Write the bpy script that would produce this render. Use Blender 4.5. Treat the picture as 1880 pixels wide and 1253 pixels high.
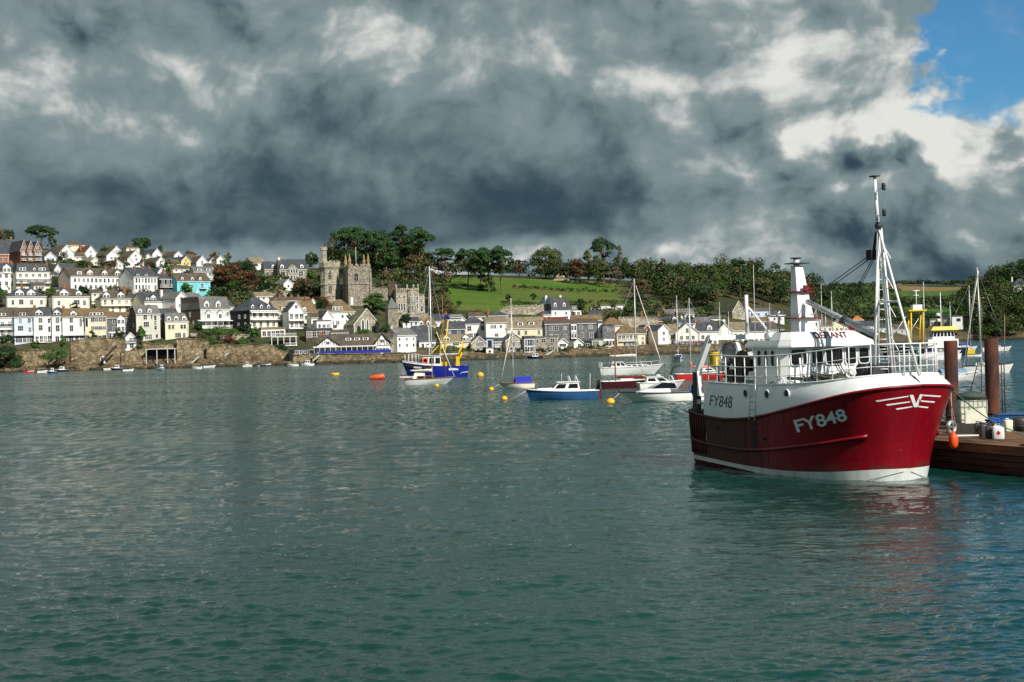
import bpy, bmesh, math, random
import numpy as np
from mathutils import Vector, Matrix
R = math.radians
sc = bpy.context.scene
for o in list(bpy.data.objects):
    bpy.data.objects.remove(o)

# ------------------------------------------------------------------ camera
F, CX, CY, CAMH = 2600.0, 940.0, 626.5, 4.75          # 50 mm lens on a 1880 px wide frame, eye on the quay
ROLL, PITCH = R(1.5), R(0.143)
cam_rot = Matrix.Rotation(math.pi / 2 + PITCH, 3, 'X') @ Matrix.Rotation(-ROLL, 3, 'Z')
cd = bpy.data.cameras.new('camera')
cam = bpy.data.objects.new('camera', cd)
sc.collection.objects.link(cam)
cd.sensor_width = 36.0
cd.lens = 36.0 * F / 1880.0
cd.clip_start = 0.5
cd.clip_end = 30000.0
cam.matrix_world = Matrix.Translation((0, 0, CAMH)) @ cam_rot.to_4x4()
sc.camera = cam

# ------------------------------------------------------------------ light
SUN_EL = R(38)
SUN_DIR = Vector((0.60 * math.cos(SUN_EL), -0.80 * math.cos(SUN_EL), math.sin(SUN_EL)))   # towards the sun
sun = bpy.data.lights.new('sun', 'SUN')
sun.energy = 4.8
sun.angle = R(0.5)
sun.color = (1.0, 0.95, 0.87)
so = bpy.data.objects.new('sun', sun)
so.rotation_euler = SUN_DIR.to_track_quat('Z', 'Y').to_euler()
sc.collection.objects.link(so)

world = bpy.data.worlds.new('World')
sc.world = world
world.use_nodes = True
wt = world.node_tree
wt.nodes.clear()


class S:
    """a socket with arithmetic, so node maths reads like maths"""
    t = None

    def __init__(self, s): self.s = s

    @staticmethod
    def m(op, a, b=None, c=None, clamp=False):
        n = S.t.nodes.new('ShaderNodeMath'); n.operation = op; n.use_clamp = clamp
        for i, v in enumerate((a, b, c)):
            if v is None: continue
            if isinstance(v, S): S.t.links.new(v.s, n.inputs[i])
            else: n.inputs[i].default_value = v
        return S(n.outputs[0])

    def __add__(a, b): return S.m('ADD', a, b)
    __radd__ = __add__
    def __sub__(a, b): return S.m('SUBTRACT', a, b)
    def __rsub__(a, b): return S.m('SUBTRACT', b, a)
    def __mul__(a, b): return S.m('MULTIPLY', a, b)
    __rmul__ = __mul__
    def __truediv__(a, b): return S.m('DIVIDE', a, b)


def sstep(x, lo, hi, a=0.0, b=1.0):
    n = S.t.nodes.new('ShaderNodeMapRange'); n.interpolation_type = 'SMOOTHSTEP'
    S.t.links.new(x.s, n.inputs[0])
    for i, v in ((1, lo), (2, hi), (3, a), (4, b)):
        if isinstance(v, S): S.t.links.new(v.s, n.inputs[i])
        else: n.inputs[i].default_value = v
    return S(n.outputs[0])


def vec(x, y, z):
    n = S.t.nodes.new('ShaderNodeCombineXYZ')
    for i, v in enumerate((x, y, z)):
        if isinstance(v, S): S.t.links.new(v.s, n.inputs[i])
        else: n.inputs[i].default_value = v
    return S(n.outputs[0])


def fbm(v, scale, detail=8, rough=0.55, dist=0.0, lac=2.0):
    n = S.t.nodes.new('ShaderNodeTexNoise'); n.noise_dimensions = '3D'
    S.t.links.new(v.s, n.inputs['Vector'])
    n.inputs['Scale'].default_value = scale; n.inputs['Detail'].default_value = detail
    n.inputs['Roughness'].default_value = rough; n.inputs['Distortion'].default_value = dist
    n.inputs['Lacunarity'].default_value = lac
    return S(n.outputs[0])


def mixc(f, a, b):
    n = S.t.nodes.new('ShaderNodeMix'); n.data_type = 'RGBA'
    S.t.links.new(f.s, n.inputs[0]) if isinstance(f, S) else setattr(n.inputs[0], 'default_value', f)
    for i, v in ((6, a), (7, b)):
        if isinstance(v, S): S.t.links.new(v.s, n.inputs[i])
        else: n.inputs[i].default_value = (*v, 1)
    return S(n.outputs[2])


# --- the sky: Nishita blue with a broken deck of cumulus over it
S.t = wt
tc = wt.nodes.new('ShaderNodeTexCoord')
sep = wt.nodes.new('ShaderNodeSeparateXYZ')
wt.links.new(tc.outputs['Generated'], sep.inputs[0])
dx, dy, dz = (S(sep.outputs[i]) for i in range(3))
az = S.m('ARCTAN2', dx, dy)            # 0 ahead, + to the right
el = S.m('ARCSINE', dz)
sky = wt.nodes.new('ShaderNodeTexSky')
sky.sky_type = 'NISHITA'; sky.sun_disc = False
sky.sun_elevation = SUN_EL
sky.sun_rotation = math.atan2(SUN_DIR.x, SUN_DIR.y)
sky.air_density = 1.0; sky.dust_density = 0.3; sky.ozone_density = 3.0
bg_sky = wt.nodes.new('ShaderNodeBackground'); bg_sky.inputs[1].default_value = 0.075
deep = wt.nodes.new('ShaderNodeMix'); deep.data_type = 'RGBA'; deep.blend_type = 'MULTIPLY'; deep.inputs[0].default_value = 1.0
deep.inputs[7].default_value = (0.42, 0.85, 1.05, 1)          # washed, very clear air
wt.links.new(sky.outputs[0], deep.inputs[6])
wt.links.new(deep.outputs[2], bg_sky.inputs[0])
# cloud field lives on a sphere of directions, cells a little wider than tall
ev = el * 1.25
cv = vec(az, ev, 0.35)
w1 = fbm(cv, 6.0, 6, 0.55) - 0.5
w2 = fbm(vec(az + 3.7, ev + 1.1, 1.9), 6.0, 6, 0.55) - 0.5
cw = vec(az + w1 * 0.085, ev + w2 * 0.075, 0.35)
cs = vec(az + w1 * 0.085 + 0.012, ev + w2 * 0.075 + 0.020, 0.35)


def puffs(v, sc_, det):              # billows: rounded cells inside rounded cells
    n = S.t.nodes.new('ShaderNodeTexVoronoi'); n.feature = 'F1'; n.normalize = True; n.voronoi_dimensions = '2D'
    S.t.links.new(v.s, n.inputs['Vector'])
    for k_, v_ in (('Scale', sc_), ('Detail', det), ('Roughness', .52), ('Lacunarity', 2.3)): n.inputs[k_].default_value = v_
    return S(n.outputs['Distance'])


n_big = fbm(cv, 3.6, 3, 0.5) - 0.5
f0 = fbm(cw, 6.0, 12, 0.57) - 0.5
f1 = fbm(cs, 6.0, 6, 0.46) - 0.5
v0 = puffs(cw, 6.5, 4.0)
v1 = puffs(cs, 6.5, 3.0)
fine = fbm(cw, 34.0, 8, 0.6) - 0.5
relief = (v1 - v0) * 1.1 + (f0 - f1) * 0.7
d0 = f0 * 0.6 + (0.42 - v0) * 0.65


def blob(a0, e0, ra, re):            # soft bump at a bearing and height of the sky, 1 in the middle
    x = (az - a0) / ra; y = (el - e0) / re
    return sstep(S.m('SQRT', x * x + y * y), 1.0, 0.15)


# thick deck ahead and to the left, breaking into blue to the right where the sun comes through
openn = sstep(az + w1 * .55 + (v0 - .4) * .10, 0.195, 0.285) * sstep(el + w2 * .14 - az * .08, 0.098, 0.130)
dens = d0 * 1.9 + n_big * 0.4 + 0.80 - openn * 0.80
cover = S.m('MAXIMUM', sstep(dens, 0.20, 0.52), sstep(f0 + fine * .3 + w2 * .4, -.10, .35) * .7)
# the dark flat base of the main cloud, brighter gaps under it
shelf = sstep(el + w2 * .04 + n_big * .04, 0.060, 0.076) * sstep(el + w2 * .12 + n_big * .12, 0.185, 0.080) * sstep(az + w1 * .3, 0.18, 0.04)
left = sstep(az + w1 * .2, -0.10, -0.34)
cumu = blob(0.250, 0.128, 0.12, 0.040) + blob(0.375, 0.125, 0.08, 0.040)
pale = blob(0.195, 0.215, 0.12, 0.070)
gap = sstep(el + w2 * .06, 0.072, 0.055)
rdark = sstep(az + w1 * .2, .12, .24) * sstep(el + w2 * .06, .100, .080)
tone = 0.53 + n_big * 0.36 + d0 * (0.80 - shelf * .55) + relief * (2.6 - shelf * 1.5) + fine * 0.40 - shelf * 0.58 + cumu * (relief * 2.2 + fine * .5 + 0.24) + pale * 0.22 + gap * (0.02 + d0 * 0.45) - rdark * 0.34 + left * sstep(el, .2, .1) * .08 + openn * .22
c_dark = (0.028, 0.056, 0.076); c_mid = (0.180, 0.236, 0.248); c_lit = (0.64, 0.64, 0.61)
cc1 = mixc(sstep(tone, -0.34, 0.62), c_dark, c_mid)
cloud_col = mixc(sstep(tone, 0.52, 1.26), cc1, c_lit)

bg_cl = wt.nodes.new('ShaderNodeBackground'); bg_cl.inputs[1].default_value = 1.0
wt.links.new(cloud_col.s, bg_cl.inputs[0])
mx = wt.nodes.new('ShaderNodeMixShader')
wt.links.new(cover.s, mx.inputs[0])
wt.links.new(bg_sky.outputs[0], mx.inputs[1])
wt.links.new(bg_cl.outputs[0], mx.inputs[2])
wo = wt.nodes.new('ShaderNodeOutputWorld')
wt.links.new(mx.outputs[0], wo.inputs[0])

world.cycles.sampling_method = 'MANUAL'; world.cycles.sample_map_resolution = 512
vs = sc.view_settings
vs.view_transform = 'Standard'; vs.look = 'None'; vs.gamma = 1.0; vs.exposure = 0.28
vs.use_curve_mapping = False
sc.render.engine = 'CYCLES'
sc.cycles.max_bounces = 6; sc.cycles.diffuse_bounces = 2; sc.cycles.glossy_bounces = 3
sc.cycles.transparent_max_bounces = 6; sc.cycles.transmission_bounces = 2
sc.cycles.use_denoising = True
sc.cycles.denoising_prefilter = 'ACCURATE'
sc.render.filter_size = 1.15
sc.cycles.caustics_reflective = False; sc.cycles.caustics_refractive = False


# ------------------------------------------------------------------ placing by sight line
def ray(u, v): return cam_rot @ Vector(((u - CX) / F, -(v - CY) / F, -1.0))
def P(u, v, D):
    d = ray(u, v); return Vector((0, 0, CAMH)) + d * (D / d.y)
def G(u, v, z=0.0):
    d = ray(u, v); return Vector((0, 0, CAMH)) + d * ((z - CAMH) / d.z)


# ------------------------------------------------------------------ mesh kit
col = sc.collection


class MB:
    def __init__(s): s.V, s.F, s.M, s.S = [], [], [], []

    def add(s, V, Fs, m=0, sm=False):
        n = len(s.V); s.V += [tuple(v) for v in V]
        for f in Fs:
            s.F.append(tuple(i + n for i in f)); s.M.append(m); s.S.append(sm)
        return s

    def box(s, x0, x1, y0, y1, z0, z1, m=0):
        V = [(x, y, z) for z in (z0, z1) for y in (y0, y1) for x in (x0, x1)]
        return s.add(V, [(0, 2, 3, 1), (4, 5, 7, 6), (0, 1, 5, 4), (1, 3, 7, 5), (3, 2, 6, 7), (2, 0, 4, 6)], m)

    def hexa(s, lo, hi, m=0):
        """two quads (4 points each, same winding, ccw seen from above) joined"""
        return s.add(list(lo) + list(hi), [(3, 2, 1, 0), (4, 5, 6, 7), (0, 1, 5, 4), (1, 2, 6, 5), (2, 3, 7, 6), (3, 0, 4, 7)], m)

    def prism(s, poly, a, b, axis='y', m=0):
        """polygon (p,q) extruded along axis: y -> (p,a..b,q); x -> (a..b,p,q); z -> (p,q,a..b)"""
        n = len(poly)
        f = {'y': lambda p, t: (p[0], t, p[1]), 'x': lambda p, t: (t, p[0], p[1]), 'z': lambda p, t: (p[0], p[1], t)}[axis]
        V = [f(p, a) for p in poly] + [f(p, b) for p in poly]
        Fs = [tuple(range(n)), tuple(range(2 * n - 1, n - 1, -1))] + [(i, i + n, (i + 1) % n + n, (i + 1) % n) for i in range(n)]
        return s.add(V, Fs, m)

    def tube(s, pts, r, n=6, m=0, cap=True, sm=True):
        pts = [Vector(p) for p in pts]
        rs = r if isinstance(r, (list, tuple)) else [r] * len(pts)
        V, Fs = [], []
        up = Vector((0, 0, 1))
        for i, p in enumerate(pts):
            d = (pts[min(i + 1, len(pts) - 1)] - pts[max(i - 1, 0)]).normalized()
            a = d.cross(up)
            if a.length < 0.05: a = d.cross(Vector((1, 0, 0)))
            a.normalize(); b = d.cross(a)
            for k in range(n):
                t = 2 * math.pi * k / n
                V.append(p + (a * math.cos(t) + b * math.sin(t)) * rs[i])
        for i in range(len(pts) - 1):
            for k in range(n):
                Fs.append((i * n + k, i * n + (k + 1) % n, (i + 1) * n + (k + 1) % n, (i + 1) * n + k))
        s.add(V, Fs, m, sm)
        if cap:
            k0 = len(s.V) - len(V)
            s.F += [tuple(k0 + k for k in range(n - 1, -1, -1)), tuple(k0 + len(V) - n + k for k in range(n))]
            s.M += [m, m]; s.S += [False, False]
        return s

    def lathe(s, prof, n=16, m=0, c=(0, 0, 0), sm=True, cap=True):
        V = [(c[0] + r * math.cos(2 * math.pi * k / n), c[1] + r * math.sin(2 * math.pi * k / n), c[2] + z) for r, z in prof for k in range(n)]
        Fs = [(i * n + k, i * n + (k + 1) % n, (i + 1) * n + (k + 1) % n, (i + 1) * n + k) for i in range(len(prof) - 1) for k in range(n)]
        s.add(V, Fs, m, sm)
        if cap:
            k0 = len(s.V) - len(V)
            s.F += [tuple(k0 + k for k in range(n - 1, -1, -1)), tuple(k0 + len(V) - n + k for k in range(n))]
            s.M += [m, m]; s.S += [False, False]
        return s

    def loft(s, rings, m=0, closed=False, sm=True):
        n = len(rings[0]); V = [p for r in rings for p in r]
        kk = n if closed else n - 1
        Fs = [(i * n + k, i * n + (k + 1) % n, (i + 1) * n + (k + 1) % n, (i + 1) * n + k) for i in range(len(rings) - 1) for k in range(kk)]
        return s.add(V, Fs, m, sm)

    def torus(s, c, R_, r, ax='y', n=20, k=8, m=0, arc=2 * math.pi):
        pts = []
        for i in range(n + 1):
            t = arc * i / n
            a, b = R_ * math.cos(t), R_ * math.sin(t)
            pts.append({'y': (c[0] + a, c[1], c[2] + b), 'x': (c[0], c[1] + a, c[2] + b), 'z': (c[0] + a, c[1] + b, c[2])}[ax])
        return s.tube(pts, r, k, m, cap=False)

    def mesh(s, name):
        me = bpy.data.meshes.new(name); me.from_pydata(s.V, [], s.F)
        me.polygons.foreach_set('material_index', s.M)
        me.polygons.foreach_set('use_smooth', s.S)
        me.update()
        return me

    def build(s, name, mats, parent=None, loc=None, rot=None, fix=True):
        me = s.mesh(name)
        if fix:
            bm = bmesh.new(); bm.from_mesh(me); bmesh.ops.recalc_face_normals(bm, faces=bm.faces); bm.to_mesh(me); bm.free()
        return put(name, me, mats, parent, loc, rot)


def put(name, me, mats=None, parent=None, loc=None, rot=None, scale=None):
    if mats is not None and not len(me.materials):
        for k in (mats if isinstance(mats, (list, tuple)) else [mats]): me.materials.append(k)
    o = bpy.data.objects.new(name, me); col.objects.link(o)
    if parent is not None: o.parent = parent
    if loc is not None: o.location = loc
    if rot is not None: o.rotation_euler = (0, 0, rot) if isinstance(rot, (int, float)) else rot
    if scale is not None: o.scale = scale
    return o


def tag(o, label=None, cat=None, group=None, kind=None):
    if label: o['label'] = label
    if cat: o['category'] = cat
    if group: o['group'] = group
    if kind: o['kind'] = kind
    return o


def thing(name, label, cat, loc=(0, 0, 0), rot=0.0, group=None):
    o = bpy.data.objects.new(name, None); col.objects.link(o)
    o.empty_display_size = 0.3
    o.location = loc; o.rotation_euler = (0, 0, rot)
    return tag(o, label, cat, group)


def copy_tree(root, parent=None):
    c = root.copy(); col.objects.link(c); c.parent = parent
    for ch in list(root.children): copy_tree(ch, c)
    return c


# ------------------------------------------------------------------ materials
MATS = {}


def mat(name, c, rough=0.6, var=0.12, scale=3.0, bump=0.0, bscale=None, metal=0.0, c2=None, thr=(0.45, 0.65), spec=0.4,
        streak=0.0, island=0.0, stretch=(1, 1, 1), sheen=None, coat=0.0, detail=6, world_co=False, c3=None, s3=1.0, thr3=(.55, .7)):
    """base colour with noise; c2 = a second colour in patches; c3 a third; streak = vertical weathering; island = per-leaf variation"""
    if name in MATS: return MATS[name]
    m = bpy.data.materials.new(name); m.use_nodes = True
    nt = m.node_tree; S.t = nt
    b = nt.nodes['Principled BSDF']
    tcn = nt.nodes.new('ShaderNodeTexCoord')
    mp = nt.nodes.new('ShaderNodeMapping')
    if world_co:
        gn = nt.nodes.new('ShaderNodeNewGeometry'); nt.links.new(gn.outputs['Position'], mp.inputs[0])
    else:
        oi = nt.nodes.new('ShaderNodeObjectInfo')
        ad = nt.nodes.new('ShaderNodeVectorMath'); ad.operation = 'MULTIPLY_ADD'
        nt.links.new(oi.outputs['Location'], ad.inputs[0]); ad.inputs[1].default_value = (.37, .37, .37)
        nt.links.new(tcn.outputs['Object'], ad.inputs[2])
        nt.links.new(ad.outputs[0], mp.inputs[0])
    mp.inputs['Scale'].default_value = stretch
    v = S(mp.outputs[0])
    n1 = fbm(v, scale, detail, 0.6)
    val = sstep(n1, 0.25, 0.75, 1.0 - var, 1.0 + var)
    base = c
    if c2 is not None:
        n2 = fbm(v, scale * 0.45, 5, 0.6, 0.3)
        base = mixc(sstep(n2, *thr), c, c2)
    if c3 is not None:
        n4 = fbm(v, scale * s3, 5, 0.65, 0.2)
        base = mixc(sstep(n4, *thr3), base, c3)
    if streak:
        sp = nt.nodes.new('ShaderNodeMapping'); sp.inputs['Scale'].default_value = (3.0, 3.0, 0.15)
        nt.links.new(tcn.outputs['Object'], sp.inputs[0])
        n3 = fbm(S(sp.outputs[0]), 1.2, 4, 0.6)
        val = val * sstep(n3, 0.4, 0.75, 1.0, 1.0 - streak)
    if island:
        gi = nt.nodes.new('ShaderNodeNewGeometry')
        val = val * sstep(S(gi.outputs['Random Per Island']), 0, 1, 1 - island, 1 + island)
    n = nt.nodes.new('ShaderNodeMix'); n.data_type = 'RGBA'; n.blend_type = 'MULTIPLY'; n.inputs[0].default_value = 1.0
    if isinstance(base, S): nt.links.new(base.s, n.inputs[6])
    else: n.inputs[6].default_value = (*base, 1)
    cb = vec(val, val, val); nt.links.new(cb.s, n.inputs[7])
    nt.links.new(n.outputs[2], b.inputs['Base Color'])
    b.inputs['Roughness'].default_value = rough
    b.inputs['Metallic'].default_value = metal
    b.inputs['Specular IOR Level'].default_value = spec
    b.inputs['Coat Weight'].default_value = coat
    if bump:
        bn = nt.nodes.new('ShaderNodeBump'); bn.inputs['Strength'].default_value = bump; bn.inputs['Distance'].default_value = 0.05
        nb = fbm(v, bscale or scale * 4, 5, 0.6)
        nt.links.new(nb.s, bn.inputs['Height']); nt.links.new(bn.outputs[0], b.inputs['Normal'])
    MATS[name] = m
    return m

# ================================================================== WATER
def build_water():
    rng = np.random.default_rng(5)
    # rows evenly spaced in depression angle so ripples are resolved near the quay and thin out with distance
    dyv = np.concatenate([np.linspace(760, 60, 620), np.linspace(59, 19, 70)])
    D = CAMH * F / dyv
    cc = np.linspace(-1120, 1120, 880) / F
    X = D[:, None] * cc[None, :]
    Y = np.repeat(D[:, None], len(cc), 1)
    dr = np.gradient(D)[:, None] * 1.0
    Z = np.zeros_like(X)
    wind = math.radians(258)
    lam = np.exp(rng.uniform(math.log(0.19), math.log(5.0), 150))
    for L in lam:
        th = wind + rng.normal(0, 0.55)
        k = 2 * math.pi / L
        slope = 0.027 if L < .6 else (0.014 if L < 1.2 else 0.0065)
        if L > 3: slope = 0.004
        a = slope / k
        # slow patches of livelier and calmer water
        fade = np.clip(L / (2.6 * dr) - 0.35, 0, 1)
        Z += a * fade * np.sin(k * (X * math.cos(th) + Y * math.sin(th)) + rng.uniform(0, 6.28))
    patch = 0.75 + 0.35 * np.sin(X * 0.11 + Y * 0.05 + 1.3) * np.sin(Y * 0.083 - X * 0.03) + 0.15 * np.sin(X * .31 - Y * .12)
    Z *= patch
    Z = Z + 0.55 * np.abs(Z) * (Z > 0)          # crests a little sharper than troughs
    nr, nc = X.shape
    V = np.stack([X, Y, Z], -1).reshape(-1, 3).astype(np.float32)
    i = np.arange((nr - 1) * (nc - 1)); r, c = i // (nc - 1), i % (nc - 1)
    a = r * nc + c
    Q = np.stack([a, a + 1, a + nc + 1, a + nc], -1)
    # the open water around that patch
    out = np.array([(-6000, -400, -.16), (6000, -400, -.16), (6000, 9000, -.16), (-6000, 9000, -.16)], np.float32)
    n0 = len(V); V = np.concatenate([V, out]); Q = np.concatenate([Q, [[n0, n0 + 1, n0 + 2, n0 + 3]]])
    me = bpy.data.meshes.new('water')
    me.vertices.add(len(V)); me.vertices.foreach_set('co', V.ravel())
    me.loops.add(Q.size); me.loops.foreach_set('vertex_index', Q.ravel().astype(np.int32))
    me.polygons.add(len(Q)); me.polygons.foreach_set('loop_start', np.arange(0, Q.size, 4, dtype=np.int32))
    me.polygons.foreach_set('loop_total', np.full(len(Q), 4, np.int32))
    me.polygons.foreach_set('use_smooth', np.ones(len(Q), bool))
    me.update(calc_edges=True)
    m = bpy.data.materials.new('harbour_water'); m.use_nodes = True
    nt = m.node_tree; S.t = nt; b = nt.nodes['Principled BSDF']
    g = nt.nodes.new('ShaderNodeNewGeometry'); pos = S(g.outputs['Position'])
    sx = nt.nodes.new('ShaderNodeSeparateXYZ'); nt.links.new(pos.s, sx.inputs[0])
    wx, wy = S(sx.outputs[0]), S(sx.outputs[1])
    dist = S.m('SQRT', wx * wx + wy * wy)
    big = fbm(pos, 0.035, 3, 0.5)
    cm = mixc(sstep(big, 0.35, 0.65), (0.002, 0.030, 0.023), (0.004, 0.042, 0.032))
    nt.links.new(cm.s, b.inputs['Base Color'])
    # wavelets too small to see from here act as roughness
    nt.links.new(sstep(dist, 28, 105, 0.02, 0.10).s, b.inputs['Roughness'])
    b.inputs['IOR'].default_value = 1.333
    pw = vec(wx * .42 + wy * .10, wy * 1.1 - wx * .12, 0.0)
    n1 = fbm(pw, 4.2, 4, 0.6, 0.3); n2 = fbm(pw, 1.3, 4, 0.6, 0.3)
    n3 = fbm(pw, .22, 3, .55, .3)
    h = (n1 * 0.036 + n2 * 0.065) * sstep(n3, .3, .7, .6, 1.3) * sstep(dist, 32, 120, 1.0, 1.6)
    bn = nt.nodes.new('ShaderNodeBump'); bn.inputs['Strength'].default_value = 1.0; bn.inputs['Distance'].default_value = 0.9
    nt.links.new(h.s, bn.inputs['Height'])
    # chop beyond the reach of the mesh: facets tipped to and from the shore, gathered in wind lanes
    lane = sstep(fbm(vec(wx * .02, wy * .05, 2.0), 1.0, 3, .5), .35, .65, .55, 1.35)
    far_ = sstep(dist, 30, 110) * lane
    fx = (fbm(vec(wx * 2.0, wy * .42, 0.0), 1.0, 3, .6) - .5) * far_ * .65
    fy = (fbm(vec(wx * 2.0 + 7.3, wy * .42 + 3.1, 5.0), 1.0, 3, .6) - .575) * far_ * 1.6
    va = nt.nodes.new('ShaderNodeVectorMath'); va.operation = 'ADD'
    nt.links.new(bn.outputs[0], va.inputs[0]); nt.links.new(vec(fx, fy, 0.0).s, va.inputs[1])
    vn = nt.nodes.new('ShaderNodeVectorMath'); vn.operation = 'NORMALIZE'; nt.links.new(va.outputs[0], vn.inputs[0])
    nt.links.new(vn.outputs[0], b.inputs['Normal'])
    o = put('water', me, m)
    tag(o, kind='structure')


build_water()

# ================================================================== TERRAIN
# ground seen at (depth, picture row) for a set of bearings (picture columns)
TERR = {
    -700: [(470, 676), (480, 650), (512, 600), (552, 560), (620, 515), (700, 490), (800, 480)],
    0: [(470, 672), (480, 645), (512, 572), (552, 538), (620, 492), (700, 464), (790, 458)],
    100: [(470, 668), (480, 640), (512, 570), (552, 537), (620, 488), (700, 466), (790, 460)],
    200: [(468, 664), (480, 632), (512, 582), (552, 540), (620, 494), (700, 474), (790, 468)],
    300: [(466, 662), (478, 630), (507, 578), (552, 542), (620, 502), (700, 482), (790, 476)],
    400: [(462, 660), (478, 632), (502, 608), (532, 578), (572, 545), (620, 518), (700, 494), (790, 488)],
    480: [(458, 662), (474, 645), (502, 611), (532, 584), (572, 550), (620, 524), (700, 496), (790, 490)],
    560: [(455, 664), (470, 652), (492, 616), (532, 582), (572, 552), (640, 516), (700, 494), (790, 492)],
    650: [(452, 664), (468, 650), (490, 630), (520, 588), (550, 558), (620, 524), (720, 500), (800, 496)],
    750: [(452, 660), (466, 650), (492, 629), (520, 595), (550, 579), (620, 528), (720, 504), (800, 500)],
    850: [(462, 655), (475, 648), (502, 632), (525, 605), (550, 582), (572, 567), (690, 513), (770, 505)],
    950: [(470, 652), (480, 646), (502, 632), (530, 604), (560, 578), (580, 566), (690, 513), (780, 506)],
    1050: [(478, 650), (490, 643), (512, 634), (540, 600), (570, 584), (600, 567), (700, 517), (790, 511)],
    1150: [(482, 645), (492, 639), (517, 632), (545, 600), (580, 579), (610, 562), (705, 522), (810, 514)],
    1250: [(485, 641), (495, 635), (522, 629), (560, 598), (600, 580), (640, 564), (725, 530), (840, 520)],
    1350: [(505, 639), (520, 632), (555, 620), (600, 594), (645, 574), (705, 554), (770, 535), (900, 528)],
    1450: [(555, 634), (565, 628), (600, 617), (650, 595), (720, 574), (800, 556), (900, 542), (1100, 540)],
    1550: [(610, 629), (620, 625), (680, 612), (760, 594), (860, 576), (980, 562), (1200, 552)],
    1650: [(690, 626), (700, 622), (780, 610), (900, 590), (1100, 572), (1400, 560)],
    1750: [(800, 622), (815, 618), (880, 607), (1000, 590), (1250, 572), (1500, 562)],
    1800: [(860, 620), (880, 612), (930, 590), (1010, 560), (1150, 540), (1500, 540)],
    1850: [(850, 619), (870, 606), (910, 578), (980, 545), (1080, 525), (1400, 530)],
    1950: [(840, 617), (860, 600), (900, 565), (960, 530), (1060, 500), (1400, 505)],
    2500: [(800, 610), (830, 580), (870, 545), (930, 515), (1030, 490), (1400, 490)],
}
TC = sorted(TERR)
DG = np.concatenate([np.arange(440, 620, 5.0), np.arange(620, 900, 10.0), np.arange(900, 1600, 25.0), np.arange(1600, 3400, 100.0)])
SKYL = {-700: 560, 1200: 560, 1350: 541, 1450: 531, 1550: 525, 1650: 523, 1750: 524, 1880: 519, 2500: 512}


def yh(c): return 633.0 - (c - 940.0) * math.tan(ROLL)


def ez(c, py, D): return CAMH + (yh(c) - py) * D / F       # height of a sight line at a depth


def _colz(c):
    pts = TERR[c]
    d = [p[0] for p in pts]; z = [ez(c, p[1], p[0]) for p in pts]
    sl = np.interp(c, sorted(SKYL), [SKYL[k] for k in sorted(SKYL)])
    zf = ez(c, sl, 2600)
    d = [d[0] - 10, d[0] - 2] + d + [max(1600, d[-1] + 150), 2600, 3400]
    z = [-4.0, -1.5] + z + [z[-1] * 0.75 + zf * .2, zf, zf - 15]
    return np.interp(DG, d, z, left=-4.0)


ZT = np.stack([_colz(c) for c in TC])                     # columns x depths


def ground(x, y):
    c = CX + F * x / y
    j = np.array([np.interp(y, DG, ZT[k]) for k in range(len(TC))])
    return float(np.interp(c, TC, j))


def smoothnoise(x, y, s, seed=0):
    return (math.sin(x / s + seed) * math.cos(y / s * 1.3 + seed * 2.1) + 0.5 * math.sin(x / s * 2.3 + y / s * 1.7 + seed))


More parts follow.
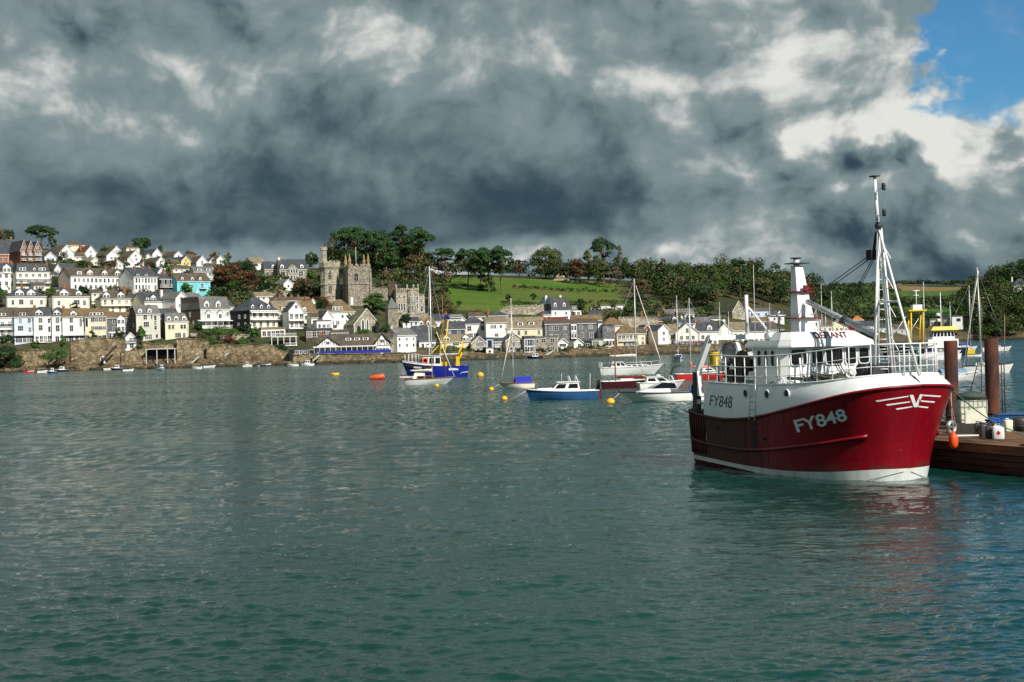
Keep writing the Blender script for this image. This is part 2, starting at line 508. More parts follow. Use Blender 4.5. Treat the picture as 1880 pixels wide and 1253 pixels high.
def build_terrain():
    cs = np.concatenate([np.arange(-700, 1300, 16.0), np.arange(1300, 2501, 12.0)])
    V = []
    for D_ in DG:
        k = [np.interp(D_, DG, ZT[i]) for i in range(len(TC))]
        zz = np.interp(cs, TC, k)
        # soften the facets between the bearings
        zz2 = np.convolve(np.pad(zz, 3, 'edge'), np.ones(7) / 7, 'valid')
        for c, z in zip(cs, zz2):
            x = (c - CX) / F * D_
            n = 0.0 if z < 2 else 0.35 * smoothnoise(x, D_, 9.0) * min(1, (z - 2) / 10)
            V.append((x, D_, z + n))
    nc = len(cs); Fs = []
    for r in range(len(DG) - 1):
        for c in range(nc - 1):
            a = r * nc + c; Fs.append((a, a + 1, a + nc + 1, a + nc))
    m = MB(); m.add(V, Fs, 0, True)
    g = bpy.data.materials.new('hillside_ground'); g.use_nodes = True
    nt = g.node_tree; S.t = nt; b = nt.nodes['Principled BSDF']
    ge = nt.nodes.new('ShaderNodeNewGeometry'); pos = S(ge.outputs['Position'])
    sp = nt.nodes.new('ShaderNodeSeparateXYZ'); nt.links.new(pos.s, sp.inputs[0])
    px, py, pz = (S(sp.outputs[i]) for i in range(3))
    n1 = fbm(pos, 0.06, 6, 0.65); n2 = fbm(pos, 0.4, 5, 0.6)
    # rough garden / scrub ground, rock by the water
    base = mixc(sstep(n1, .4, .62), (.030, .046, .016), (.075, .062, .030))
    base = mixc(sstep(n2, .5, .8), base, (.10, .085, .05))
    rock = mixc(sstep(n2, .35, .7), (.10, .078, .045), (.25, .19, .105))
    n5 = fbm(pos, 1.1, 6, .7)
    rock = mixc(sstep(n5, .42, .58), (.055, .042, .026), rock)
    rock = mixc(sstep(pz + n2 * 1.5, 1.0, 2.6), (.035, .030, .018), rock)
    base = mixc(sstep(pz + n2 * 3.0, 7.5, 4.5), base, rock)
    # mown lawn: between the church and the far trees
    bear = px / py * F
    lawn = sstep(bear + n1 * 60, -115, -90) * sstep(bear + n1 * 70 + n2 * 20, 262, 232) * sstep(py + n2 * 4, 568, 574) * sstep(py, 730, 715)
    grass = mixc(sstep(n1, .35, .65), (.050, .118, .012), (.088, .140, .020))
    ban = fbm(vec(px * .15, py, pz), .09, 3, .5)
    grass = mixc(sstep(ban, .52, .62), grass, (.110, .125, .030))
    mid = sstep(py + n2 * 8 + bear * .03, 612, 622) * sstep(py + n2 * 8 + bear * .03, 676, 664) * sstep(bear, -40, 20)
    grass = mixc(mid * sstep(n1, .35, .6, .15, .8), grass, (.100, .105, .032))
    n6 = fbm(pos, 1.3, 5, .65); grass = mixc(sstep(n6, .45, .7) * .45, grass, (.045, .085, .014)); grass = mixc(sstep(n2, .55, .75) * .5, grass, (.13, .13, .04))
    base = mixc(lawn, base, grass)
    # far fields
    far = S.m('MAXIMUM', sstep(py, 1250, 1400), sstep(py + n1 * 60, 1010, 1050) * sstep(bear, 520, 560) * sstep(bear, 840, 800))
    fa = nt.nodes.new('ShaderNodeTexVoronoi'); fa.inputs['Scale'].default_value = 0.0065
    nt.links.new(vec(px, py * .45, 0.0).s, fa.inputs['Vector'])
    fs = nt.nodes.new('ShaderNodeSeparateColor'); nt.links.new(fa.outputs['Color'], fs.inputs[0])
    fr = S(fs.outputs[0])
    field = mixc(sstep(fr, .45, .5), (.055, .115, .020), (.095, .135, .030))
    brown = sstep(bear, 655, 690) * sstep(py, 2050, 2120)
    field = mixc(brown, field, (.20, .125, .055))
    field = mixc(sstep(fr, .85, .86), field, (.03, .05, .02))
    base = mixc(far, base, field)
    nt.links.new(base.s, b.inputs['Base Color']); b.inputs['Roughness'].default_value = 0.95
    b.inputs['Specular IOR Level'].default_value = 0.1
    bn = nt.nodes.new('ShaderNodeBump'); bn.inputs['Strength'].default_value = .6; bn.inputs['Distance'].default_value = .6
    nt.links.new(n2.s, bn.inputs['Height']); nt.links.new(bn.outputs[0], b.inputs['Normal'])
    o = m.build('hillside', g, fix=False)
    tag(o, kind='structure')


build_terrain()

# ================================================================== MATERIAL LIST
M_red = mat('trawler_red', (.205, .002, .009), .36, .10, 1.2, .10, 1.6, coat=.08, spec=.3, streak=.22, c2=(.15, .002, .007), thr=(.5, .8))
_nt = M_red.node_tree; S.t = _nt; _b = _nt.nodes['Principled BSDF']                       # patchy grime, browner aft to paint in the stern half's shade; weed stain low down
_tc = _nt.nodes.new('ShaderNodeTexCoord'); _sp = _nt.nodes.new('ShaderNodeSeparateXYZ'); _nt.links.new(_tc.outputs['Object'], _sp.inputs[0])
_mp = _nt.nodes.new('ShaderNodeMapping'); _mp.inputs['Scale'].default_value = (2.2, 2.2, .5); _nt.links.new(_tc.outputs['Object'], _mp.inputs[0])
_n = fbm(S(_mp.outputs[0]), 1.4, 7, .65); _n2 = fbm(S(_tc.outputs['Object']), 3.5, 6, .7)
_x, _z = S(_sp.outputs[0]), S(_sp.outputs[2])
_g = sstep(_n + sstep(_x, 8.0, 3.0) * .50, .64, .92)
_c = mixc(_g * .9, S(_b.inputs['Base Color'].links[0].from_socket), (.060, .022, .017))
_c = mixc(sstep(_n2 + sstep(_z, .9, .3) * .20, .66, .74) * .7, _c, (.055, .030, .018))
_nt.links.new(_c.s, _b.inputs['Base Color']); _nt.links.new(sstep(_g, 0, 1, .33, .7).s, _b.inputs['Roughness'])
M_boot = mat('boot_top_white', (.62, .64, .60), .45, .10, 2.0, .03, c2=(.42, .42, .34), thr=(.6, .8), streak=.2)
M_anti = mat('antifouling', (.075, .012, .010), .7, .2, 3, .1)
M_wht = mat('ship_white', (.80, .80, .78), .38, .05, 1.5, .02, streak=.10, coat=.15)
M_whtd = mat('plating_white', (.68, .71, .72), .45, .10, 1.3, .05, streak=.25, c2=(.55, .57, .56), thr=(.55, .8))
M_rail = mat('rail_white', (.78, .78, .76), .45, .08, 4)
M_galv = mat('galvanised_steel', (.42, .44, .45), .42, .15, 5, metal=.6)
M_dark = mat('dark_steel', (.035, .036, .038), .55, .3, 5)
M_black = mat('black_rubber', (.012, .012, .013), .7, .2, 5)
M_glass = mat('window_glass', (.008, .010, .012), .05, .05, 1, spec=.35)
M_rust = mat('rusted_steel', (.085, .026, .012), .85, .30, 2.2, .25, c2=(.030, .013, .010), thr=(.40, .62), c3=(.20, .085, .022), s3=.8, thr3=(.60, .75), stretch=(1, 1, .35))
M_rustp = mat('pile_rust', (.105, .030, .014), .85, .30, 2.0, .25, c2=(.030, .013, .011), thr=(.45, .65), c3=(.20, .085, .022), s3=.35, thr3=(.60, .74), stretch=(1, 1, .4))
M_redtrim = mat('red_trim', (.20, .006, .012), .45, .1, 3)
M_yel = mat('yellow_paint', (.72, .47, .01), .45, .10, 3, streak=.15)
M_orange = mat('orange_plastic', (.80, .085, .015), .4, .06, 3)
M_net = mat('net_green', (.035, .055, .030), .95, .5, 9, .6, c2=(.09, .08, .05), thr=(.5, .6))
M_rope = mat('rope_green', (.05, .16, .11), .9, .25, 20, .3)
M_ropew = mat('rope_pale', (.45, .43, .36), .9, .2, 20, .3)
M_wood = mat('old_timber', (.21, .105, .045), .85, .30, 2.2, .3, 12, c2=(.045, .024, .014), thr=(.40, .62), stretch=(.35, 2, 2), c3=(.19, .10, .04), s3=1.4, thr3=(.6, .75))
M_woodd = mat('wet_timber', (.070, .030, .016), .7, .30, 2.2, .3, 12, c2=(.018, .010, .008), thr=(.4, .6), stretch=(.35, 2, 2), c3=(.085, .022, .012), s3=1.0, thr3=(.58, .72))
M_deck = mat('deck_grey', (.30, .31, .31), .7, .15, 3, .05)
M_text = mat('letter_black', (.015, .015, .017), .5, .05)
M_textw = mat('letter_pale', (.62, .66, .66), .5, .05)
M_textr = mat('letter_red', (.10, .004, .008), .5, .05)
M_blue = mat('hull_blue', (.010, .022, .26), .32, .10, 2, coat=.2, streak=.15)
M_blue2 = mat('hull_mid_blue', (.022, .085, .21), .30, .10, 2, coat=.2, streak=.15)
M_navy = mat('hull_navy', (.012, .016, .040), .35, .10, 2, coat=.2)
M_maroon = mat('hull_maroon', (.060, .010, .014), .32, .10, 2, coat=.2)
M_gel = mat('white_gelcoat', (.80, .80, .76), .30, .05, 2, coat=.2, streak=.06)
M_cream = mat('cream_gelcoat', (.70, .66, .52), .35, .06, 2, streak=.08)
M_hred = mat('hull_red', (.50, .030, .020), .35, .08, 2)
M_teak = mat('teak', (.23, .12, .055), .6, .25, 5, .05, stretch=(.4, 3, 3))
M_alu = mat('mast_alloy', (.62, .62, .60), .40, .08, 3, metal=.25)
M_spar = mat('varnished_spar', (.30, .14, .05), .4, .12, 3)
M_sparr = mat('red_brown_spar', (.36, .065, .022), .45, .12, 3)
M_sail = mat('furled_sailcloth', (.70, .66, .56), .8, .12, 4, .2)
M_sailr = mat('maroon_canvas', (.13, .008, .020), .8, .15, 4, .2)
M_sailb = mat('blue_canvas', (.010, .022, .32), .75, .15, 4, .2)
M_salmon = mat('salmon_canvas', (.62, .20, .15), .8, .12, 4, .2)
M_ptarp = mat('tarp_green', (.045, .062, .045), .7, .3, 2.5, .3)
M_plas = mat('milky_plastic', (.66, .66, .50), .5, .08, 2)
M_jerry = mat('dark_plastic', (.045, .043, .040), .45, .1, 4)
M_buoy = mat('buoy_yellow', (.78, .42, .008), .45, .08, 3)
M_teal = mat('blue_rope_heap', (.02, .09, .35), .8, .3, 9, .4)


def pchip(xs, ys):
    """smooth, non overshooting curve through points"""
    xs, ys = np.array(xs, float), np.array(ys, float)
    h = np.diff(xs); d = np.diff(ys) / h
    m = np.zeros_like(ys)
    for i in range(1, len(xs) - 1):
        if d[i - 1] * d[i] > 0:
            w1, w2 = 2 * h[i] + h[i - 1], h[i] + 2 * h[i - 1]
            m[i] = (w1 + w2) / (w1 / d[i - 1] + w2 / d[i])
    m[0], m[-1] = d[0], d[-1]

    def f(x):
        x = min(max(x, xs[0]), xs[-1])
        i = min(int(np.searchsorted(xs, x, 'right')) - 1, len(xs) - 2)
        t = (x - xs[i]) / h[i]
        return float((2 * t**3 - 3 * t**2 + 1) * ys[i] + (t**3 - 2 * t**2 + t) * h[i] * m[i] + (-2 * t**3 + 3 * t**2) * ys[i + 1] + (t**3 - t**2) * h[i] * m[i + 1])
    return f


def text_mesh(s, bold=0.0):
    """built-in font as triangles normalised to the unit square"""
    cu = bpy.data.curves.new('lettering', 'FONT'); cu.body = s; cu.offset = bold
    ob = bpy.data.objects.new('lettering', cu); col.objects.link(ob)
    dg = bpy.context.evaluated_depsgraph_get()
    me = bpy.data.meshes.new_from_object(ob.evaluated_get(dg))
    bpy.data.objects.remove(ob); bpy.data.curves.remove(cu)
    bm = bmesh.new(); bm.from_mesh(me)
    bpy.data.meshes.remove(me)
    bmesh.ops.triangulate(bm, faces=bm.faces)
    co = np.array([v.co[:] for v in bm.verts]); lo, hi = co.min(0), co.max(0)
    for v in bm.verts:
        v.co = ((v.co.x - lo[0]) / (hi[0] - lo[0]), (v.co.y - lo[1]) / (hi[1] - lo[1]), 0)
    for _ in range(2):
        ed = [e for e in bm.edges if e.calc_length() > .09]
        if ed: bmesh.ops.subdivide_edges(bm, edges=ed, cuts=1)
        bmesh.ops.triangulate(bm, faces=bm.faces)
    V = [v.co.copy() for v in bm.verts]; bm.verts.index_update()
    Fs = [tuple(v.index for v in f.verts) for f in bm.faces]
    bm.free()
    return V, Fs

# ================================================================== THE RED TRAWLER
def build_trawler():
    th = R(-66.9)
    O = Vector((8.785, 55.69, 0)); ux = Vector((math.cos(th), math.sin(th), 0)); uy = Vector((-math.sin(th), math.cos(th), 0))
    T = thing('fishing_trawler', 'red and white fishing trawler with tall white mast moored beside the barge', 'fishing boat', O, th)
    xs = pchip([-.6, 0, .44, 1.1, 2.4, 3.1, 3.6], [10.2, 10.35, 10.37, 10.47, 10.87, 11.07, 11.2])
    Bs = pchip([0, .015, .05, .2, .45, .63, .75, .85, .92, .96, .985, 1], [2.0, 2.25, 2.38, 2.5, 2.62, 2.62, 2.56, 2.36, 2.02, 1.58, 1.02, 0.0])
    Bw = pchip([0, .015, .05, .2, .4, .58, .7, .8, .88, .94, .98, 1], [1.9, 2.12, 2.25, 2.36, 2.46, 2.48, 2.36, 2.08, 1.70, 1.26, .76, 0.0])
    sh = pchip([0, 1.6, 3.2, 4.7, 5.9, 7.25, 8.9, 10, 11.2], [2.05, 1.89, 1.82, 1.89, 2.03, 2.27, 2.60, 2.86, 3.12])
    de = pchip([0, 1.77, 4.4, 6.7, 8.8, 10, 11.2], [3.13, 3.13, 3.09, 3.12, 3.24, 3.36, 3.47])
    bh = pchip([0, 2.1, 4.5, 6.5, 8.7, 10.4], [.36, .29, .21, .19, .24, .38])
    bl = pchip([0, 2.1, 4.5, 6.2, 10.4], [.20, .14, .05, -.08, -.2])

    def hb(s, z):      # half breadth at fraction s of length, height z
        zt = sh(s * 11.07)
        t = min(max(z / zt, -.3), 1.25)
        w = (1 if t >= 0 else -1) * abs(t) ** 1.25
        return max(Bw(s) + (Bs(s) - Bw(s)) * w, 0.0) if z >= 0 else Bw(s) * (1 + z * .25)

    def pt(s, z, side, out=0.0):
        b = hb(s, z); return Vector((s * xs(z), side * (b + out), z))
    SS = [0, .004, .012, .025, .05, .1, .16, .22, .3, .38, .46, .54, .6, .66, .71, .76, .80, .84, .87, .90, .925, .945, .96, .973, .984, .990, .994, .997, .9985, .9995, 1]

    h = MB()
    for side in (-1, 1):
        rings = []
        for s in SS:
            x = s * 10.7
            zb = [-.7, bl(x), bh(x)]
            zs = sh(s * 11.07)
            zb += [bh(x) + (zs - bh(x)) * k / 9 for k in range(1, 10)]
            rings.append([pt(s, z, side) for z in zb])
        n = len(rings[0])
        for j, mi in [(0, 2), (1, 1)] + [(k, 0) for k in range(2, n - 1)]:
            h.loft([[r[j], r[j + 1]] for r in rings], mi)
        # transom half
        tr = rings[0]
        h.loft([[p, Vector((p.x, 0, p.z))] for p in tr], 0)
        # inner face of the bulwark on the after deck
        ins = [[pt(s, sh(s * 11.07), side), pt(s, sh(s * 11.07) - .02, side, -.07), Vector((s * 11.07, side * (hb(s, 1.) - .08), .95))] for s in SS[:8]]
        h.loft(ins, 0)
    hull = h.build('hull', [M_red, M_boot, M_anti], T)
    md = MB(); md.add([(0.05, -2.1, .95), (2.2, -2.45, .95), (2.2, 2.45, .95), (.05, 2.1, .95)], [(0, 1, 2, 3)])
    md.build('working_deck', M_dark, T)
    # gunwale capping and rubbing strakes
    for side in (-1, 1):
        g = MB(); g.tube([pt(s, sh(s * 11.07), side, .02) + Vector((0, 0, .0)) for s in SS], .055, 6)
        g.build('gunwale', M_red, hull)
        rz = pchip([0, 1.5, 4.2, 5.4, 8.8, 10.6], [1.02, .86, .77, .83, 1.24, 1.62])
        g = MB(); ss = [k / 40 * .952 for k in range(41)]
        g.tube([pt(s, rz(s * 10.5), side, .03) for s in ss], .06, 8)
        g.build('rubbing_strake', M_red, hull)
        # chafing bars on the quarter
        for k in range(7):
            s = .022 + k * .0205
            b = MB(); p0 = pt(s, .44, side, .02); p1 = pt(s, rz(s * 10.5) - .05, side, .02); p2 = pt(s, rz(s * 10.5) + .06, side, .02); p3 = pt(s, sh(s * 11) - .05, side, .02)
            b.tube([p0, p1], .032, 5); b.tube([p2, p3], .032, 5)
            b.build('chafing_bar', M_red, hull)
    # bars and transom rail, rudder gallows omitted from view
    # shelter deck plating
    s0 = 1.62 / 11.07
    SD = [s0 + (1 - s0) * k for k in [0, .05, .12, .2, .28, .36, .44, .52, .6, .66, .72, .78, .83, .87, .905, .93, .95, .967, .98, .99, .995, .998, .9994, 1]]
    ins = pchip([0, .5, .7, .85, .95, 1], [.10, .12, .22, .38, .50, .55])

    def top(s, side, dz=0.0, extra=0.0):
        x = s * 11.07; b = Bs(s) * (1 - (ins(s) + extra) / 2.6)
        xx = x - extra * .6 * s ** 6 if s < .7 else x - ((s - .7) / .3) ** 2 * .50 - extra * .6 * s ** 6
        return Vector((xx + (.16 if s < s0 + .001 else 0), side * b, de(x) + dz))
    p = MB()
    for side in (-1, 1):
        rings = []
        for s in SD:
            a = pt(s, sh(s * 11.07) + .03, side, -.01); b = top(s, side)
            rings.append([a + (b - a) * t + Vector((0, side * .05 * math.sin(math.pi * t), 0)) for t in (0, .25, .5, .75, 1)])
        p.loft(rings, 0)
    # after bulkhead
    a0, a1 = pt(s0, 1.9, -1, -.02), top(s0, -1); b0, b1 = pt(s0, 1.9, 1, -.02), top(s0, 1)
    p.add([(a0.x + .1, a0.y, .95), (a1.x, a1.y, a1.z), (b1.x, b1.y, b1.z), (b0.x + .1, b0.y, .95)], [(0, 1, 2, 3)], 0)
    plating = p.build('shelter_plating', M_whtd if False else M_wht, T)
    d = MB(); d.loft([[top(s, -1, .0), top(s, 0, .06), top(s, 1, .0)] for s in SD], 0)
    d.build('shelter_deck', M_deck, T)
    d = MB()
    for side in (-1, 1): d.tube([top(s, side, .02) for s in SD], .035, 6)
    d.build('deck_edge', M_wht, T)

    # ---- hit the hull along a sight line so that the paintwork sits on the plating
    def local(pw): q = pw - O; return Vector((q.dot(ux), q.dot(uy), q.z))

    def hull_hit(u, v, skin):
        d = ray(u, v); o = Vector((0, 0, CAMH)); lo, hi = 38 / d.y, 64 / d.y
        prev = lo
        for k in range(400):
            t = lo + (hi - lo) * k / 399; q = local(o + d * t)
            if skin(q): break
            prev = t
        for _ in range(18):
            m_ = (prev + t) / 2
            if skin(local(o + d * m_)): t = m_
            else: prev = m_
        return local(o + d * (prev - .012))

    def in_hull(q):
        if q.z > sh(q.x) + .05 or q.x > xs(q.z): return False
        return abs(q.y) < hb(min(max(q.x / xs(q.z), 0), 1), q.z)

    def in_plate(q):
        s = min(max(q.x / 11.07, 0), 1)
        if q.z < sh(q.x): return in_hull(q)
        t = (q.z - sh(q.x)) / (de(q.x) - sh(q.x))
        return abs(q.y) < Bs(s) - ins(s) * t + .05 * math.sin(math.pi * min(max(t, 0), 1)) and t < 1

    def paint(name, s, quad, skin, m_, bold=.0, parent=T):
        V, Fs = text_mesh(s, bold)
        (tl, tr, br, bl_) = quad
        out = []
        for v in V:
            a, b = v.x, v.y
            u = (bl_[0] * (1 - a) + br[0] * a) * (1 - b) + (tl[0] * (1 - a) + tr[0] * a) * b
            w = (bl_[1] * (1 - a) + br[1] * a) * (1 - b) + (tl[1] * (1 - a) + tr[1] * a) * b
            out.append(skin(u, w))
        mb = MB(); mb.add(out, Fs); return mb.build(name, m_, parent, fix=False)
    paint('registration_number', 'FY848', [(1456, 772), (1549, 750), (1557, 772), (1464, 795)], lambda u, v: hull_hit(u, v, in_hull), M_textw, .022, hull)
    paint('registration_number', 'FY848', [(1305, 726), (1345, 728), (1343, 750), (1302, 745)], lambda u, v: hull_hit(u, v, in_plate), M_text, .0, plating)
    # winged V on the stem
    def strip(pl, name):
        out = []; Fs = []
        (a, b, c, e) = pl; n = 10
        for k in range(n + 1):
            t = k / n
            for (q, w) in ((a, b), (e, c)):
                out.append(hull_hit(q[0] + (w[0] - q[0]) * t, q[1] + (w[1] - q[1]) * t, in_hull))
            if k: Fs.append((2 * k - 2, 2 * k, 2 * k + 1, 2 * k - 1))
        mb = MB(); mb.add(out, Fs); return mb.build(name, M_wht, hull, fix=False)
    for pl in ([(1607, 736), (1668, 727), (1668, 729), (1610, 738.5)], [(1626, 743), (1671, 737), (1671, 739), (1629, 745.5)], [(1644, 750.5), (1675, 746), (1675, 748), (1647, 753)],
               [(1695, 725), (1728, 727), (1726, 729.5), (1695, 727.5)], [(1691, 735.5), (1717, 737.5), (1715, 740), (1691, 737.8)], [(1686, 745.5), (1705, 747.5), (1703, 750), (1686, 747.8)]):
        strip(pl, 'emblem_stripe')
    strip([(1670, 725.5), (1677, 725.5), (1684, 748), (1678, 748)], 'emblem_letter')
    strip([(1689, 724.5), (1695, 724), (1684, 748), (1679, 748)], 'emblem_letter')
    # draught marks and bow thruster arrow
    for (a, b) in (((1592, 882.5), (1660, 866)), ((1672, 866), (1698, 876))):
        strip([a, b, (b[0], b[1] + .9), (a[0], a[1] + .9)], 'draught_line').data.materials[0] = M_text

    # ---- portholes and side ladder
    for (u, v) in ((1369, 723), (1408, 725), (1444, 724)):
        c = hull_hit(u, v, in_plate)
        m_ = MB(); m_.torus((0, 0, 0), .155, .03, 'y', 18, 6)
        po = m_.build('porthole', M_wht, plating, c)
        g = MB(); g.prism([(.145 * math.cos(k * math.pi / 8), .145 * math.sin(k * math.pi / 8)) for k in range(16)], -.01, .02, 'y')
        g.build('pane', M_glass, po)
    lad = MB(); xl = 4.98
    def side_at(z): return hull_hit(1384 - (3.1 - z) * 1.0, 708 + (3.1 - z) * 51, in_plate)
    L0, L1 = side_at(3.05), side_at(1.86)
    for dxx in (-.18, .18): lad.tube([L0 + Vector((dxx, -.06, 0)), L1 + Vector((dxx, -.06, 0))], .022, 5)
    lad.box(L0.x - .22, L0.x + .22, L0.y - .09, L0.y - .01, 2.72, 3.12)
    ld = lad.build('side_ladder', M_rail, plating)
    for k in range(4):
        q = L0 + (L1 - L0) * ((k + .9) / 4.4); r = MB(); r.tube([q + Vector((-.18, -.06, 0)), q + Vector((.18, -.06, 0))], .018, 5); r.build('rung', M_rail, ld)
    for k in range(5):
        z = 1.62 - k * .20; q = hull_hit(1383.5, 779 + k * 11.0, in_hull)
        r = MB(); r.box(-.17, .17, -.012, .03, -.075, .075); r.build('foot_hole', M_black, hull, q, R(-1))
    for (u, v) in ((1404, 806), (1318, 786), (1330, 822)):
        q = hull_hit(u, v, in_hull); r = MB(); r.lathe([(.0, -.05), (.07, -.03), (.08, .0), (.05, .05)], 10)
        r.build('scupper', M_black, hull, q)

    # ---- railings
    def rail_run(name, side, sa, sb, n, ht):
        post = [top(sa + (sb - sa) * k / (n - 1), side, 0, .05) for k in range(n)]
        rr = MB()
        for f, rad in ((1.0, .023), (.62, .014), (.30, .014)):
            pts = [top(sa + (sb - sa) * k / 30, side, 0, .05) for k in range(31)]
            rr.tube([q + Vector((0, 0, ht(q.x) * f)) for q in pts], rad, 5)
        ro = rr.build(name, M_rail, T)
        for q in post:
            r = MB(); r.tube([q, q + Vector((0, 0, ht(q.x)))], [.026, .020], 5); r.build('stanchion', M_rail, ro)
        return ro
    hts = pchip([1, 6, 9, 11], [1.04, 1.02, 1.05, 1.03])
    rail_run('railing', -1, s0 + .012, .955, 14, hts)
    rail_run('railing', 1, .52, .955, 9, hts)
    # bow pulpit closing the two runs
    a, b = top(.955, -1, 0, .05), top(.955, 1, 0, .05)
    pu = MB()
    for f in (1., .62, .30):
        pts = [Vector((a.x + .48 * math.sin(math.pi * t / 8), a.y + (b.y - a.y) * t / 8, a.z + 1.03 * f)) for t in range(9)]
        pu.tube(pts, .023 if f == 1. else .014, 5)
    pu_o = pu.build('pulpit', M_rail, T)
    for t in (3, 5):
        r = MB(); q = Vector((a.x + .48 * math.sin(math.pi * t / 8), a.y + (b.y - a.y) * t / 8, a.z)); r.tube([q, q + Vector((0, 0, 1.03))], .03, 5); r.build('stanchion', M_rail, pu_o)
    r = MB(); q = top(.90, -1, .17, .0); r.torus((0, 0, 0), .14, .035, 'y', 18, 6); r.build('fairlead_ring', M_rail, T, q, R(40))
    r = MB(); q = top(.60, -1, .14, .1); r.torus((0, 0, 0), .11, .03, 'y', 18, 6); r.build('fairlead_ring', M_rail, T, q, R(20))

    # ---- wheelhouse
    w = MB(); zb, zt = 3.02, 4.46
    fr = [(4.05, -1.80), (5.80, -1.84), (6.05, -1.62), (6.05, 1.62), (5.8, 1.84), (4.05, 1.80)]
    # raked slightly forward at the top
    lo = [(x, y, zb) for x, y in fr]; hi = [(x + (.06 if x > 5 else 0), y * 1.01, zt) for x, y in fr]
    w.loft([lo + [lo[0]], hi + [hi[0]]], 0, sm=False); w.add(hi, [tuple(range(6))])
    wh = w.build('wheelhouse', M_wht, T)
    def window(cx, cy, cz, wd, ht, nx, ny, rounded=.09):
        e = thing0('window', wh, (cx, cy, cz), math.atan2(ny, nx) + math.pi / 2)
    def add_win(parent, loc, ang, wd, ht, lean=0.0):
        """rounded frame with a pane set back in it; local x along wall, -y outwards"""
        def rr(w_, h_, r_): return [(sx * (w_ / 2 - r_) + r_ * math.cos(t), sz * (h_ / 2 - r_) + r_ * math.sin(t)) for (sx, sz, t0) in ((1, 1, 0), (-1, 1, 90), (-1, -1, 180), (1, -1, 270)) for t in [R(t0 + q) for q in (0, 45, 90)]]
        o_, i_ = rr(wd + .06, ht + .06, .11), rr(wd, ht, .09)
        m_ = MB(); n = len(o_)
        m_.loft([[(x, -.03, z) for x, z in o_] + [(o_[0][0], -.03, o_[0][1])], [(x, -.035, z) for x, z in i_] + [(i_[0][0], -.035, i_[0][1])], [(x, .0, z) for x, z in i_] + [(i_[0][0], .0, i_[0][1])]], 0, sm=False)
        m_.loft([[(x, .0, z) for x, z in o_] + [(o_[0][0], .0, o_[0][1])], [(x, -.03, z) for x, z in o_] + [(o_[0][0], -.03, o_[0][1])]], 0, sm=False)
        f_ = m_.build('window', M_wht, parent, loc, (lean, 0, ang))
        g = MB(); g.add([(x, -.008, z) for x, z in i_], [tuple(range(n))]); g.build('pane', M_glass, f_, fix=False)
        return f_
    for (yc, wd, ht) in ((-1.27, .64, .54), (-.50, .44, .56), (.22, .70, .54), (.93, .44, .58), (1.50, .42, .54)):
        add_win(T, (6.075 + .03, yc, 4.04), R(90), wd, ht, R(-2))
    for xc in (4.50, 4.95, 5.40): add_win(T, (xc, -1.815 - .023 * (xc - 4.05), 4.02), R(-1.3), .26, .56)
    for xc in (4.6, 5.3): add_win(T, (xc, 1.835, 4.03), R(180), .40, .50)
    # roof: flat slab with a deep sloping visor at the front
    r = MB()
    lo = [(3.75, -1.97), (5.95, -2.01), (6.40, -1.75), (6.40, 1.75), (5.95, 2.01), (3.75, 1.97)]
    md_ = [(3.85, -1.88), (5.95, -1.93), (6.36, -1.70), (6.36, 1.70), (5.95, 1.93), (3.85, 1.88)]
    def ring(ps, z): q = [(x, y, z) for x, y in ps]; return q + [q[0]]
    r.loft([ring(lo, 4.40), ring(lo, 4.46), ring(md_, 4.66)], 0, sm=False)
    r.add([(x, y, 4.66) for x, y in md_], [tuple(range(6))]); r.add([(x, y, 4.40) for x, y in lo], [tuple(range(5, -1, -1))])
    roof = r.build('roof', M_wht, T)
    f = MB()
    vl = [(5.2, -1.86), (5.93, -1.90), (6.35, -1.70), (6.35, 1.35), (6.0, 1.78), (5.2, 1.85)]
    vt = [(5.2, -1.65), (5.75, -1.72), (6.12, -1.55), (6.12, 1.10), (5.8, 1.45), (5.2, 1.50)]
    f.loft([ring(vl, 4.664), ring(vt, 4.93)], 0, sm=False); f.add([(x, y, 4.93) for x, y in vt], [tuple(range(6))])
    visor = f.build('visor', M_wht, roof)
    # boat's name on the visor (front plane leaning back)
    V, Fs = text_mesh('DEFIANT', .018)
    mb = MB(); mb.add([(6.35 + .022 - (.23) * (.10 + .80 * v.y), -.70 + v.x * 1.40, 4.664 + .266 * (.10 + .80 * v.y)) for v in V], Fs)
    mb.build('name_lettering', M_textr, roof, fix=False)

    # ---- exhaust casing with red flanges
    e = MB()
    def sect(z):
        t = (z - 4.6) / 3.0; hw = .46 - .30 * t; xa = 4.45 - .28 * t; xf = 4.98 - .60 * t
        return [(xa, -hw, z), (xf, -hw * .86, z), (xf, hw * .86, z), (xa, hw, z)]
    e.loft([sect(4.55) + [sect(4.55)[0]], sect(7.35) + [sect(7.35)[0]]], 0, sm=False); e.add(sect(7.35), [(0, 1, 2, 3)])
    e.lathe([(.11, 7.35), (.11, 7.62)], 10, c=(4.28, 0, 0))
    cas = e.build('exhaust_casing', M_wht, T)
    for z, g_, mm in ((5.42, .16, M_redtrim), (6.38, .15, M_redtrim), (7.42, .17, M_dark), (7.62, .02, M_dark)):
        s_ = sect(min(z, 7.35)); fl = MB()
        xs_, ys_ = [q[0] for q in s_], [q[1] for q in s_]
        if z > 7.5: fl.lathe([(.20, z), (.20, z + .035)], 12, c=(4.25, 0, 0))
        else: fl.box(min(xs_) - g_, max(xs_) + g_, min(ys_) - g_, max(ys_) + g_, z, z + .035)
        fl.build('flange', mm, cas)
    fl = MB(); fl.box(4.72, 4.84, -.05, .10, 6.415, 6.62); fl.build('horn_box', M_redtrim, cas)
    hk = MB(); hk.tube([(4.95, .1, 5.55), (5.25, .08, 5.58), (5.35, .05, 5.75), (5.33, .02, 5.95)], .03, 6); hk.build('boom_crutch', M_rail, cas)
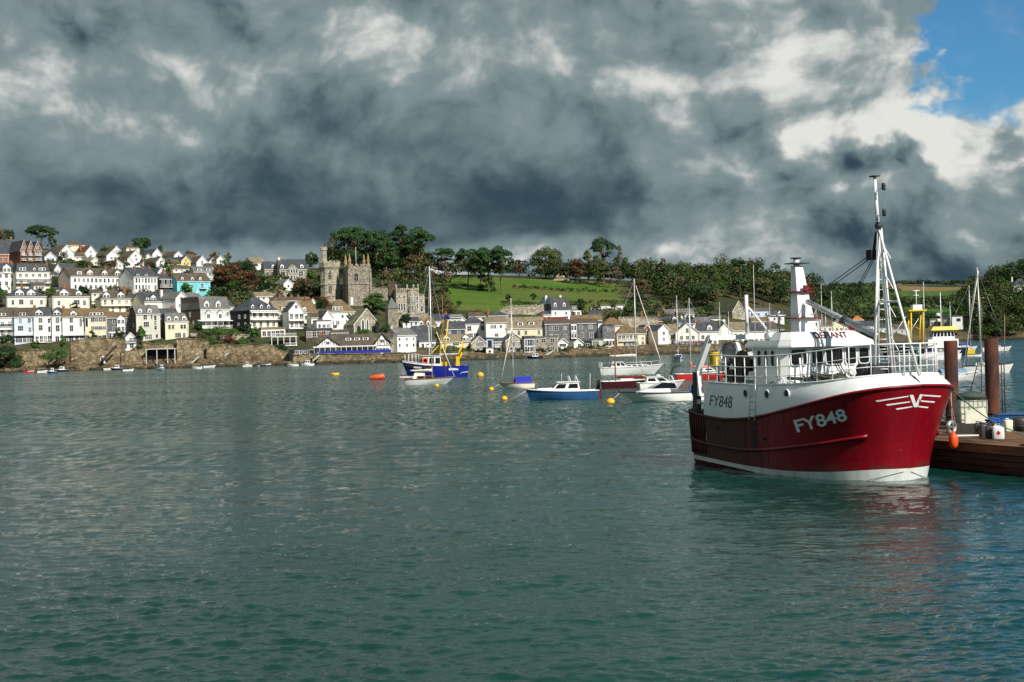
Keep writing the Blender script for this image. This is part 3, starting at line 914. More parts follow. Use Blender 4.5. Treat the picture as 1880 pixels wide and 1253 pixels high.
    # ---- derrick boom
    b = MB(); A, B_ = Vector((8.88, .02, 4.72)), Vector((4.90, .0, 6.02))
    b.tube([A, A + (B_ - A) * .05, A + (B_ - A) * .45], [.07, .12, .115], 10); b.tube([A + (B_ - A) * .45, B_], .095, 10)
    bo = b.build('derrick_boom', M_galv, T)
    c = MB(); c.tube([A + (B_ - A) * .44, A + (B_ - A) * .47], .145, 10); c.build('boom_collar', M_dark, bo)
    c = MB(); c.tube([B_, B_ + (B_ - A).normalized() * .10], [.04, .02], 6); c.build('boom_tip', M_dark, bo)
    c = MB(); c.tube([A + Vector((0, 0, -.16)), A + (B_ - A) * .8 + Vector((0, 0, -.17))], .022, 5); c.tube([A + Vector((0, .06, -.22)), A + (B_ - A) * .7 + Vector((0, .06, -.26))], .018, 5)
    c.build('hydraulic_hose', M_dark, bo)
    # ---- mast: tripod, pole, ladder, lamps
    mst = MB(); top_ = Vector((9.03, .03, 8.35))
    for q in ((8.80, -.12, 3.25), (8.98, .50, 3.25)): mst.tube([q, top_], [.058, .04], 8)
    mst.tube([(9.20, .45, 3.25), top_ + Vector((.08, .05, .1))], [.038, .032], 6)
    mst.tube([(10.95, .0, 3.40), top_ + Vector((.05, 0, -.1))], [.046, .036], 8)
    mst.tube([top_ + Vector((0, 0, -.2)), (8.95, .0, 10.05)], [.07, .05], 8)
    mst.tube([(8.98, .03, 5.85), (9.90, .02, 5.85)], .045, 6)
    mst.tube([(8.9, -.05, 5.80), (9.0, .30, 5.80)], .04, 6)
    mo = mst.build('mast', M_wht, T)
    c = MB(); c.box(8.80, 9.10, -.12, .12, 10.05, 10.09); c.build('masthead_plate', M_dark, mo)
    for z in (9.62, 8.75):
        c = MB(); c.tube([(9.0, .02, z), (9.33, .02, z + .03)], .018, 5); br = c.build('lamp_bracket', M_rail, mo)
        c = MB(); c.lathe([(.05, -.12), (.07, -.11), (.055, -.03), (.07, .0), (.07, .09), (.05, .12)], 10, c=(9.38, .02, z + .06)); c.build('navigation_lamp', M_dark, br)
    c = MB(); c.lathe([(.10, -.10), (.13, -.04), (.13, .06), (.08, .12)], 10, c=(9.05, .03, 8.40)); c.build('mast_collar', M_dark, mo)
    blk = MB(); blk.box(8.55, 8.85, -.14, .10, 7.28, 7.62); blk.tube([(8.8, 0, 7.6), (8.95, 0, 8.2)], .05, 5); blk.build('winch_block', M_black, mo)
    lad = MB(); la = (Vector((9.0, .32, 3.4)), Vector((9.05, .16, 7.9))); lb = (Vector((8.86, .02, 3.4)), Vector((9.0, .06, 7.9)))
    lad.tube(la, .02, 5); lad.tube(lb, .02, 5); lo_ = lad.build('mast_ladder', M_rail, mo)
    for k in range(13):
        t = (k + .6) / 13.5; c = MB(); c.tube([la[0].lerp(la[1], t), lb[0].lerp(lb[1], t)], .015, 5); c.build('rung', M_rail, lo_)
    for z in (4.25, 5.35, 6.3, 7.3):
        x0 = 9.13 - (z - 3.3) * .012; c = MB(); c.tube([(x0, .38 - (z - 3.3) * .06, z), (x0 + .42, .38 - (z - 3.3) * .06, z - .02), (x0, .38 - (z - 3.3) * .06, z + .50)], .016, 5); c.build('step_bracket', M_rail, mo)
    for k, (a, b) in enumerate((((8.68, -.05, 7.45), (5.0, 0, 6.12)), ((8.68, .05, 7.40), (5.15, .05, 6.06)), ((8.70, 0, 7.3), (6.85, .05, 5.45)), ((8.74, .05, 7.3), (6.95, .08, 5.42)))):
        c = MB(); c.tube([a, b], .018 if k < 4 else .01, 4); c.build('topping_wire', M_dark, mo)

    # ---- stern gantry
    g = MB()
    def leg(side):
        return [[(1.30 + dx_, side * (1.95 + dy_), 4.86) for dx_, dy_ in ((-.10, -.1), (.14, -.1), (.14, .10), (-.10, .10))],
                [(.62 + dx_, side * (2.12 + dy_), 3.55) for dx_, dy_ in ((-.10, -.1), (.14, -.1), (.14, .10), (-.10, .10))],
                [(.72 + dx_, side * (2.12 + dy_), 2.60) for dx_, dy_ in ((-.08, -.1), (.18, -.1), (.18, .10), (-.08, .10))]]
    for side in (-1, 1):
        rs = leg(side); g.loft([q + [q[0]] for q in rs], 0, sm=False)
        g.add(rs[0], [(0, 1, 2, 3)]); g.add(rs[-1], [(3, 2, 1, 0)])
    g.box(1.20, 1.46, -2.02, 2.02, 4.72, 4.90)
    gn = g.build('stern_gantry', M_wht, T)
    for side in (-1, 1):
        c = MB(); c.hexa([(.45, side * 2.2 - .1, .95), (.75, side * 2.2 - .1, .95), (.75, side * 2.2 + .1, .95), (.45, side * 2.2 + .1, .95)],
                         [(.42, side * 2.12 - .1, 3.5), (.72, side * 2.12 - .1, 3.5), (.72, side * 2.12 + .1, 3.5), (.42, side * 2.12 + .1, 3.5)]); c.build('gantry_post', M_dark, gn)
    c = MB(); c.tube([(1.33, -.30, 4.9), (1.33, -.30, 6.42)], .07, 8); c.tube([(1.33, -.23, 5.95), (1.33, .75, 4.9)], .045, 6); c.build('gantry_pole', M_wht, gn)
    c = MB(); c.tube([(.25, -2.05, 3.38), (.70, -2.1, 3.45)], .06, 6, 0); c.tube([(.25, -2.05, 3.38), (.25, -2.05, 3.1)], .02, 4)
    hb_ = c.build('towing_arm', M_dark, gn)
    c = MB(); c.torus((.25, -2.05, 2.82), .19, .06, 'y', 16, 6); c.torus((.25, -2.05, 2.82), .10, .05, 'y', 14, 6); c.tube([(.25, -2.05, 3.15), (.25, -2.05, 2.9)], .05, 5); c.build('hanging_block', M_rust, gn)
    # ---- net drum and deck gear
    nd = MB()
    for y in (-1.35, -.10): nd.lathe([(.02, -.03), (.47, -.03), (.47, .03), (.02, .03)], 20, m=1)
    nd = MB()
    def disc(y, r_): 
        pr_ = [(2.75 + r_ * math.cos(2 * math.pi * k / 22), 3.82 + r_ * math.sin(2 * math.pi * k / 22)) for k in range(22)]
        nd.prism(pr_, y - .03, y + .03, 'y', 1)
    for y in (-1.45, -.35, .75): disc(y, .50)
    nd.tube([(2.75, -1.42, 3.82), (2.75, -.38, 3.82)], .30, 14, 0); nd.tube([(2.75, -.32, 3.82), (2.75, .72, 3.82)], .34, 14, 0)
    nd.box(2.55, 2.95, -1.6, -1.5, 3.1, 3.85, 1); nd.box(2.55, 2.95, .8, .9, 3.1, 3.85, 1)
    nd.build('net_drum', [M_rust, M_dark], T)
    c = MB(); c.torus((2.75, -.55, 3.82), .36, .03, 'y', 18, 5); c.torus((2.75, -.65, 3.82), .37, .03, 'y', 18, 5); c.torus((2.75, -.75, 3.82), .36, .03, 'y', 18, 5); c.build('wound_rope', M_orange, T)
    c = MB(); c.lathe([(.02, .0), (.26, .05), (.40, .22), (.43, .45)], 18, cap=False); c.build('ventilator_cowl', M_galv, T, (1.75, -1.25, 4.05), (R(65), R(10), R(20)))
    c = MB(); c.torus((0, 0, 0), .46, .022, 'y', 20, 5, arc=math.pi); c.tube([(-.46, 0, 0), (-.46, 0, -.9)], .022, 5); c.tube([(.46, 0, 0), (.46, 0, -.9)], .022, 5); c.build('cowl_hoop', M_dark, T, (1.85, -1.2, 4.2), R(60))
    c = MB(); c.lathe([(.15, 0), (.19, .03), (.19, .52), (.20, .54), (.17, .55)], 14); c.build('yellow_bin', M_yel, T, (1.95, -2.15, 3.72))
    c = MB(); c.tube([(1.95, -2.0, 3.1), (1.95, -2.0, 3.75)], .05, 6); c.build('bin_bracket', M_dark, T)
    c = MB(); c.tube([(1.45, -1.4, 3.3), (1.7, -1.3, 4.0), (2.1, -1.3, 3.6), (2.3, -1.3, 3.15)], .06, 6); c.box(1.9, 2.3, -1.6, -1.2, 3.1, 3.6); c.build('hauling_winch', M_dark, T)
    for k, (x, y) in enumerate(((3.5, -.6), (3.3, -.2))):
        c = MB(); c.lathe([(.0, 0), (.17, .06), (.2, .2), (.13, .36), (.04, .42)], 12); c.build('deck_buoy', M_orange, T, (x, y, 3.15), (R(70), 0, R(40 + k * 50)))
    # roof gear: life ring hoops, black boxes, life raft
    for k, (x, y) in enumerate(((3.95, -.45), (4.05, .15))):
        c = MB(); c.torus((0, 0, 0), .30, .022, 'y', 20, 5, arc=math.pi); c.build('roof_hoop', M_dark, T, (x, y, 4.67), R(62))
    c = MB(); c.tube([(3.95, .3, 4.80), (4.0, -.1, 4.80)], .10, 10); c.build('orange_float', M_orange, T, (.0, .15, -.02))
    c = MB(); c.box(4.15, 4.55, -.85, -.55, 4.665, 4.96); c.build('roof_locker', M_black, T)
    c = MB(); c.tube([(5.0, -1.55, 4.80), (4.6, -1.55, 4.80)], .14, 12); c.build('float_canister', M_wht, T)
    c = MB(); c.tube([(4.2, -.8, 4.7), (4.2, -.8, 5.6), (4.25, -.75, 5.7)], .035, 5); c.tube([(4.05, -.7, 4.7), (4.1, -.7, 5.5)], .05, 5, 1)
    c.build('roof_pipe', [M_galv, M_dark], T)
    c = MB(); c.tube([(4.1, -1.2, 5.55), (4.1, .2, 5.55)], .035, 6); c.box(4.05, 4.15, -.2, .0, 5.5, 5.66); c.tube([(4.1, -1.2, 5.55), (4.1, -1.2, 4.66)], .02, 4); c.build('radar_scanner', M_galv, T)
    for (x, y, h_) in ((3.9, -1.6, 4.6), (3.8, 1.4, 3.4)):
        c = MB(); c.tube([(x, y, 4.66), (x, y, 4.66 + h_ * .6)], [.014, .006], 4); c.build('whip_aerial', M_rail, T)
    for (x, y) in ((5.9, .9), (5.95, -.2)):
        c = MB(); c.tube([(x, y, 4.93), (x, y, 5.35)], .012, 4); c.build('roof_rail_post', M_rail, T)
    c = MB(); c.box(8.2, 8.9, -.25, .5, 3.25, 3.75); c.tube([(8.5, -.5, 3.6), (8.5, .8, 3.6)], .2, 10); c.build('anchor_winch', M_dark, T)
    c = MB(); c.lathe([(.02, .0), (.12, .02), (.13, .12), (.07, .17), (.02, .18)], 10); c.build('orange_lamp', M_orange, T, (6.05, 1.05, 4.935))
    # nets heaped on the foredeck
    rng = random.Random(3); c = MB()
    for k in range(26):
        x, y = 6.55 + rng.random() * 1.6, -1.75 + rng.random() * 1.9
        r_ = .16 + rng.random() * .16; pts = [(x + r_ * math.cos(t) * 1.5, y + r_ * math.sin(t) * 1.5, 3.18 + rng.random() * .26 + .03 * math.sin(3 * t)) for t in [q * .7 for q in range(10)]]
        c.tube(pts, .045, 5)
    c.build('net_heap', M_net, T)
    for k in range(3):
        c = MB(); pts = [(6.1 + .08 * k + t * .14, .25 + .05 * k - .25 * math.sin(t * .6), 4.3 - t * .21 + .05 * math.sin(t)) for t in range(6)]; c.tube(pts, .02, 5); c.build('hanging_hose', M_black, T)
    for (y, h_) in ((-1.35, .9), (-.35, .75), (.6, .6)):
        c = MB(); c.tube([(6.35, y, 3.12), (6.30, y, 3.12 + h_)], .04, 6); c.build('deck_post', M_rail, T)
    for k in range(3):
        c = MB(); c.tube([(10.2 - .25 * k, .55 + .18 * k, 4.35), (10.25 - .25 * k, .6 + .18 * k, 3.9), (10.1 - .25 * k, .65 + .18 * k, 3.5)], .025, 5); c.build('hanging_rope', M_rope, T)
    # weld seams between the shell plates, rust weeping from freeing ports
    for side in (-1, 1):
        for s in (.16, .30, .44, .57, .69, .80):
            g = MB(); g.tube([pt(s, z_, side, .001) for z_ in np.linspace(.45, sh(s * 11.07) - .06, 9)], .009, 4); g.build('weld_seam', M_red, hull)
    for k in range(9):
        s = .13 + .075 * k; q = pt(s, sh(s * 11.07) - .05, -1, .004); z1 = q.z - .25 - .35 * ((k * 37) % 10) / 10; e = pt(s, z1, -1, .004)
        g = MB(); g.add([q + Vector((-.02, 0, 0)), q + Vector((.025, 0, 0)), e + Vector((.012, 0, 0)), e + Vector((-.006, 0, 0))], [(0, 1, 2, 3)]); g.build('rust_streak', M_rust, hull, fix=False)
    for k in range(3):
        g = MB(); pts = [top(.5 + .1 * k, -1, .02 + .10 * math.sin(t * .9), .35 + .02 * t) + Vector((t * .12, .05 * math.sin(t * 2 + k), 0)) for t in range(9)]; g.tube(pts, .025, 5); g.build('slack_rope', [M_rope, M_ropew, M_teal][k], T)
    return T, O, ux, uy


TRAW = build_trawler()

# ================================================================== BARGE, PILES AND WHAT STANDS ON IT
def build_barge():
    T, O, ux, uy = TRAW
    th = math.atan2(ux.y, ux.x)
    Lp = lambda x, y, z=0: O + ux * x + uy * y + Vector((0, 0, z))
    B = thing('work_barge', 'low rusty timber work barge alongside the red trawler', 'barge', Lp(3, 3.5), th)
    # local frame of the barge: x along, y inboard
    rng = random.Random(11)
    c = MB(); c.box(-7.5, 11, .10, 5.8, -.4, .90); c.build('barge_hull', M_woodd, B)
    z = .02
    for k, hgt in enumerate((.22, .20, .22, .24)):             # wales along the side
        x = -7.5
        while x < 11:
            L_ = min(rng.uniform(3.5, 5.5), 11 - x)
            c = MB(); o_ = rng.uniform(.0, .05)
            c.box(x + .01, x + L_ - .01, -.02 - o_, .097, z + .012, z + hgt - .012)
            c.build('wale', [M_woodd, M_woodd, M_woodd, M_wood][k], B); x += L_
        z += hgt
    y = -.04
    while y < 5.75:                                             # deck planks
        w_ = rng.uniform(.20, .26); x = -7.5 + rng.uniform(-.0, .3)
        while x < 11:
            L_ = min(rng.uniform(3, 6), 11 - x)
            if L_ < .3: break
            c = MB(); c.box(x + .008, x + L_ - .008, y + .008, y + w_ - .008, .905, .965 + rng.uniform(0, .018)); c.build('plank', M_wood, B); x += L_
        y += w_
    c = MB(); c.box(-7.4, 10.9, 5.45, 5.75, .985, 1.14); c.build('coaming', M_wood, B)
    c = MB(); c.hexa([(8.4, .15, .99), (11, .25, .99), (11, .5, .99), (8.4, .4, .99)], [(8.4, .15, 1.03), (11, .25, 1.30), (11, .5, 1.30), (8.4, .4, 1.03)]); c.build('loose_timber', M_wood, B)
    c = MB(); c.box(7.6, 11, 1.6, 1.9, .99, 1.12); c.build('loose_timber', M_wood, B)

    def pile(px0, px1, ytop, D, label):
        p0 = P((px0 + px1) / 2, ytop, D); r_ = (px1 - px0) / 2 * D / F
        t = thing('mooring_pile', label, 'pile', (p0.x, p0.y, 0), 0, 'steel mooring piles')
        m_ = MB(); m_.lathe([(r_, -3), (r_, p0.z - .02), (r_ * .97, p0.z)], 24, cap=False); m_.lathe([(r_ * .9, p0.z), (r_ * .9, -1)], 24, cap=False); m_.build('tube', M_rustp, t)
        m_ = MB(); m_.lathe([(r_ * .97, p0.z), (r_ * .9, p0.z)], 24, cap=False); m_.lathe([(.0, p0.z - .25), (r_ * .9, p0.z - .25)], 24, cap=False); m_.build('rim', M_rust, t)
        for zz in (1.35, 1.15):
            m_ = MB(); m_.torus((0, 0, zz), r_ + .03, .025, 'z', 24, 6); m_.build('band', M_rust, t)
        return t
    pile(1733, 1757, 626, 58.5, 'rusty round steel pile nearest the trawler bow')
    pile(1807, 1832, 623, 59.5, 'rusty round steel pile behind the white jerrycan')

    # IBC tank in its cage
    q = P(1784, 782, 55.5)
    t = thing('liquid_tank', 'square milky plastic tank in a wire cage standing on barge', 'tank', (q.x, q.y, .97), th + R(60))
    c = MB(); c.box(-.48, .48, -.55, .55, .16, 1.12); c.build('bottle', M_plas, t)
    c = MB(); c.box(-.5, .5, -.57, .57, 0, .13); c.build('pallet', M_woodd, t)
    for sx in range(7):
        x = -.5 + sx * 1. / 6
        c = MB(); c.tube([(x, -.58, .13), (x, -.58, 1.14), (x, .58, 1.14), (x, .58, .13)], .012, 4); c.build('cage_bar', M_galv, t)
    for sy in range(1, 6):
        y = -.58 + sy * 1.16 / 6
        c = MB(); c.tube([(-.51, y, .13), (-.51, y, 1.14)], .012, 4); c.tube([(.51, y, .13), (.51, y, 1.14)], .012, 4); c.build('cage_bar', M_galv, t)
    for zz in (.15, .4, .65, .9, 1.14):
        c = MB(); c.tube([(-.51, -.59, zz), (.51, -.59, zz), (.51, .59, zz), (-.51, .59, zz), (-.51, -.59, zz)], .012, 4); c.build('cage_hoop', M_galv, t)
    # tarpaulin bundle on top
    rng = random.Random(4); m_ = MB(); rings = []
    for i in range(9):
        a = i / 8 * math.pi
        rings.append([(math.cos(a) * -.56, .60 * math.sin(a) ** .6 * math.cos(b), .30 * max(math.sin(a), .02) ** .5 * (1 + rng.uniform(-.15, .15)) * (.5 + .5 * abs(math.sin(b)) ) * (1 if math.sin(b) > 0 else .05)) for b in [k / 12 * 2 * math.pi for k in range(13)]])
    m_.loft(rings, 0); tb = m_.build('tarpaulin', M_ptarp, None, (q.x, q.y, 2.14), th + R(60))
    tag(tb, 'bunched dark green tarpaulin lying on the caged tank', 'tarpaulin')

    # jerrycans
    def can(px, py, D, w_, h_, m_, label, rot=0, rnd=False):
        q = P(px, py, D); t = thing('jerrycan', label, 'jerrycan', (q.x, q.y, .985), th + R(60 + rot), 'jerrycans on the barge')
        c = MB(); d_ = w_ * .8
        def rr(wd, dp, r_): return [(sx * (wd / 2 - r_) + r_ * math.cos(a), sy * (dp / 2 - r_) + r_ * math.sin(a)) for (sx, sy, t0) in ((1, 1, 0), (-1, 1, 90), (-1, -1, 180), (1, -1, 270)) for a in [R(t0 + k) for k in (0, 45, 90)]]
        base = rr(w_, d_, w_ * .18)
        prof = [(0.93, 0), (1, .03), (1, h_ * .82), (.9, h_ * .9), (.55, h_ * .95)]
        rings = [[(x * k, y * k, zz) for x, y in base] + [(base[0][0] * k, base[0][1] * k, zz)] for k, zz in prof]
        c.loft(rings, 0); c.add([(x * .55, y * .55, h_ * .95) for x, y in base], [tuple(range(12))])
        c.build('body', m_, t)
        c = MB(); c.tube([(-w_ * .28, 0, h_ * .90), (-w_ * .25, 0, h_ * 1.04), (w_ * .1, 0, h_ * 1.04), (w_ * .12, 0, h_ * .9)], .02, 5); c.build('handle', m_, t)
        c = MB(); c.lathe([(.035, h_ * .9), (.035, h_ * 1.02)], 8, c=(w_ * .28, 0, 0)); c.build('cap', M_redtrim if m_ is M_wht else M_black, t)
        return t, d_
    can(1797, 801, 51.6, .30, .50, M_jerry, 'dark jerrycan farthest left beside the tank')
    can(1806, 803, 50.8, .28, .50, M_jerry, 'dark jerrycan in the middle of the row', 8)
    can(1816, 805, 50.2, .26, .48, M_jerry, 'brownish dark jerrycan touching the white one', -6)
    t, d_ = can(1833, 806, 49.8, .40, .50, M_wht, 'white jerrycan with a red diamond hazard mark', -10)
    c = MB(); c.add([(0, -d_ / 2 - .006, .13), (.075, -d_ / 2 - .006, .22), (0, -d_ / 2 - .006, .31), (-.075, -d_ / 2 - .006, .22)], [(0, 1, 2, 3)]); c.build('hazard_diamond', mat('hazard_red', (.5, .01, .02), .5, .03), t)
    can(1851, 800, 53.5, .34, .46, M_plas, 'pale plastic drum half hidden behind white jerrycan', 20)
    # blue rope heap on the cans, black box, boards, scrap, coil
    def heap(px, py, D, zb, m_, label, cat, n, s, r_, name, seed):
        q = P(px, py, D); rg = random.Random(seed); c = MB()
        for k in range(n):
            ph = rg.random() * 6.28; rad = s * rg.uniform(.4, 1)
            c.tube([(rad * math.cos(ph + a) * 1.3 + rg.uniform(-.02, .02), rad * math.sin(ph + a) + rg.uniform(-.02, .02), .03 + k / n * s * .55 + rg.uniform(0, .05)) for a in [i * .6 for i in range(9)]], r_, 5)
        o = c.build(name, m_, None, (q.x, q.y, zb)); tag(o, label, cat); return o
    heap(1826, 780, 51.2, 1.45, M_teal, 'tangle of blue rope draped over the dark jerrycans', 'rope', 14, .26, .02, 'rope_tangle', 1)
    heap(1755, 796, 53.5, .985, mat('brown_scrap', (.22, .10, .045), .9, .3, 6, .3), 'brown coil of old rope under the left pile', 'rope', 12, .26, .04, 'rope_coil', 2)
    heap(1773, 790, 55.0, .985, M_rust, 'rusty scrap chain heaped between pile and tank', 'chain', 12, .24, .045, 'scrap_chain', 3)
    q = P(1747, 797, 52.5); c = MB(); c.torus((0, 0, .27), .20, .075, 'y', 20, 8); c.lathe([(.12, -.05), (.12, .05)], 14, c=(0, 0, .27)); o = c.build('cable_reel', M_galv, None, (q.x, q.y, .985), R(35)); tag(o, 'grey cable reel standing by the trawler bow', 'reel')
    q = P(1779, 796, 53.2); c = MB(); c.box(-.55, .55, -.35, .35, 0, .36); o = c.build('fish_box', mat('dark_box', (.035, .028, .024), .8, .3, 4), None, (q.x, q.y, .985), th + R(62)); tag(o, 'low dark box under the leaning pale board', 'box')
    q = P(1795, 782, 53.0); c = MB(); c.hexa([(-.45, -.03, 0), (.45, -.03, 0), (.45, .03, 0), (-.45, .03, 0)], [(-.38, .2, .45), (.30, .2, .58), (.30, .25, .58), (-.38, .25, .45)]); o = c.build('board', mat('pale_board', (.55, .53, .42), .7, .1), None, (q.x, q.y, 1.35), th + R(62)); tag(o, 'pale board leaning on the tank cage', 'board')
    q = P(1773, 799, 51.5); c = MB(); c.box(-.45, .45, -.07, .07, 0, .05); o = c.build('plastic_strip', M_wht, None, (q.x, q.y, .99), R(-4)); tag(o, 'white plastic strip lying on the barge deck', 'plank')
    q = P(1862, 790, 57.0); c = MB(); c.box(-.7, .9, -.4, .4, 0, .42); c.box(-.74, .94, -.44, .44, .42, .47); o = c.build('crate', M_blue2, None, (q.x, q.y, .985), th + R(62)); tag(o, 'flat blue crate at the right edge of the barge', 'crate')
    q = P(1874, 795, 53.5); c = MB(); c.lathe([(.30, 0), (.32, .4), (.28, .5), (.1, .55)], 14); c.lathe([(.33, .18), (.345, .2), (.33, .22)], 14, cap=False); o = c.build('tub', M_jerry, None, (q.x, q.y, .985)); tag(o, 'dark round tub at the right edge of the barge', 'tub')
    # thin scaffold frame beyond the tank
    for (pa, pb, D, lab) in (((1796, 664), (1776, 742), 62, 'thin dark iron frame rising behind the caged tank'), ((1838, 668), (1841, 770), 62, 'thin dark iron frame to the right of right pile')):
        a = P(*pa, D); b = P(*pb, D); c = MB()
        c.tube([a, b], .025, 5); c.tube([P(pa[0] + 5, pa[1], D + .5), P(pa[0] + 8, 770, D + .5)], .025, 5)
        for k in range(1, 6): c.tube([a.lerp(b, k / 6), P(pa[0] + 5 + 3 * k / 6, pa[1] + (770 - pa[1]) * k / 6, D + .5)], .015, 4)
        tag(c.build('iron_frame', M_rust), lab, 'frame')
    # orange fender on its rope
    f = thing('fender', 'orange inflated fender hanging between trawler bow and barge', 'fender', Lp(9.55, 2.50, 0))
    c = MB(); c.lathe([(.03, .84), (.10, .88), (.15, .98), (.155, 1.12), (.145, 1.26), (.085, 1.35), (.04, 1.39), (.04, 1.45)], 16); c.build('body', M_orange, f)
    c = MB(); c.tube([(0, 0, 1.44), (-.05, -.05, 1.9), (-.12, -.25, 2.95)], .018, 5); c.build('lanyard', M_ropew, f)
    # mooring lines
    a = Lp(10.2, 1.75, 3.02)
    for k, (e, lab, sag) in enumerate(((P(1884, 800, 49.5), 'green mooring line from trawler bow down to barge end', .25), (P(1757, 790, 53.5), 'slack pale line from trawler bow to barge by pile', .1))):
        c = MB(); c.tube([a.lerp(e, i / 14) - Vector((0, 0, sag * math.sin(math.pi * i / 14))) for i in range(15)], .022, 5)
        tag(c.build('mooring_line', [M_rope, M_ropew][k]), lab, 'rope')


build_barge()

# ================================================================== SMALL CRAFT
def hull_shape(L, B, fb, sheer=.25, rake=.12, transom=.75, full=.5, draft=.3, n=15, tum=0.0):
    """half-breadth hull, x from stern(0) to stem(L), z=0 at the waterline; returns rings of each side and the deck outline"""
    rings = []
    for i in range(n):
        s = i / (n - 1)
        e = max(1 - ((max(s - full, 0)) / (1 - full)) ** 2.2, 0.0)
        a = transom + (1 - transom) * min(s / max(full, .01), 1) ** .7
        bs = B / 2 * a * e
        bw = B / 2 * a * max(1 - ((max(s - full * .7, 0)) / (1 - full * .7)) ** 1.7, 0) * .93
        zt = fb + sheer * (s ** 2) + sheer * .25 * (1 - s) ** 2
        xt = s * L; xw = (s * (1 - rake) + .02) * L
        row = []
        for (t, bb) in ((-.5, 0), (0.0, bw), (.22, bw + (bs - bw) * .35), (.55, bw + (bs - bw) * .72), (1.0, bs)):
            z = -draft if t < 0 else t * zt
            x = xw + (xt - xw) * max(t, 0)
            row.append((x, bb, z))
        rings.append(row)
    return rings


def add_hull(T, L, B, fb, mats, name='hull', stripe=False, deck=None, inset=.0, **kw):
    rings = hull_shape(L, B, fb, **kw); h = MB()
    for sd in (-1, 1):
        rr = [[(x, sd * y, z) for x, y, z in r] for r in rings]
        for j in range(4): h.loft([[r[j], r[j + 1]] for r in rr], [1, 1, 0, 0][j] if len(mats) > 1 and j == 0 else (1 if (len(mats) > 1 and stripe and j == 1) else 0))
        h.loft([[p, (p[0], 0, p[2])] for p in rr[0]], 0, sm=False)
    ho = h.build(name, mats, T)
    top = [r[-1] for r in rings]
    d = MB(); dz = -inset
    d.loft([[(x, -y * (.97 if inset else 1), z + dz), (x, 0, z + dz + (.03 if not inset else 0)), (x, y * (.97 if inset else 1), z + dz)] for x, y, z in top], 0)
    if inset:
        for sd in (-1, 1): d.loft([[(x, sd * y, z), (x, sd * y * .97, z + dz)] for x, y, z in top], 0)
    d.build('deck', deck or mats[0], T)
    g = MB()
    for sd in (-1, 1): g.tube([(x, sd * (y + .01), z + .01) for x, y, z in top], .035 + .004 * L * .5, 5)
    g.build('gunwale', mats[2] if len(mats) > 2 else mats[0], ho)
    return ho, top


def cabin(T, x0, x1, w, z0, h, m, rake=.25, back=.05, name='cabin', taper=.85, roof=None, wins=0, over=.0):
    """deckhouse tapering upwards, windows as separate panes on both sides and the front"""
    c = MB(); w2 = w * taper
    lo = [(x0, -w / 2, z0), (x1, -w / 2 * .9, z0), (x1, w / 2 * .9, z0), (x0, w / 2, z0)]
    hi = [(x0 + back, -w2 / 2, z0 + h), (x1 - rake, -w2 / 2 * .9, z0 + h), (x1 - rake, w2 / 2 * .9, z0 + h), (x0 + back, w2 / 2, z0 + h)]
    c.hexa(lo, hi); o = c.build(name, m, T)
    if roof is not None:
        r = MB(); r.box(x0 + back - over, x1 - rake + over, -w2 / 2 - over * .6, w2 / 2 + over * .6, z0 + h, z0 + h + .06); r.build('roof', roof, T)
    if wins:
        for sd in (-1, 1):
            for k in range(wins):
                a, b = (k + .12) / wins, (k + .88) / wins
                P4 = []
                for (t, v) in ((a, .30), (b, .30), (b, .82), (a, .82)):
                    xl, xh = x0 + (x1 - x0) * t, x0 + back + (x1 - rake - x0 - back) * t
                    yl, yh_ = w / 2 * (1 - .1 * t), w2 / 2 * (1 - .1 * t)
                    P4.append((xl + (xh - xl) * v, sd * (yl + (yh_ - yl) * v + .015), z0 + h * v))
                g = MB(); g.add(P4, [(0, 1, 2, 3)]); g.build('side_window', M_glass, o)
        for k in range(2):
            a, b = (k + .08) / 2, (k + .92) / 2
            P4 = [(x1 - rake * v + .012, (-.9 + 1.8 * t) * (w / 2 + (w2 / 2 - w / 2) * v), z0 + h * v) for (t, v) in ((a, .28), (b, .28), (b, .85), (a, .85))]
            g = MB(); g.add(P4, [(0, 1, 2, 3)]); g.build('windscreen', M_glass, o)
    return o


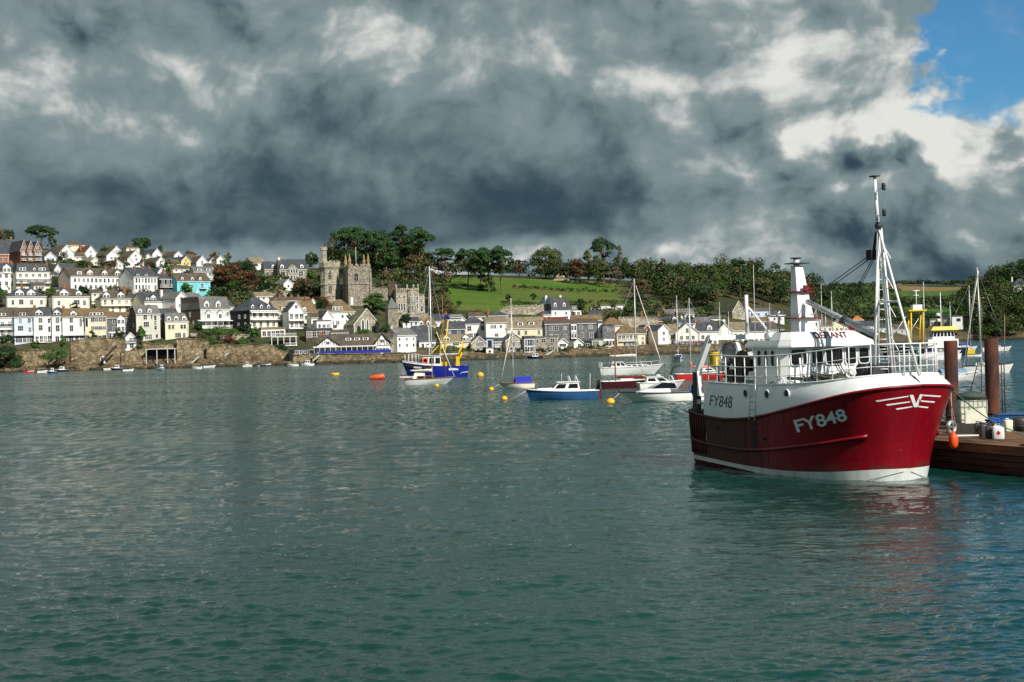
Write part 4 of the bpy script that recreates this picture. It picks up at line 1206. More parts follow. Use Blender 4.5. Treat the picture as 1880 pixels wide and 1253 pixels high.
def rig(T, x, z0, H, m, L, boom=None, boom_m=None, sail=None, fore=True, r=.06, lean=0.0, zb=1.1, jib=None):
    """mast with spreaders, stays, boom and furled sail"""
    c = MB(); c.tube([(x, 0, z0 - .3), (x - lean * H, 0, z0 + H)], [r, r * .75], 8); mo = c.build('mast', m, T)
    tp = Vector((x - lean * H, 0, z0 + H * .98))
    c = MB(); zz = z0 + H * .55; c.tube([(x - lean * H * .55, -H * .075, zz), (x - lean * H * .55, H * .075, zz)], r * .4, 5); c.build('spreader', m, mo)
    w = MB()
    for sd in (-1, 1): w.tube([tp, (x - lean * H * .55, sd * H * .075, zz), (x - .1, sd * L * .14, z0)], .012 + .0006 * L, 3)
    if fore: w.tube([tp, (L * .98, 0, z0 + .05)], .013 + .0006 * L, 3)
    w.tube([tp, (0.05, 0, z0)], .012 + .0006 * L, 3)
    w.build('rigging', M_galv, mo)
    if jib: 
        q = MB(); a, b = tp.lerp(Vector((L * .98, 0, z0 + .05)), .06), tp.lerp(Vector((L * .98, 0, z0 + .05)), .97); q.tube([a, a.lerp(b, .4), a.lerp(b, .85), b], [.04, .07, .10, .04], 6); q.build('furled_jib', jib, mo)
    if boom:
        c = MB(); c.tube([(x, 0, z0 + zb), (x - boom, 0, z0 + zb + .05)], r * .7, 6); c.build('boom', m, mo)
        if sail:
            q = MB(); n = 9; rng = random.Random(int(boom * 100))
            q.tube([(x - boom * k / (n - 1), .02 * rng.uniform(-1, 1), z0 + zb + .13 + .02 * rng.uniform(-1, 1)) for k in range(n)], [(.22 - .13 * k / (n - 1)) * (1 + rng.uniform(-.12, .12)) * (.6 + .05 * L) for k in range(n)], 7); q.build('furled_sail', sail, mo)
    return mo


def boat_at(name, label, px, py, head, cat, group=None):
    q = G(px, py); return thing(name, label, cat, (q.x, q.y, 0), R(head), group)


def buoy(px, py, wpx, m, label, kind='round', name='mooring_buoy', cat='buoy', rot=0):
    q = G(px, py); r = wpx / 2 * q.y / F
    t = thing(name, label, cat, (q.x, q.y, 0), R(rot), 'mooring buoys')
    c = MB()
    if kind == 'round': c.lathe([(r * .5, -r * .5), (r * .95, -.1 * r), (r, .2 * r), (r * .85, .65 * r), (r * .5, .95 * r), (r * .15, 1.08 * r)], 16)
    elif kind == 'flat': c.lathe([(r * .8, -.1), (r, 0), (r, .35 * r), (r * .7, .5 * r)], 16)
    else:
        c.tube([(-r, 0, .15 * r), (-r * .9, 0, .2 * r), (r * .9, 0, .42 * r), (r, 0, .45 * r)], [r * .25, r * .36, r * .40, r * .25], 14)
    c.build('float', m, t)
    c = MB(); c.torus((0, 0, r * (1.12 if kind == 'round' else .58)), r * .12 + .02, .02 + r * .03, 'x', 12, 5); c.build('ring', M_dark, t)
    if kind == 'can':
        for x in (-.45, .45):
            c = MB(); c.torus((x * r, 0, .3 * r + x * .12 * r), r * .40, r * .02, 'x', 18, 4); c.build('band', M_dark, t)
    return t


buoy(693, 697, 26, M_orange, 'large orange can buoy left of the blue fishing boat', 'can', rot=0)
buoy(882, 690.5, 13, M_buoy, 'round yellow buoy right of the blue fishing boat stern')
buoy(615.5, 689, 16, M_buoy, 'flat yellow buoy alone in the channel below the boathouse', 'flat')
buoy(926, 733.5, 12, M_buoy, 'yellow buoy on the line of the dark blue cabin cruiser')
buoy(902, 716, 10, M_buoy, 'small yellow buoy ahead of sloop with blue cover')
buoy(1121, 740, 16, M_buoy, 'yellow buoy ahead of the white sports cruiser')
buoy(802, 709.5, 9, M_buoy, 'small yellow buoy against the white classic yacht')
buoy(1181, 692, 6, M_buoy, 'tiny yellow buoy under bow of the big white sloop')

# ---- blue and white cabin boat
t = boat_at('cabin_boat', 'dark blue hulled cabin cruiser with white wheelhouse, bow to the left', 1097, 731.5, 186, 'motor boat')
add_hull(t, 6.15, 2.3, .62, [M_blue2, M_gel, M_gel], sheer=.30, rake=.08, transom=.88, full=.45, stripe=False, deck=M_gel)
c = MB(); c.tube([(.1, -1.04, .66), (6.0, -.05, .97)], .05, 5); cabin(t, 1.6, 4.1, 1.7, .72, .72, M_gel, rake=.7, back=.1, wins=2, roof=M_gel, over=.12)
c = MB(); c.hexa([(3.9, -.75, .7), (5.3, -.35, .82), (5.3, .35, .82), (3.9, .75, .7)], [(3.9, -.6, 1.0), (5.1, -.25, .98), (5.1, .25, .98), (3.9, .6, 1.0)]); c.build('foredeck_cuddy', M_gel, t)
for x in (1.75, 2.35):
    c = MB(); c.tube([(x, -.7, 1.5), (x + .1, -.25, 1.95), (x + .1, .25, 1.95), (x, .7, 1.5)], .035, 5); c.build('roof_arch', M_rail, t)
c = MB(); c.tube([(.5, -.8, .7), (.45, -.8, 2.1)], .02, 4); c.build('aerial', M_rail, t)
c = MB(); c.tube([(3.1, .5, 1.5), (3.1, .5, 2.2)], .015, 4); c.build('aerial', M_rail, t)
c = MB(); c.tube([(5.95, 0, .9), (6.6, .05, .5), (7.6, .15, .02)], .03, 5); c.build('mooring_rope', M_ropew, t)
c = MB(); c.box(-.35, .0, -.2, .2, -.1, .75); c.build('outboard_bracket', M_anti, t)

# ---- white sports cruiser in front
t = boat_at('sports_cruiser', 'white sports cruiser with raked dark windscreen and blue outboard, nearest moored boat', 1268, 735, 184, 'motor boat')
add_hull(t, 5.7, 2.2, .62, [M_gel, M_gel, M_black], sheer=.18, rake=.22, transom=.9, full=.35, deck=M_gel)
cabin(t, 1.7, 4.4, 1.7, .70, .30, M_gel, rake=.9, back=.05, name='coachroof')
c = MB(); c.hexa([(1.2, -.78, 1.0), (3.3, -.6, 1.0), (3.3, .6, 1.0), (1.2, .78, 1.0)], [(1.3, -.6, 1.36), (2.3, -.45, 1.46), (2.3, .45, 1.46), (1.3, .6, 1.36)]); c.build('windscreen', M_glass, t)
c = MB(); c.tube([(1.2, -.8, .95), (1.3, -.62, 1.4), (2.3, -.47, 1.5), (3.35, -.62, .98)], .035, 5); c.tube([(1.2, .8, .95), (1.3, .62, 1.4), (2.3, .47, 1.5), (3.35, .62, .98)], .035, 5); c.tube([(2.3, -.47, 1.5), (2.3, .47, 1.5)], .035, 5); c.build('screen_frame', M_gel, t)
c = MB(); c.tube([(1.2, -.8, 1.0), (1.6, -.8, 1.95), (1.6, .8, 1.95), (1.2, .8, 1.0)], .04, 5); c.build('radar_arch', M_gel, t)
c = MB(); c.hexa([(-.35, -.22, .45), (.0, -.22, .55), (.0, .22, .55), (-.35, .22, .45)], [(-.3, -.2, 1.05), (.1, -.2, 1.1), (.1, .2, 1.1), (-.3, .2, 1.05)]); c.build('outboard_cowl', mat('outboard_blue', (.02, .13, .42), .4, .1), t)
c = MB(); c.box(-.9, .02, -.8, .8, .0, .25); c.build('bathing_platform', M_gel, t)
c = MB(); c.tube([(5.5, 0, .85), (6.0, .1, .4), (6.6, .2, .0)], .025, 5); c.build('mooring_rope', M_ropew, t)

# ---- cruiser behind it
t = boat_at('cabin_cruiser', 'white cabin cruiser with dark canopy half hidden behind the sports cruiser', 1172, 716, 4, 'motor boat')
add_hull(t, 4.6, 2.0, .6, [M_gel, M_gel, M_gel], sheer=.22, rake=.18, transom=.9, full=.4, deck=M_gel)
cabin(t, .7, 3.2, 1.6, .65, .55, M_gel, rake=.9, back=.1, wins=2, roof=M_gel, over=.08)
c = MB(); c.tube([(3.0, -.7, 1.0), (3.4, -.5, 2.1), (4.2, 0, 2.25)], [.04, .10, .04], 6); c.build('folded_canopy', M_black, t)
c = MB(); c.lathe([(.02, 0), (.22, .03), (.24, .14), (.1, .2)], 12, c=(2.0, 0, 1.25)); c.build('radar_dome', M_gel, t)

# ---- maroon sailing boat
t = boat_at('maroon_sailboat', 'maroon hulled day sailer with red brown mast and maroon sail cover', 1103, 713.5, -2, 'sailing boat')
add_hull(t, 4.9, 1.9, .66, [M_maroon, M_gel, M_gel], sheer=.18, rake=.12, transom=.75, full=.42, deck=M_cream)
cabin(t, 2.0, 3.7, 1.2, .72, .24, M_cream, rake=.4, back=.05, name='coachroof')
rig(t, 1.55, .75, 6.2, M_sparr, 4.9, None, fore=True, r=.06)
c = MB(); n = 9; c.tube([(1.6 + 4.2 * k / 8, 0, 1.12 - .12 * k / 8 + .03 * math.sin(k * 1.7)) for k in range(n)], [.05, .12, .14, .15, .15, .14, .12, .09, .04], 7); c.build('covered_sail', M_sailr, t)
c = MB(); c.hexa([(-.45, -.15, -.1), (-.1, -.15, -.1), (-.1, .15, -.1), (-.45, .15, -.1)], [(-.4, -.15, .85), (-.05, -.15, .9), (-.05, .15, .9), (-.4, .15, .85)]); c.build('outboard_motor', M_black, t)
c = MB(); c.tube([(-.2, .4, .75), (-.6, .4, 2.6)], .02, 4); c.tube([(0, .2, .8), (-.9, .2, 1.0)], .04, 5); c.build('boomkin', M_teak, t)

# ---- big white sloop
t = boat_at('white_sloop', 'large white sloop with low deckhouse and furled pale mainsail', 1102, 689, -6, 'sailing boat')
add_hull(t, 9.1, 2.7, .95, [M_gel, M_maroon, M_gel], sheer=.42, rake=.16, transom=.6, full=.45, deck=M_gel, draft=.4)
cabin(t, 1.6, 4.0, 1.8, 1.05, .78, M_gel, rake=.7, back=.3, wins=3, roof=M_gel, over=.08)
cabin(t, 3.8, 7.3, 1.5, 1.08, .34, M_gel, rake=.5, back=.0, name='coachroof', wins=4)
rig(t, 5.25, 1.2, 12.6, M_alu, 9.1, 3.9, sail=M_sail, r=.085, zb=1.4, jib=M_sail)
for (x, y) in ((.3, 1.0), (.3, -1.0), (8.6, .3), (7.4, .7), (7.4, -.7), (6., -1.05), (6., 1.05), (2., -1.2), (2., 1.2)):
    c = MB(); c.tube([(x, y, 1.1), (x, y, 1.75)], .018, 4); c.build('stanchion', M_rail, t)
c = MB(); c.tube([(.3, -1, 1.72), (2, -1.2, 1.70), (6, -1.05, 1.75), (7.4, -.7, 1.8), (8.6, 0, 1.9), (7.4, .7, 1.8), (6, 1.05, 1.75), (2, 1.2, 1.7), (.3, 1, 1.72)], .014, 4); c.build('guard_wire', M_rail, t)
c = MB(); c.box(-.2, .3, -.25, .25, 1.1, 1.9); c.build('wind_vane', M_galv, t)

# ---- white classic yacht
t = boat_at('classic_yacht', 'white varnished-topped classic yacht with tall pale mast before blue fishing boat', 744, 707, -14, 'sailing boat')
add_hull(t, 6.6, 2.0, .62, [M_gel, M_navy, M_teak], sheer=.32, rake=.20, transom=.35, full=.42, deck=M_teak, draft=.4)
cabin(t, 1.7, 3.9, 1.1, .68, .42, M_teak, rake=.15, back=.05, name='coachroof', wins=2)
rig(t, 3.6, .7, 14.2, M_alu, 6.6, 2.9, sail=M_sail, r=.085, zb=.95)
c = MB(); c.hexa([(1.2, -.55, .75), (2.6, -.5, .75), (2.6, .5, .75), (1.2, .55, .75)], [(1.3, -.05, 1.5), (2.6, -.05, 1.45), (2.6, .05, 1.45), (1.3, .05, 1.5)]); c.build('boom_tent', M_sail, t)
c = MB(); c.tube([(5.3, .1, .75), (5.15, .1, 11.2)], [.05, .035], 6); c.build('mizzen_mast', M_spar, t)
c = MB(); c.tube([(6.5, 0, .95), (4.3, 0, 6.6)], .05, 5); c.build('furled_staysail', M_sail, t)
# ---- small tender with red bottom at its quarter
t = boat_at('motor_tender', 'small white and dark red tender left of the white classic yacht', 735.5, 695.5, -8, 'dinghy')
add_hull(t, 2.6, 1.2, .42, [M_gel, M_hred, M_navy], sheer=.1, transom=.8, full=.45, stripe=True, deck=M_navy, inset=.12)
c = MB(); c.box(.3, .5, -.55, .55, .28, .33); c.build('thwart', M_teak, t)

# ---- sloop with a blue cover
t = boat_at('day_sailer', 'cream day sailer under a bright blue boom cover', 981, 712, 190, 'sailing boat')
add_hull(t, 3.9, 1.6, .48, [M_cream, M_cream, M_teak], sheer=.15, rake=.18, transom=.6, full=.42, deck=M_teak)
c = MB(); c.prism([(-.55, .55), (.55, .55), (.42, .9), (0, 1.25), (-.42, .9)], .35, 2.15, 'x'); c.build('boom_cover', M_sailb, t)
rig(t, 2.25, .5, 9.3, M_alu, 3.9, None, r=.05, lean=-.01)
c = MB(); c.tube([(3.75, 0, .55), (2.35, .1, 6.6)], [.06, .05], 6); c.build('lowered_spar', M_sail, t)
c = MB(); c.tube([(3.8, 0, .5), (4.4, .05, .25), (5.0, .1, 0)], .025, 5); c.build('mooring_rope', M_ropew, t)

# ---- small white cruiser seen end-on by the quay
t = boat_at('white_cruiser', 'small white sailing cruiser with blue stripe seen bow-on near quay', 1240, 664, -86, 'sailing boat')
add_hull(t, 6.5, 2.6, 1.0, [M_gel, M_gel, M_blue], sheer=.25, rake=.12, transom=.75, full=.4, deck=M_gel)
cabin(t, 1.6, 4.4, 1.7, 1.05, .55, M_gel, rake=.4, back=.1, wins=2)
rig(t, 3.4, 1.1, 13.6, M_alu, 6.5, 2.6, sail=M_sail, r=.085, zb=1.2)
c = MB(); c.tube([(.2, -1.02, .70), (4.5, -1.0, .78), (6.1, -.35, .86)], .09, 5); c.tube([(.2, 1.02, .70), (4.5, 1.0, .78), (6.1, .35, .86)], .09, 5); c.build('blue_stripe', M_blue, t)

# ---- red hulled boat behind the trawler's stern
t = boat_at('red_sailboat', 'bright red hulled sailing boat with salmon sail cover behind trawler stern', 1240, 698, 2, 'sailing boat')
add_hull(t, 6.2, 2.0, .66, [M_hred, M_gel, M_gel], sheer=.15, rake=.10, transom=.75, full=.5, deck=M_gel)
cabin(t, 2.2, 4.8, 1.4, .95, .4, M_gel, rake=.5, back=.1, wins=2)
rig(t, 1.9, .95, 8.8, M_alu, 6.8, None, r=.06)
c = MB(); c.tube([(1.9 + 3 * k / 6, 0, 1.55 - .06 * k / 6) for k in range(7)], [.06, .13, .15, .15, .14, .12, .05], 7); c.build('covered_sail', M_salmon, t)
c = MB(); c.tube([(1.9, 0, 2.2), (1.95, 0, 1.5)], [.1, .16], 6); c.build('sail_collar', M_salmon, t)

# ---- the two tone blue trawler
t = boat_at('blue_fishing_boat', 'blue fishing boat with yellow gantry and crane moored in mid channel', 861, 691.5, 180, 'fishing boat')
add_hull(t, 10.2, 3.6, 1.45, [M_blue, M_blue, M_blue], sheer=.95, rake=.10, transom=.92, full=.5, deck=M_dark, draft=.4, inset=.5)
c = MB(); rr = hull_shape(10.2, 3.6, 1.45, sheer=.95, rake=.10, transom=.92, full=.5)
for sd in (-1, 1): c.loft([[(x, sd * (y + .01), z), (x * .995 + .02, sd * (y - .06), z + .34 * min(1, (x - 5.2) / 1.5))] for x, y, z in [r[-1] for r in rr if r[-1][0] > 5.2]], 0)
c.build('bow_bulwark', M_wht, t)
c = MB(); c.loft([[(x, -y, z + .3), (x, 0, z + .34), (x, y, z + .3)] for x, y, z in [r[-1] for r in rr if r[-1][0] > 6.5]], 0); c.build('whaleback', M_wht, t)
cabin(t, 4.2, 7.2, 2.5, 1.6, 1.75, M_wht, rake=.25, back=.05, wins=3, roof=M_wht, over=.25, name='wheelhouse')
c = MB(); c.box(3.3, 5.4, -1.15, 1.15, 1.55, 2.35); c.build('engine_casing', M_yel, t)
c = MB(); c.box(1.6, 4.4, -1.3, 1.3, 3.5, 3.62); c.build('boat_deck', M_wht, t)
for y in (-1.2, 1.2):
    c = MB(); gx = 3.35 - y * .35; c.tube([(gx + .9, y, 1.5), (gx, y * .5, 9.2)], [.13, .10], 8); go = c.build('gantry_leg', M_yel, t)
    c = MB(); c.lathe([(.22, -.3), (.25, 0), (.2, .35)], 10, c=(gx, y * .5, 9.25)); c.build('hanging_sheave', M_blue, go)
c = MB(); c.tube([(4.3, -1.1, 5.2), (5.8, .8, 3.6)], .06, 6); c.tube([(3.7, -1.0, 5.0), (3.7, 1.0, 5.0)], .07, 6); c.tube([(3.4, -.8, 7.2), (3.4, .8, 7.2)], .06, 6); c.build('gantry_brace', M_yel, t)
c = MB(); c.tube([(6.0, 0, 3.4), (6.0, 0, 7.9)], [.09, .05], 6); c.tube([(6, -.8, 6.3), (6, .8, 6.3)], .04, 5); c.tube([(6, -.5, 7.2), (6, .5, 7.2)], .03, 5); c.box(5.85, 6.15, -.9, -.3, 5.2, 5.4); c.lathe([(.25, 0), (.25, .3), (.1, .4)], 10, c=(6.2, 0, 4.6)); c.build('light_mast', M_wht, t)
c = MB(); c.hexa([(1.3, -.3, 1.0), (2.0, -.3, 1.0), (2.0, .3, 1.0), (1.3, .3, 1.0)], [(1.45, -.22, 3.2), (1.9, -.22, 3.2), (1.9, .22, 3.2), (1.45, .22, 3.2)]); c.tube([(1.65, 0, 3.1), (1.2, 0, 4.3), (.7, 0, 5.0)], [.24, .2, .16], 8); c.tube([(.7, 0, 5.0), (.95, 0, 5.3), (1.3, 0, 5.1)], .14, 6); c.tube([(1.6, 0, 2.4), (1.0, 0, 3.7)], .12, 6); c.build('deck_crane', M_yel, t)
c = MB(); c.lathe([(.4, 0), (.55, .3), (.5, .9), (.3, 1.2)], 12, c=(2.9, .3, 3.62)); c.build('net_bundle', M_net, t)
c = MB(); c.box(2.2, 3.0, -.9, .9, 1.0, 2.7); c.build('net_winch', M_dark, t)
c = MB(); c.tube([(7.6, -1.5, 2.5), (7.6, -1.5, 3.6), (10.0, -.1, 4.0), (7.6, 1.5, 3.6), (7.6, 1.5, 2.5)], .04, 5)
for k in range(5):
    x = 7.6 + k * .55; yy = 1.5 * (1 - k * .22); c.tube([(x, yy, 2.3), (x, yy, 3.65)], .03, 4); c.tube([(x, -yy, 2.3), (x, -yy, 3.65)], .03, 4)
c.build('bow_rail', M_wht, t)
c = MB(); c.torus((6.6, 1.35, 2.6), .35, .1, 'y', 16, 6); c.build('lifebuoy', M_orange, t)
c = MB(); c.add([(1.55, 1.70, 1.05), (3.0, 1.755, 1.05), (3.0, 1.755, 1.38), (1.55, 1.70, 1.38)], [(0, 1, 2, 3)]); c.build('name_board', M_textw, t)
c = MB(); c.add([(7.2, 1.62, 1.42), (8.4, 1.28, 1.52), (8.4, 1.30, 1.78), (7.2, 1.66, 1.68)], [(0, 1, 2, 3)]); c.build('name_board', M_textw, t)
c = MB(); c.tube([(.05, 1.72, .75), (1.1, 1.74, .66), (1.3, 1.72, .2)], .05, 5); c.build('exhaust_stripe', M_wht, t)
c = MB(); c.tube([(10.1, .1, 2.2), (10.6, .3, 1.2), (11.0, .5, .0)], .03, 5); c.build('mooring_rope', M_rope, t)

# ================================================================== TOWN: MATERIALS AND HOUSE KIT
def wallm(k, c, **kw): return mat('wall_' + k, c, .85, .08, .5, .12, 6, spec=.2, streak=.16, **kw)
WM = {
    'white': wallm('white', (.80, .79, .74)), 'cream': wallm('cream', (.74, .67, .47)), 'ivory': wallm('ivory', (.77, .73, .60)),
    'paleblue': wallm('paleblue', (.60, .69, .82)), 'skyblue': wallm('skyblue', (.34, .46, .68)), 'yellow': wallm('yellow', (.75, .60, .16)),
    'turquoise': wallm('turquoise', (.16, .58, .62)), 'pink': wallm('pink', (.60, .47, .40)), 'grey': wallm('grey', (.55, .56, .53)),
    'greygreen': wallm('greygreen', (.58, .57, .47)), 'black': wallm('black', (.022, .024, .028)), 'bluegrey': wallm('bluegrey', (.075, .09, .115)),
    'slatehung': mat('wall_slatehung', (.115, .12, .125), .8, .25, 1.6, .3, 9, c2=(.20, .20, .19), thr=(.5, .65), stretch=(1, 1, 2)),
    'stone': mat('wall_stone', (.37, .325, .245), .9, .35, 1.7, .5, 5, c2=(.25, .22, .165), thr=(.46, .6), c3=(.48, .42, .31), s3=1.2, thr3=(.58, .7)),
    'tanstone': mat('wall_tanstone', (.52, .46, .345), .9, .28, 1.3, .45, 5, c2=(.38, .335, .25), thr=(.48, .64), streak=.2),
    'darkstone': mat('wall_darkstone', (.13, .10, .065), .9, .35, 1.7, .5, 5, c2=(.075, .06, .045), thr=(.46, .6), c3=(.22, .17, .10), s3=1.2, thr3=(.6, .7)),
    'chim': mat('wall_chimney', (.24, .105, .06), .9, .25, 2.0),
    'brick': mat('wall_brick', (.34, .105, .045), .9, .25, 2.0, .3, 8, c2=(.22, .07, .04), thr=(.5, .65)),
}
def roofm(k, c, c2=None, c3=None): return mat('roof_' + k, c, .75, .28, .9, .35, 7, c2=c2, thr=(.5, .66), c3=c3, s3=.35, thr3=(.55, .68), stretch=(1, 1, 1.6), spec=.3)
RM = {
    'slate': roofm('slate', (.050, .055, .062), (.085, .085, .085)), 'grey': roofm('grey', (.125, .125, .118), (.19, .18, .15)),
    'brown': roofm('brown', (.088, .070, .048), (.060, .054, .046), (.16, .115, .055)), 'lichen': roofm('lichen', (.165, .110, .052), (.095, .078, .055), (.29, .165, .05)),
    'tan': roofm('tan', (.21, .165, .10), (.15, .125, .085), (.27, .21, .12)), 'mossy': roofm('mossy', (.12, .125, .075), (.20, .19, .12)),
    'red': roofm('red', (.15, .045, .030), (.09, .045, .032)), 'terracotta': roofm('terracotta', (.42, .15, .05), (.3, .11, .05)),
}
M_trim = mat('white_trim', (.80, .79, .75), .6, .05, 2)
M_chim = WM['brick']; M_pot = RM['terracotta']
M_wglass = mat('house_glass', (.022, .026, .032), .10, .2, .6, spec=.5)
_nt = M_wglass.node_tree; S.t = _nt; _oi = _nt.nodes.new('ShaderNodeObjectInfo')          # some rooms have blinds or net curtains
_b = _nt.nodes['Principled BSDF']; _rnd = S(_oi.outputs['Random']); _c0 = S(_b.inputs['Base Color'].links[0].from_socket)
_nt.links.new(mixc(sstep(_rnd, .62, .95), _c0, (.22, .21, .19)).s, _b.inputs['Base Color']); _nt.links.new(sstep(_rnd, 0, 1, .04, .3).s, _b.inputs['Roughness'])
_wc = {}


def win_mesh(w, h, style):
    k = (round(w, 1), round(h, 1), style)
    if k not in _wc:
        f = MB(); b = .09; w2, h2 = w / 2, h / 2
        f.box(-w2 - b, w2 + b, -.05, .02, h2, h2 + b); f.box(-w2 - b - .05, w2 + b + .05, -.10, .02, -h2 - b, -h2)
        f.box(-w2 - b, -w2, -.05, .02, -h2, h2); f.box(w2, w2 + b, -.05, .02, -h2, h2)
        if style != 'p':
            nv = max(1, int(round(w / .6)))
            for i in range(1, nv): f.box(-w2 + w * i / nv - .03, -w2 + w * i / nv + .03, -.045, .01, -h2, h2)
            if h > .9: f.box(-w2, w2, -.043, .008, -.025, .025)
        me = f.mesh('window'); me.materials.append(M_trim)
        g = MB(); g.box(-w2, w2, -.008, .02, -h2, h2); mg = g.mesh('pane'); mg.materials.append(M_wglass)
        _wc[k] = (me, mg)
    return _wc[k]


def add_window(T, x, y, z, w, h, rot=0.0, style='s'):
    me, mg = win_mesh(w, h, style)
    o = put('window', me, None, T, (x, y, z), rot); put('pane', mg, None, o)
    return o


def zrel(px, py, D, z0): return P(px, py, D).z - z0


def house(label, x0, x1, yb, ye, yr, D, a=20, dep=8.0, roof='side', wall='white', rf='slate', win=(), dorm=(), chim=(), lw=(), lwall=None,
          bal=(), bay=(), name='house', cat='house', group=None, over=.30, door=None, drop=None, baym=None):
    cp = (x0 + x1) / 2; q = P(cp, yb, D); ar = R(a) - math.atan2(q.x, q.y)      # a: turn away from the line of sight
    W = (x1 - x0) * D / F / (math.cos(ar) - (q.x / D) * math.sin(ar))
    T = thing(name, label, cat, q, ar, group)
    He = zrel(cp, ye, D, q.z)
    Dr = D if roof == 'front' else D + dep / 2 * math.cos(ar)
    Hr = max(zrel(cp, yr, Dr, q.z), He + .1)
    h2 = W / 2
    if drop is None:
        gs = []
        for (lx, ly) in ((-h2, 0), (h2, 0), (h2, dep), (-h2, dep)):
            gs.append(ground(q.x + lx * math.cos(ar) - ly * math.sin(ar), q.y + lx * math.sin(ar) + ly * math.cos(ar)))
        zb = min(min(gs) - .6 - q.z, -.2)
    else: zb = -drop
    zb = max(zb, -14.0)
    wl = MB(); mw = WM[wall]; rm = RM[rf]; ov = over
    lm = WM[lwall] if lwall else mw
    # walls: front, right, back, left
    wl.add([(-h2, 0, zb), (h2, 0, zb), (h2, 0, He), (-h2, 0, He)], [(0, 1, 2, 3)])
    wl.add([(h2, 0, zb), (h2, dep, zb), (h2, dep, He), (h2, 0, He)], [(0, 1, 2, 3)])
    wl.add([(h2, dep, zb), (-h2, dep, zb), (-h2, dep, He), (h2, dep, He)], [(0, 1, 2, 3)])
    wl.add([(-h2, dep, zb), (-h2, 0, zb), (-h2, 0, He), (-h2, dep, He)], [(0, 1, 2, 3)], 1)
    r = MB(); th_ = .16
    yc = dep / 2; slope = None
    if roof == 'side':
        wl.add([(h2, 0, He), (h2, dep, He), (h2, yc, Hr)], [(0, 1, 2)]); wl.add([(-h2, 0, He), (-h2, yc, Hr), (-h2, dep, He)], [(0, 1, 2)], 1)
        s = (Hr - He) / yc; slope = lambda y: He + s * y
        for sg in (1, -1):
            f = (lambda y: y) if sg == 1 else (lambda y: dep - y)
            A, B_ = (f(-ov), He - s * ov), (f(yc), Hr)
            r.hexa([(-h2 - ov * .7, A[0], A[1] + .03), (h2 + ov * .7, A[0], A[1] + .03), (h2 + ov * .7, B_[0], B_[1] + .03), (-h2 - ov * .7, B_[0], B_[1] + .03)],
                   [(-h2 - ov * .7, A[0], A[1] + th_), (h2 + ov * .7, A[0], A[1] + th_), (h2 + ov * .7, B_[0], B_[1] + th_), (-h2 - ov * .7, B_[0], B_[1] + th_)])
    elif roof == 'front':
        wl.add([(-h2, 0, He), (h2, 0, He), (0, 0, Hr)], [(0, 1, 2)]); wl.add([(h2, dep, He), (-h2, dep, He), (0, dep, Hr)], [(0, 1, 2)])
        s = (Hr - He) / h2
        for sg in (1, -1):
            r.hexa([(sg * (h2 + ov), -ov, He - s * ov + .03), (sg * (h2 + ov), dep + ov, He - s * ov + .03), (0, dep + ov, Hr + .03), (0, -ov, Hr + .03)],
                   [(sg * (h2 + ov), -ov, He - s * ov + th_), (sg * (h2 + ov), dep + ov, He - s * ov + th_), (0, dep + ov, Hr + th_), (0, -ov, Hr + th_)])
    elif roof == 'hip':
        k = min(yc, h2 * .8); s = (Hr - He) / yc; slope = lambda y: He + s * y
        E_ = [(-h2 - ov, -ov, He + .02), (h2 + ov, -ov, He + .02), (h2 + ov, dep + ov, He + .02), (-h2 - ov, dep + ov, He + .02)]
        r.add(E_ + [(-h2 + k, yc, Hr), (h2 - k, yc, Hr)], [(0, 1, 5, 4), (1, 2, 5), (2, 3, 4, 5), (3, 0, 4), (3, 2, 1, 0)])
    elif roof == 'mansard':
        i = min(1.3, dep * .2); s = (Hr - He) / i; slope = lambda y: He + s * y
        lo = [(-h2 - .12, -.12, He + .02), (h2 + .12, -.12, He + .02), (h2 + .12, dep + .12, He + .02), (-h2 - .12, dep + .12, He + .02)]
        hi = [(-h2 + (.1 if lwall else i * .6), i, Hr), (h2 - i * .6, i, Hr), (h2 - i * .6, dep - i, Hr), (-h2 + (.1 if lwall else i * .6), dep - i, Hr)]
        r.hexa(lo, hi)
        r.add([hi[0], hi[1], hi[2], hi[3], (-h2 + i, yc, Hr + .5), (h2 - i, yc, Hr + .5)], [(0, 1, 5, 4), (1, 2, 5), (2, 3, 4, 5), (3, 0, 4)])
        if lwall: wl.add([(-h2, dep, He), (-h2, 0, He), (-h2 - .0, i * .9, Hr), (-h2 - .0, dep - i * .9, Hr)], [(0, 1, 2, 3)], 1)
    else:                                                       # flat with a parapet
        r.box(-h2 - .12, h2 + .12, -.12, dep + .12, He + .005, Hr)
    wl.build('wall', [mw, lm], T)
    ro = r.build('roof', rm if roof != 'flat' else (RM[rf]), T)
    # eaves gutter board
    if roof in ('side', 'hip', 'mansard'):
        g = MB(); g.box(-h2 - ov * .6, h2 + ov * .6, -ov - .05 if roof != 'mansard' else -.2, -ov + .04 if roof != 'mansard' else -.12, He - .18 - (s * ov if roof == 'side' else 0), He + .0 - (s * ov if roof == 'side' else 0)); g.build('gutter', M_trim, ro)
    elif roof == 'front':
        s = (Hr - He) / h2; g = MB()
        for sg in (1, -1):
            g.hexa([(sg * (h2 + ov), -ov - .05, He - s * ov - .12), (sg * (h2 + ov), -ov - .002, He - s * ov - .12), (0, -ov - .002, Hr - .12), (0, -ov - .05, Hr - .12)],
                   [(sg * (h2 + ov), -ov - .05, He - s * ov + .14), (sg * (h2 + ov), -ov - .002, He - s * ov + .14), (0, -ov - .002, Hr + .14), (0, -ov - .05, Hr + .14)])
        g.build('bargeboard', M_trim, ro)
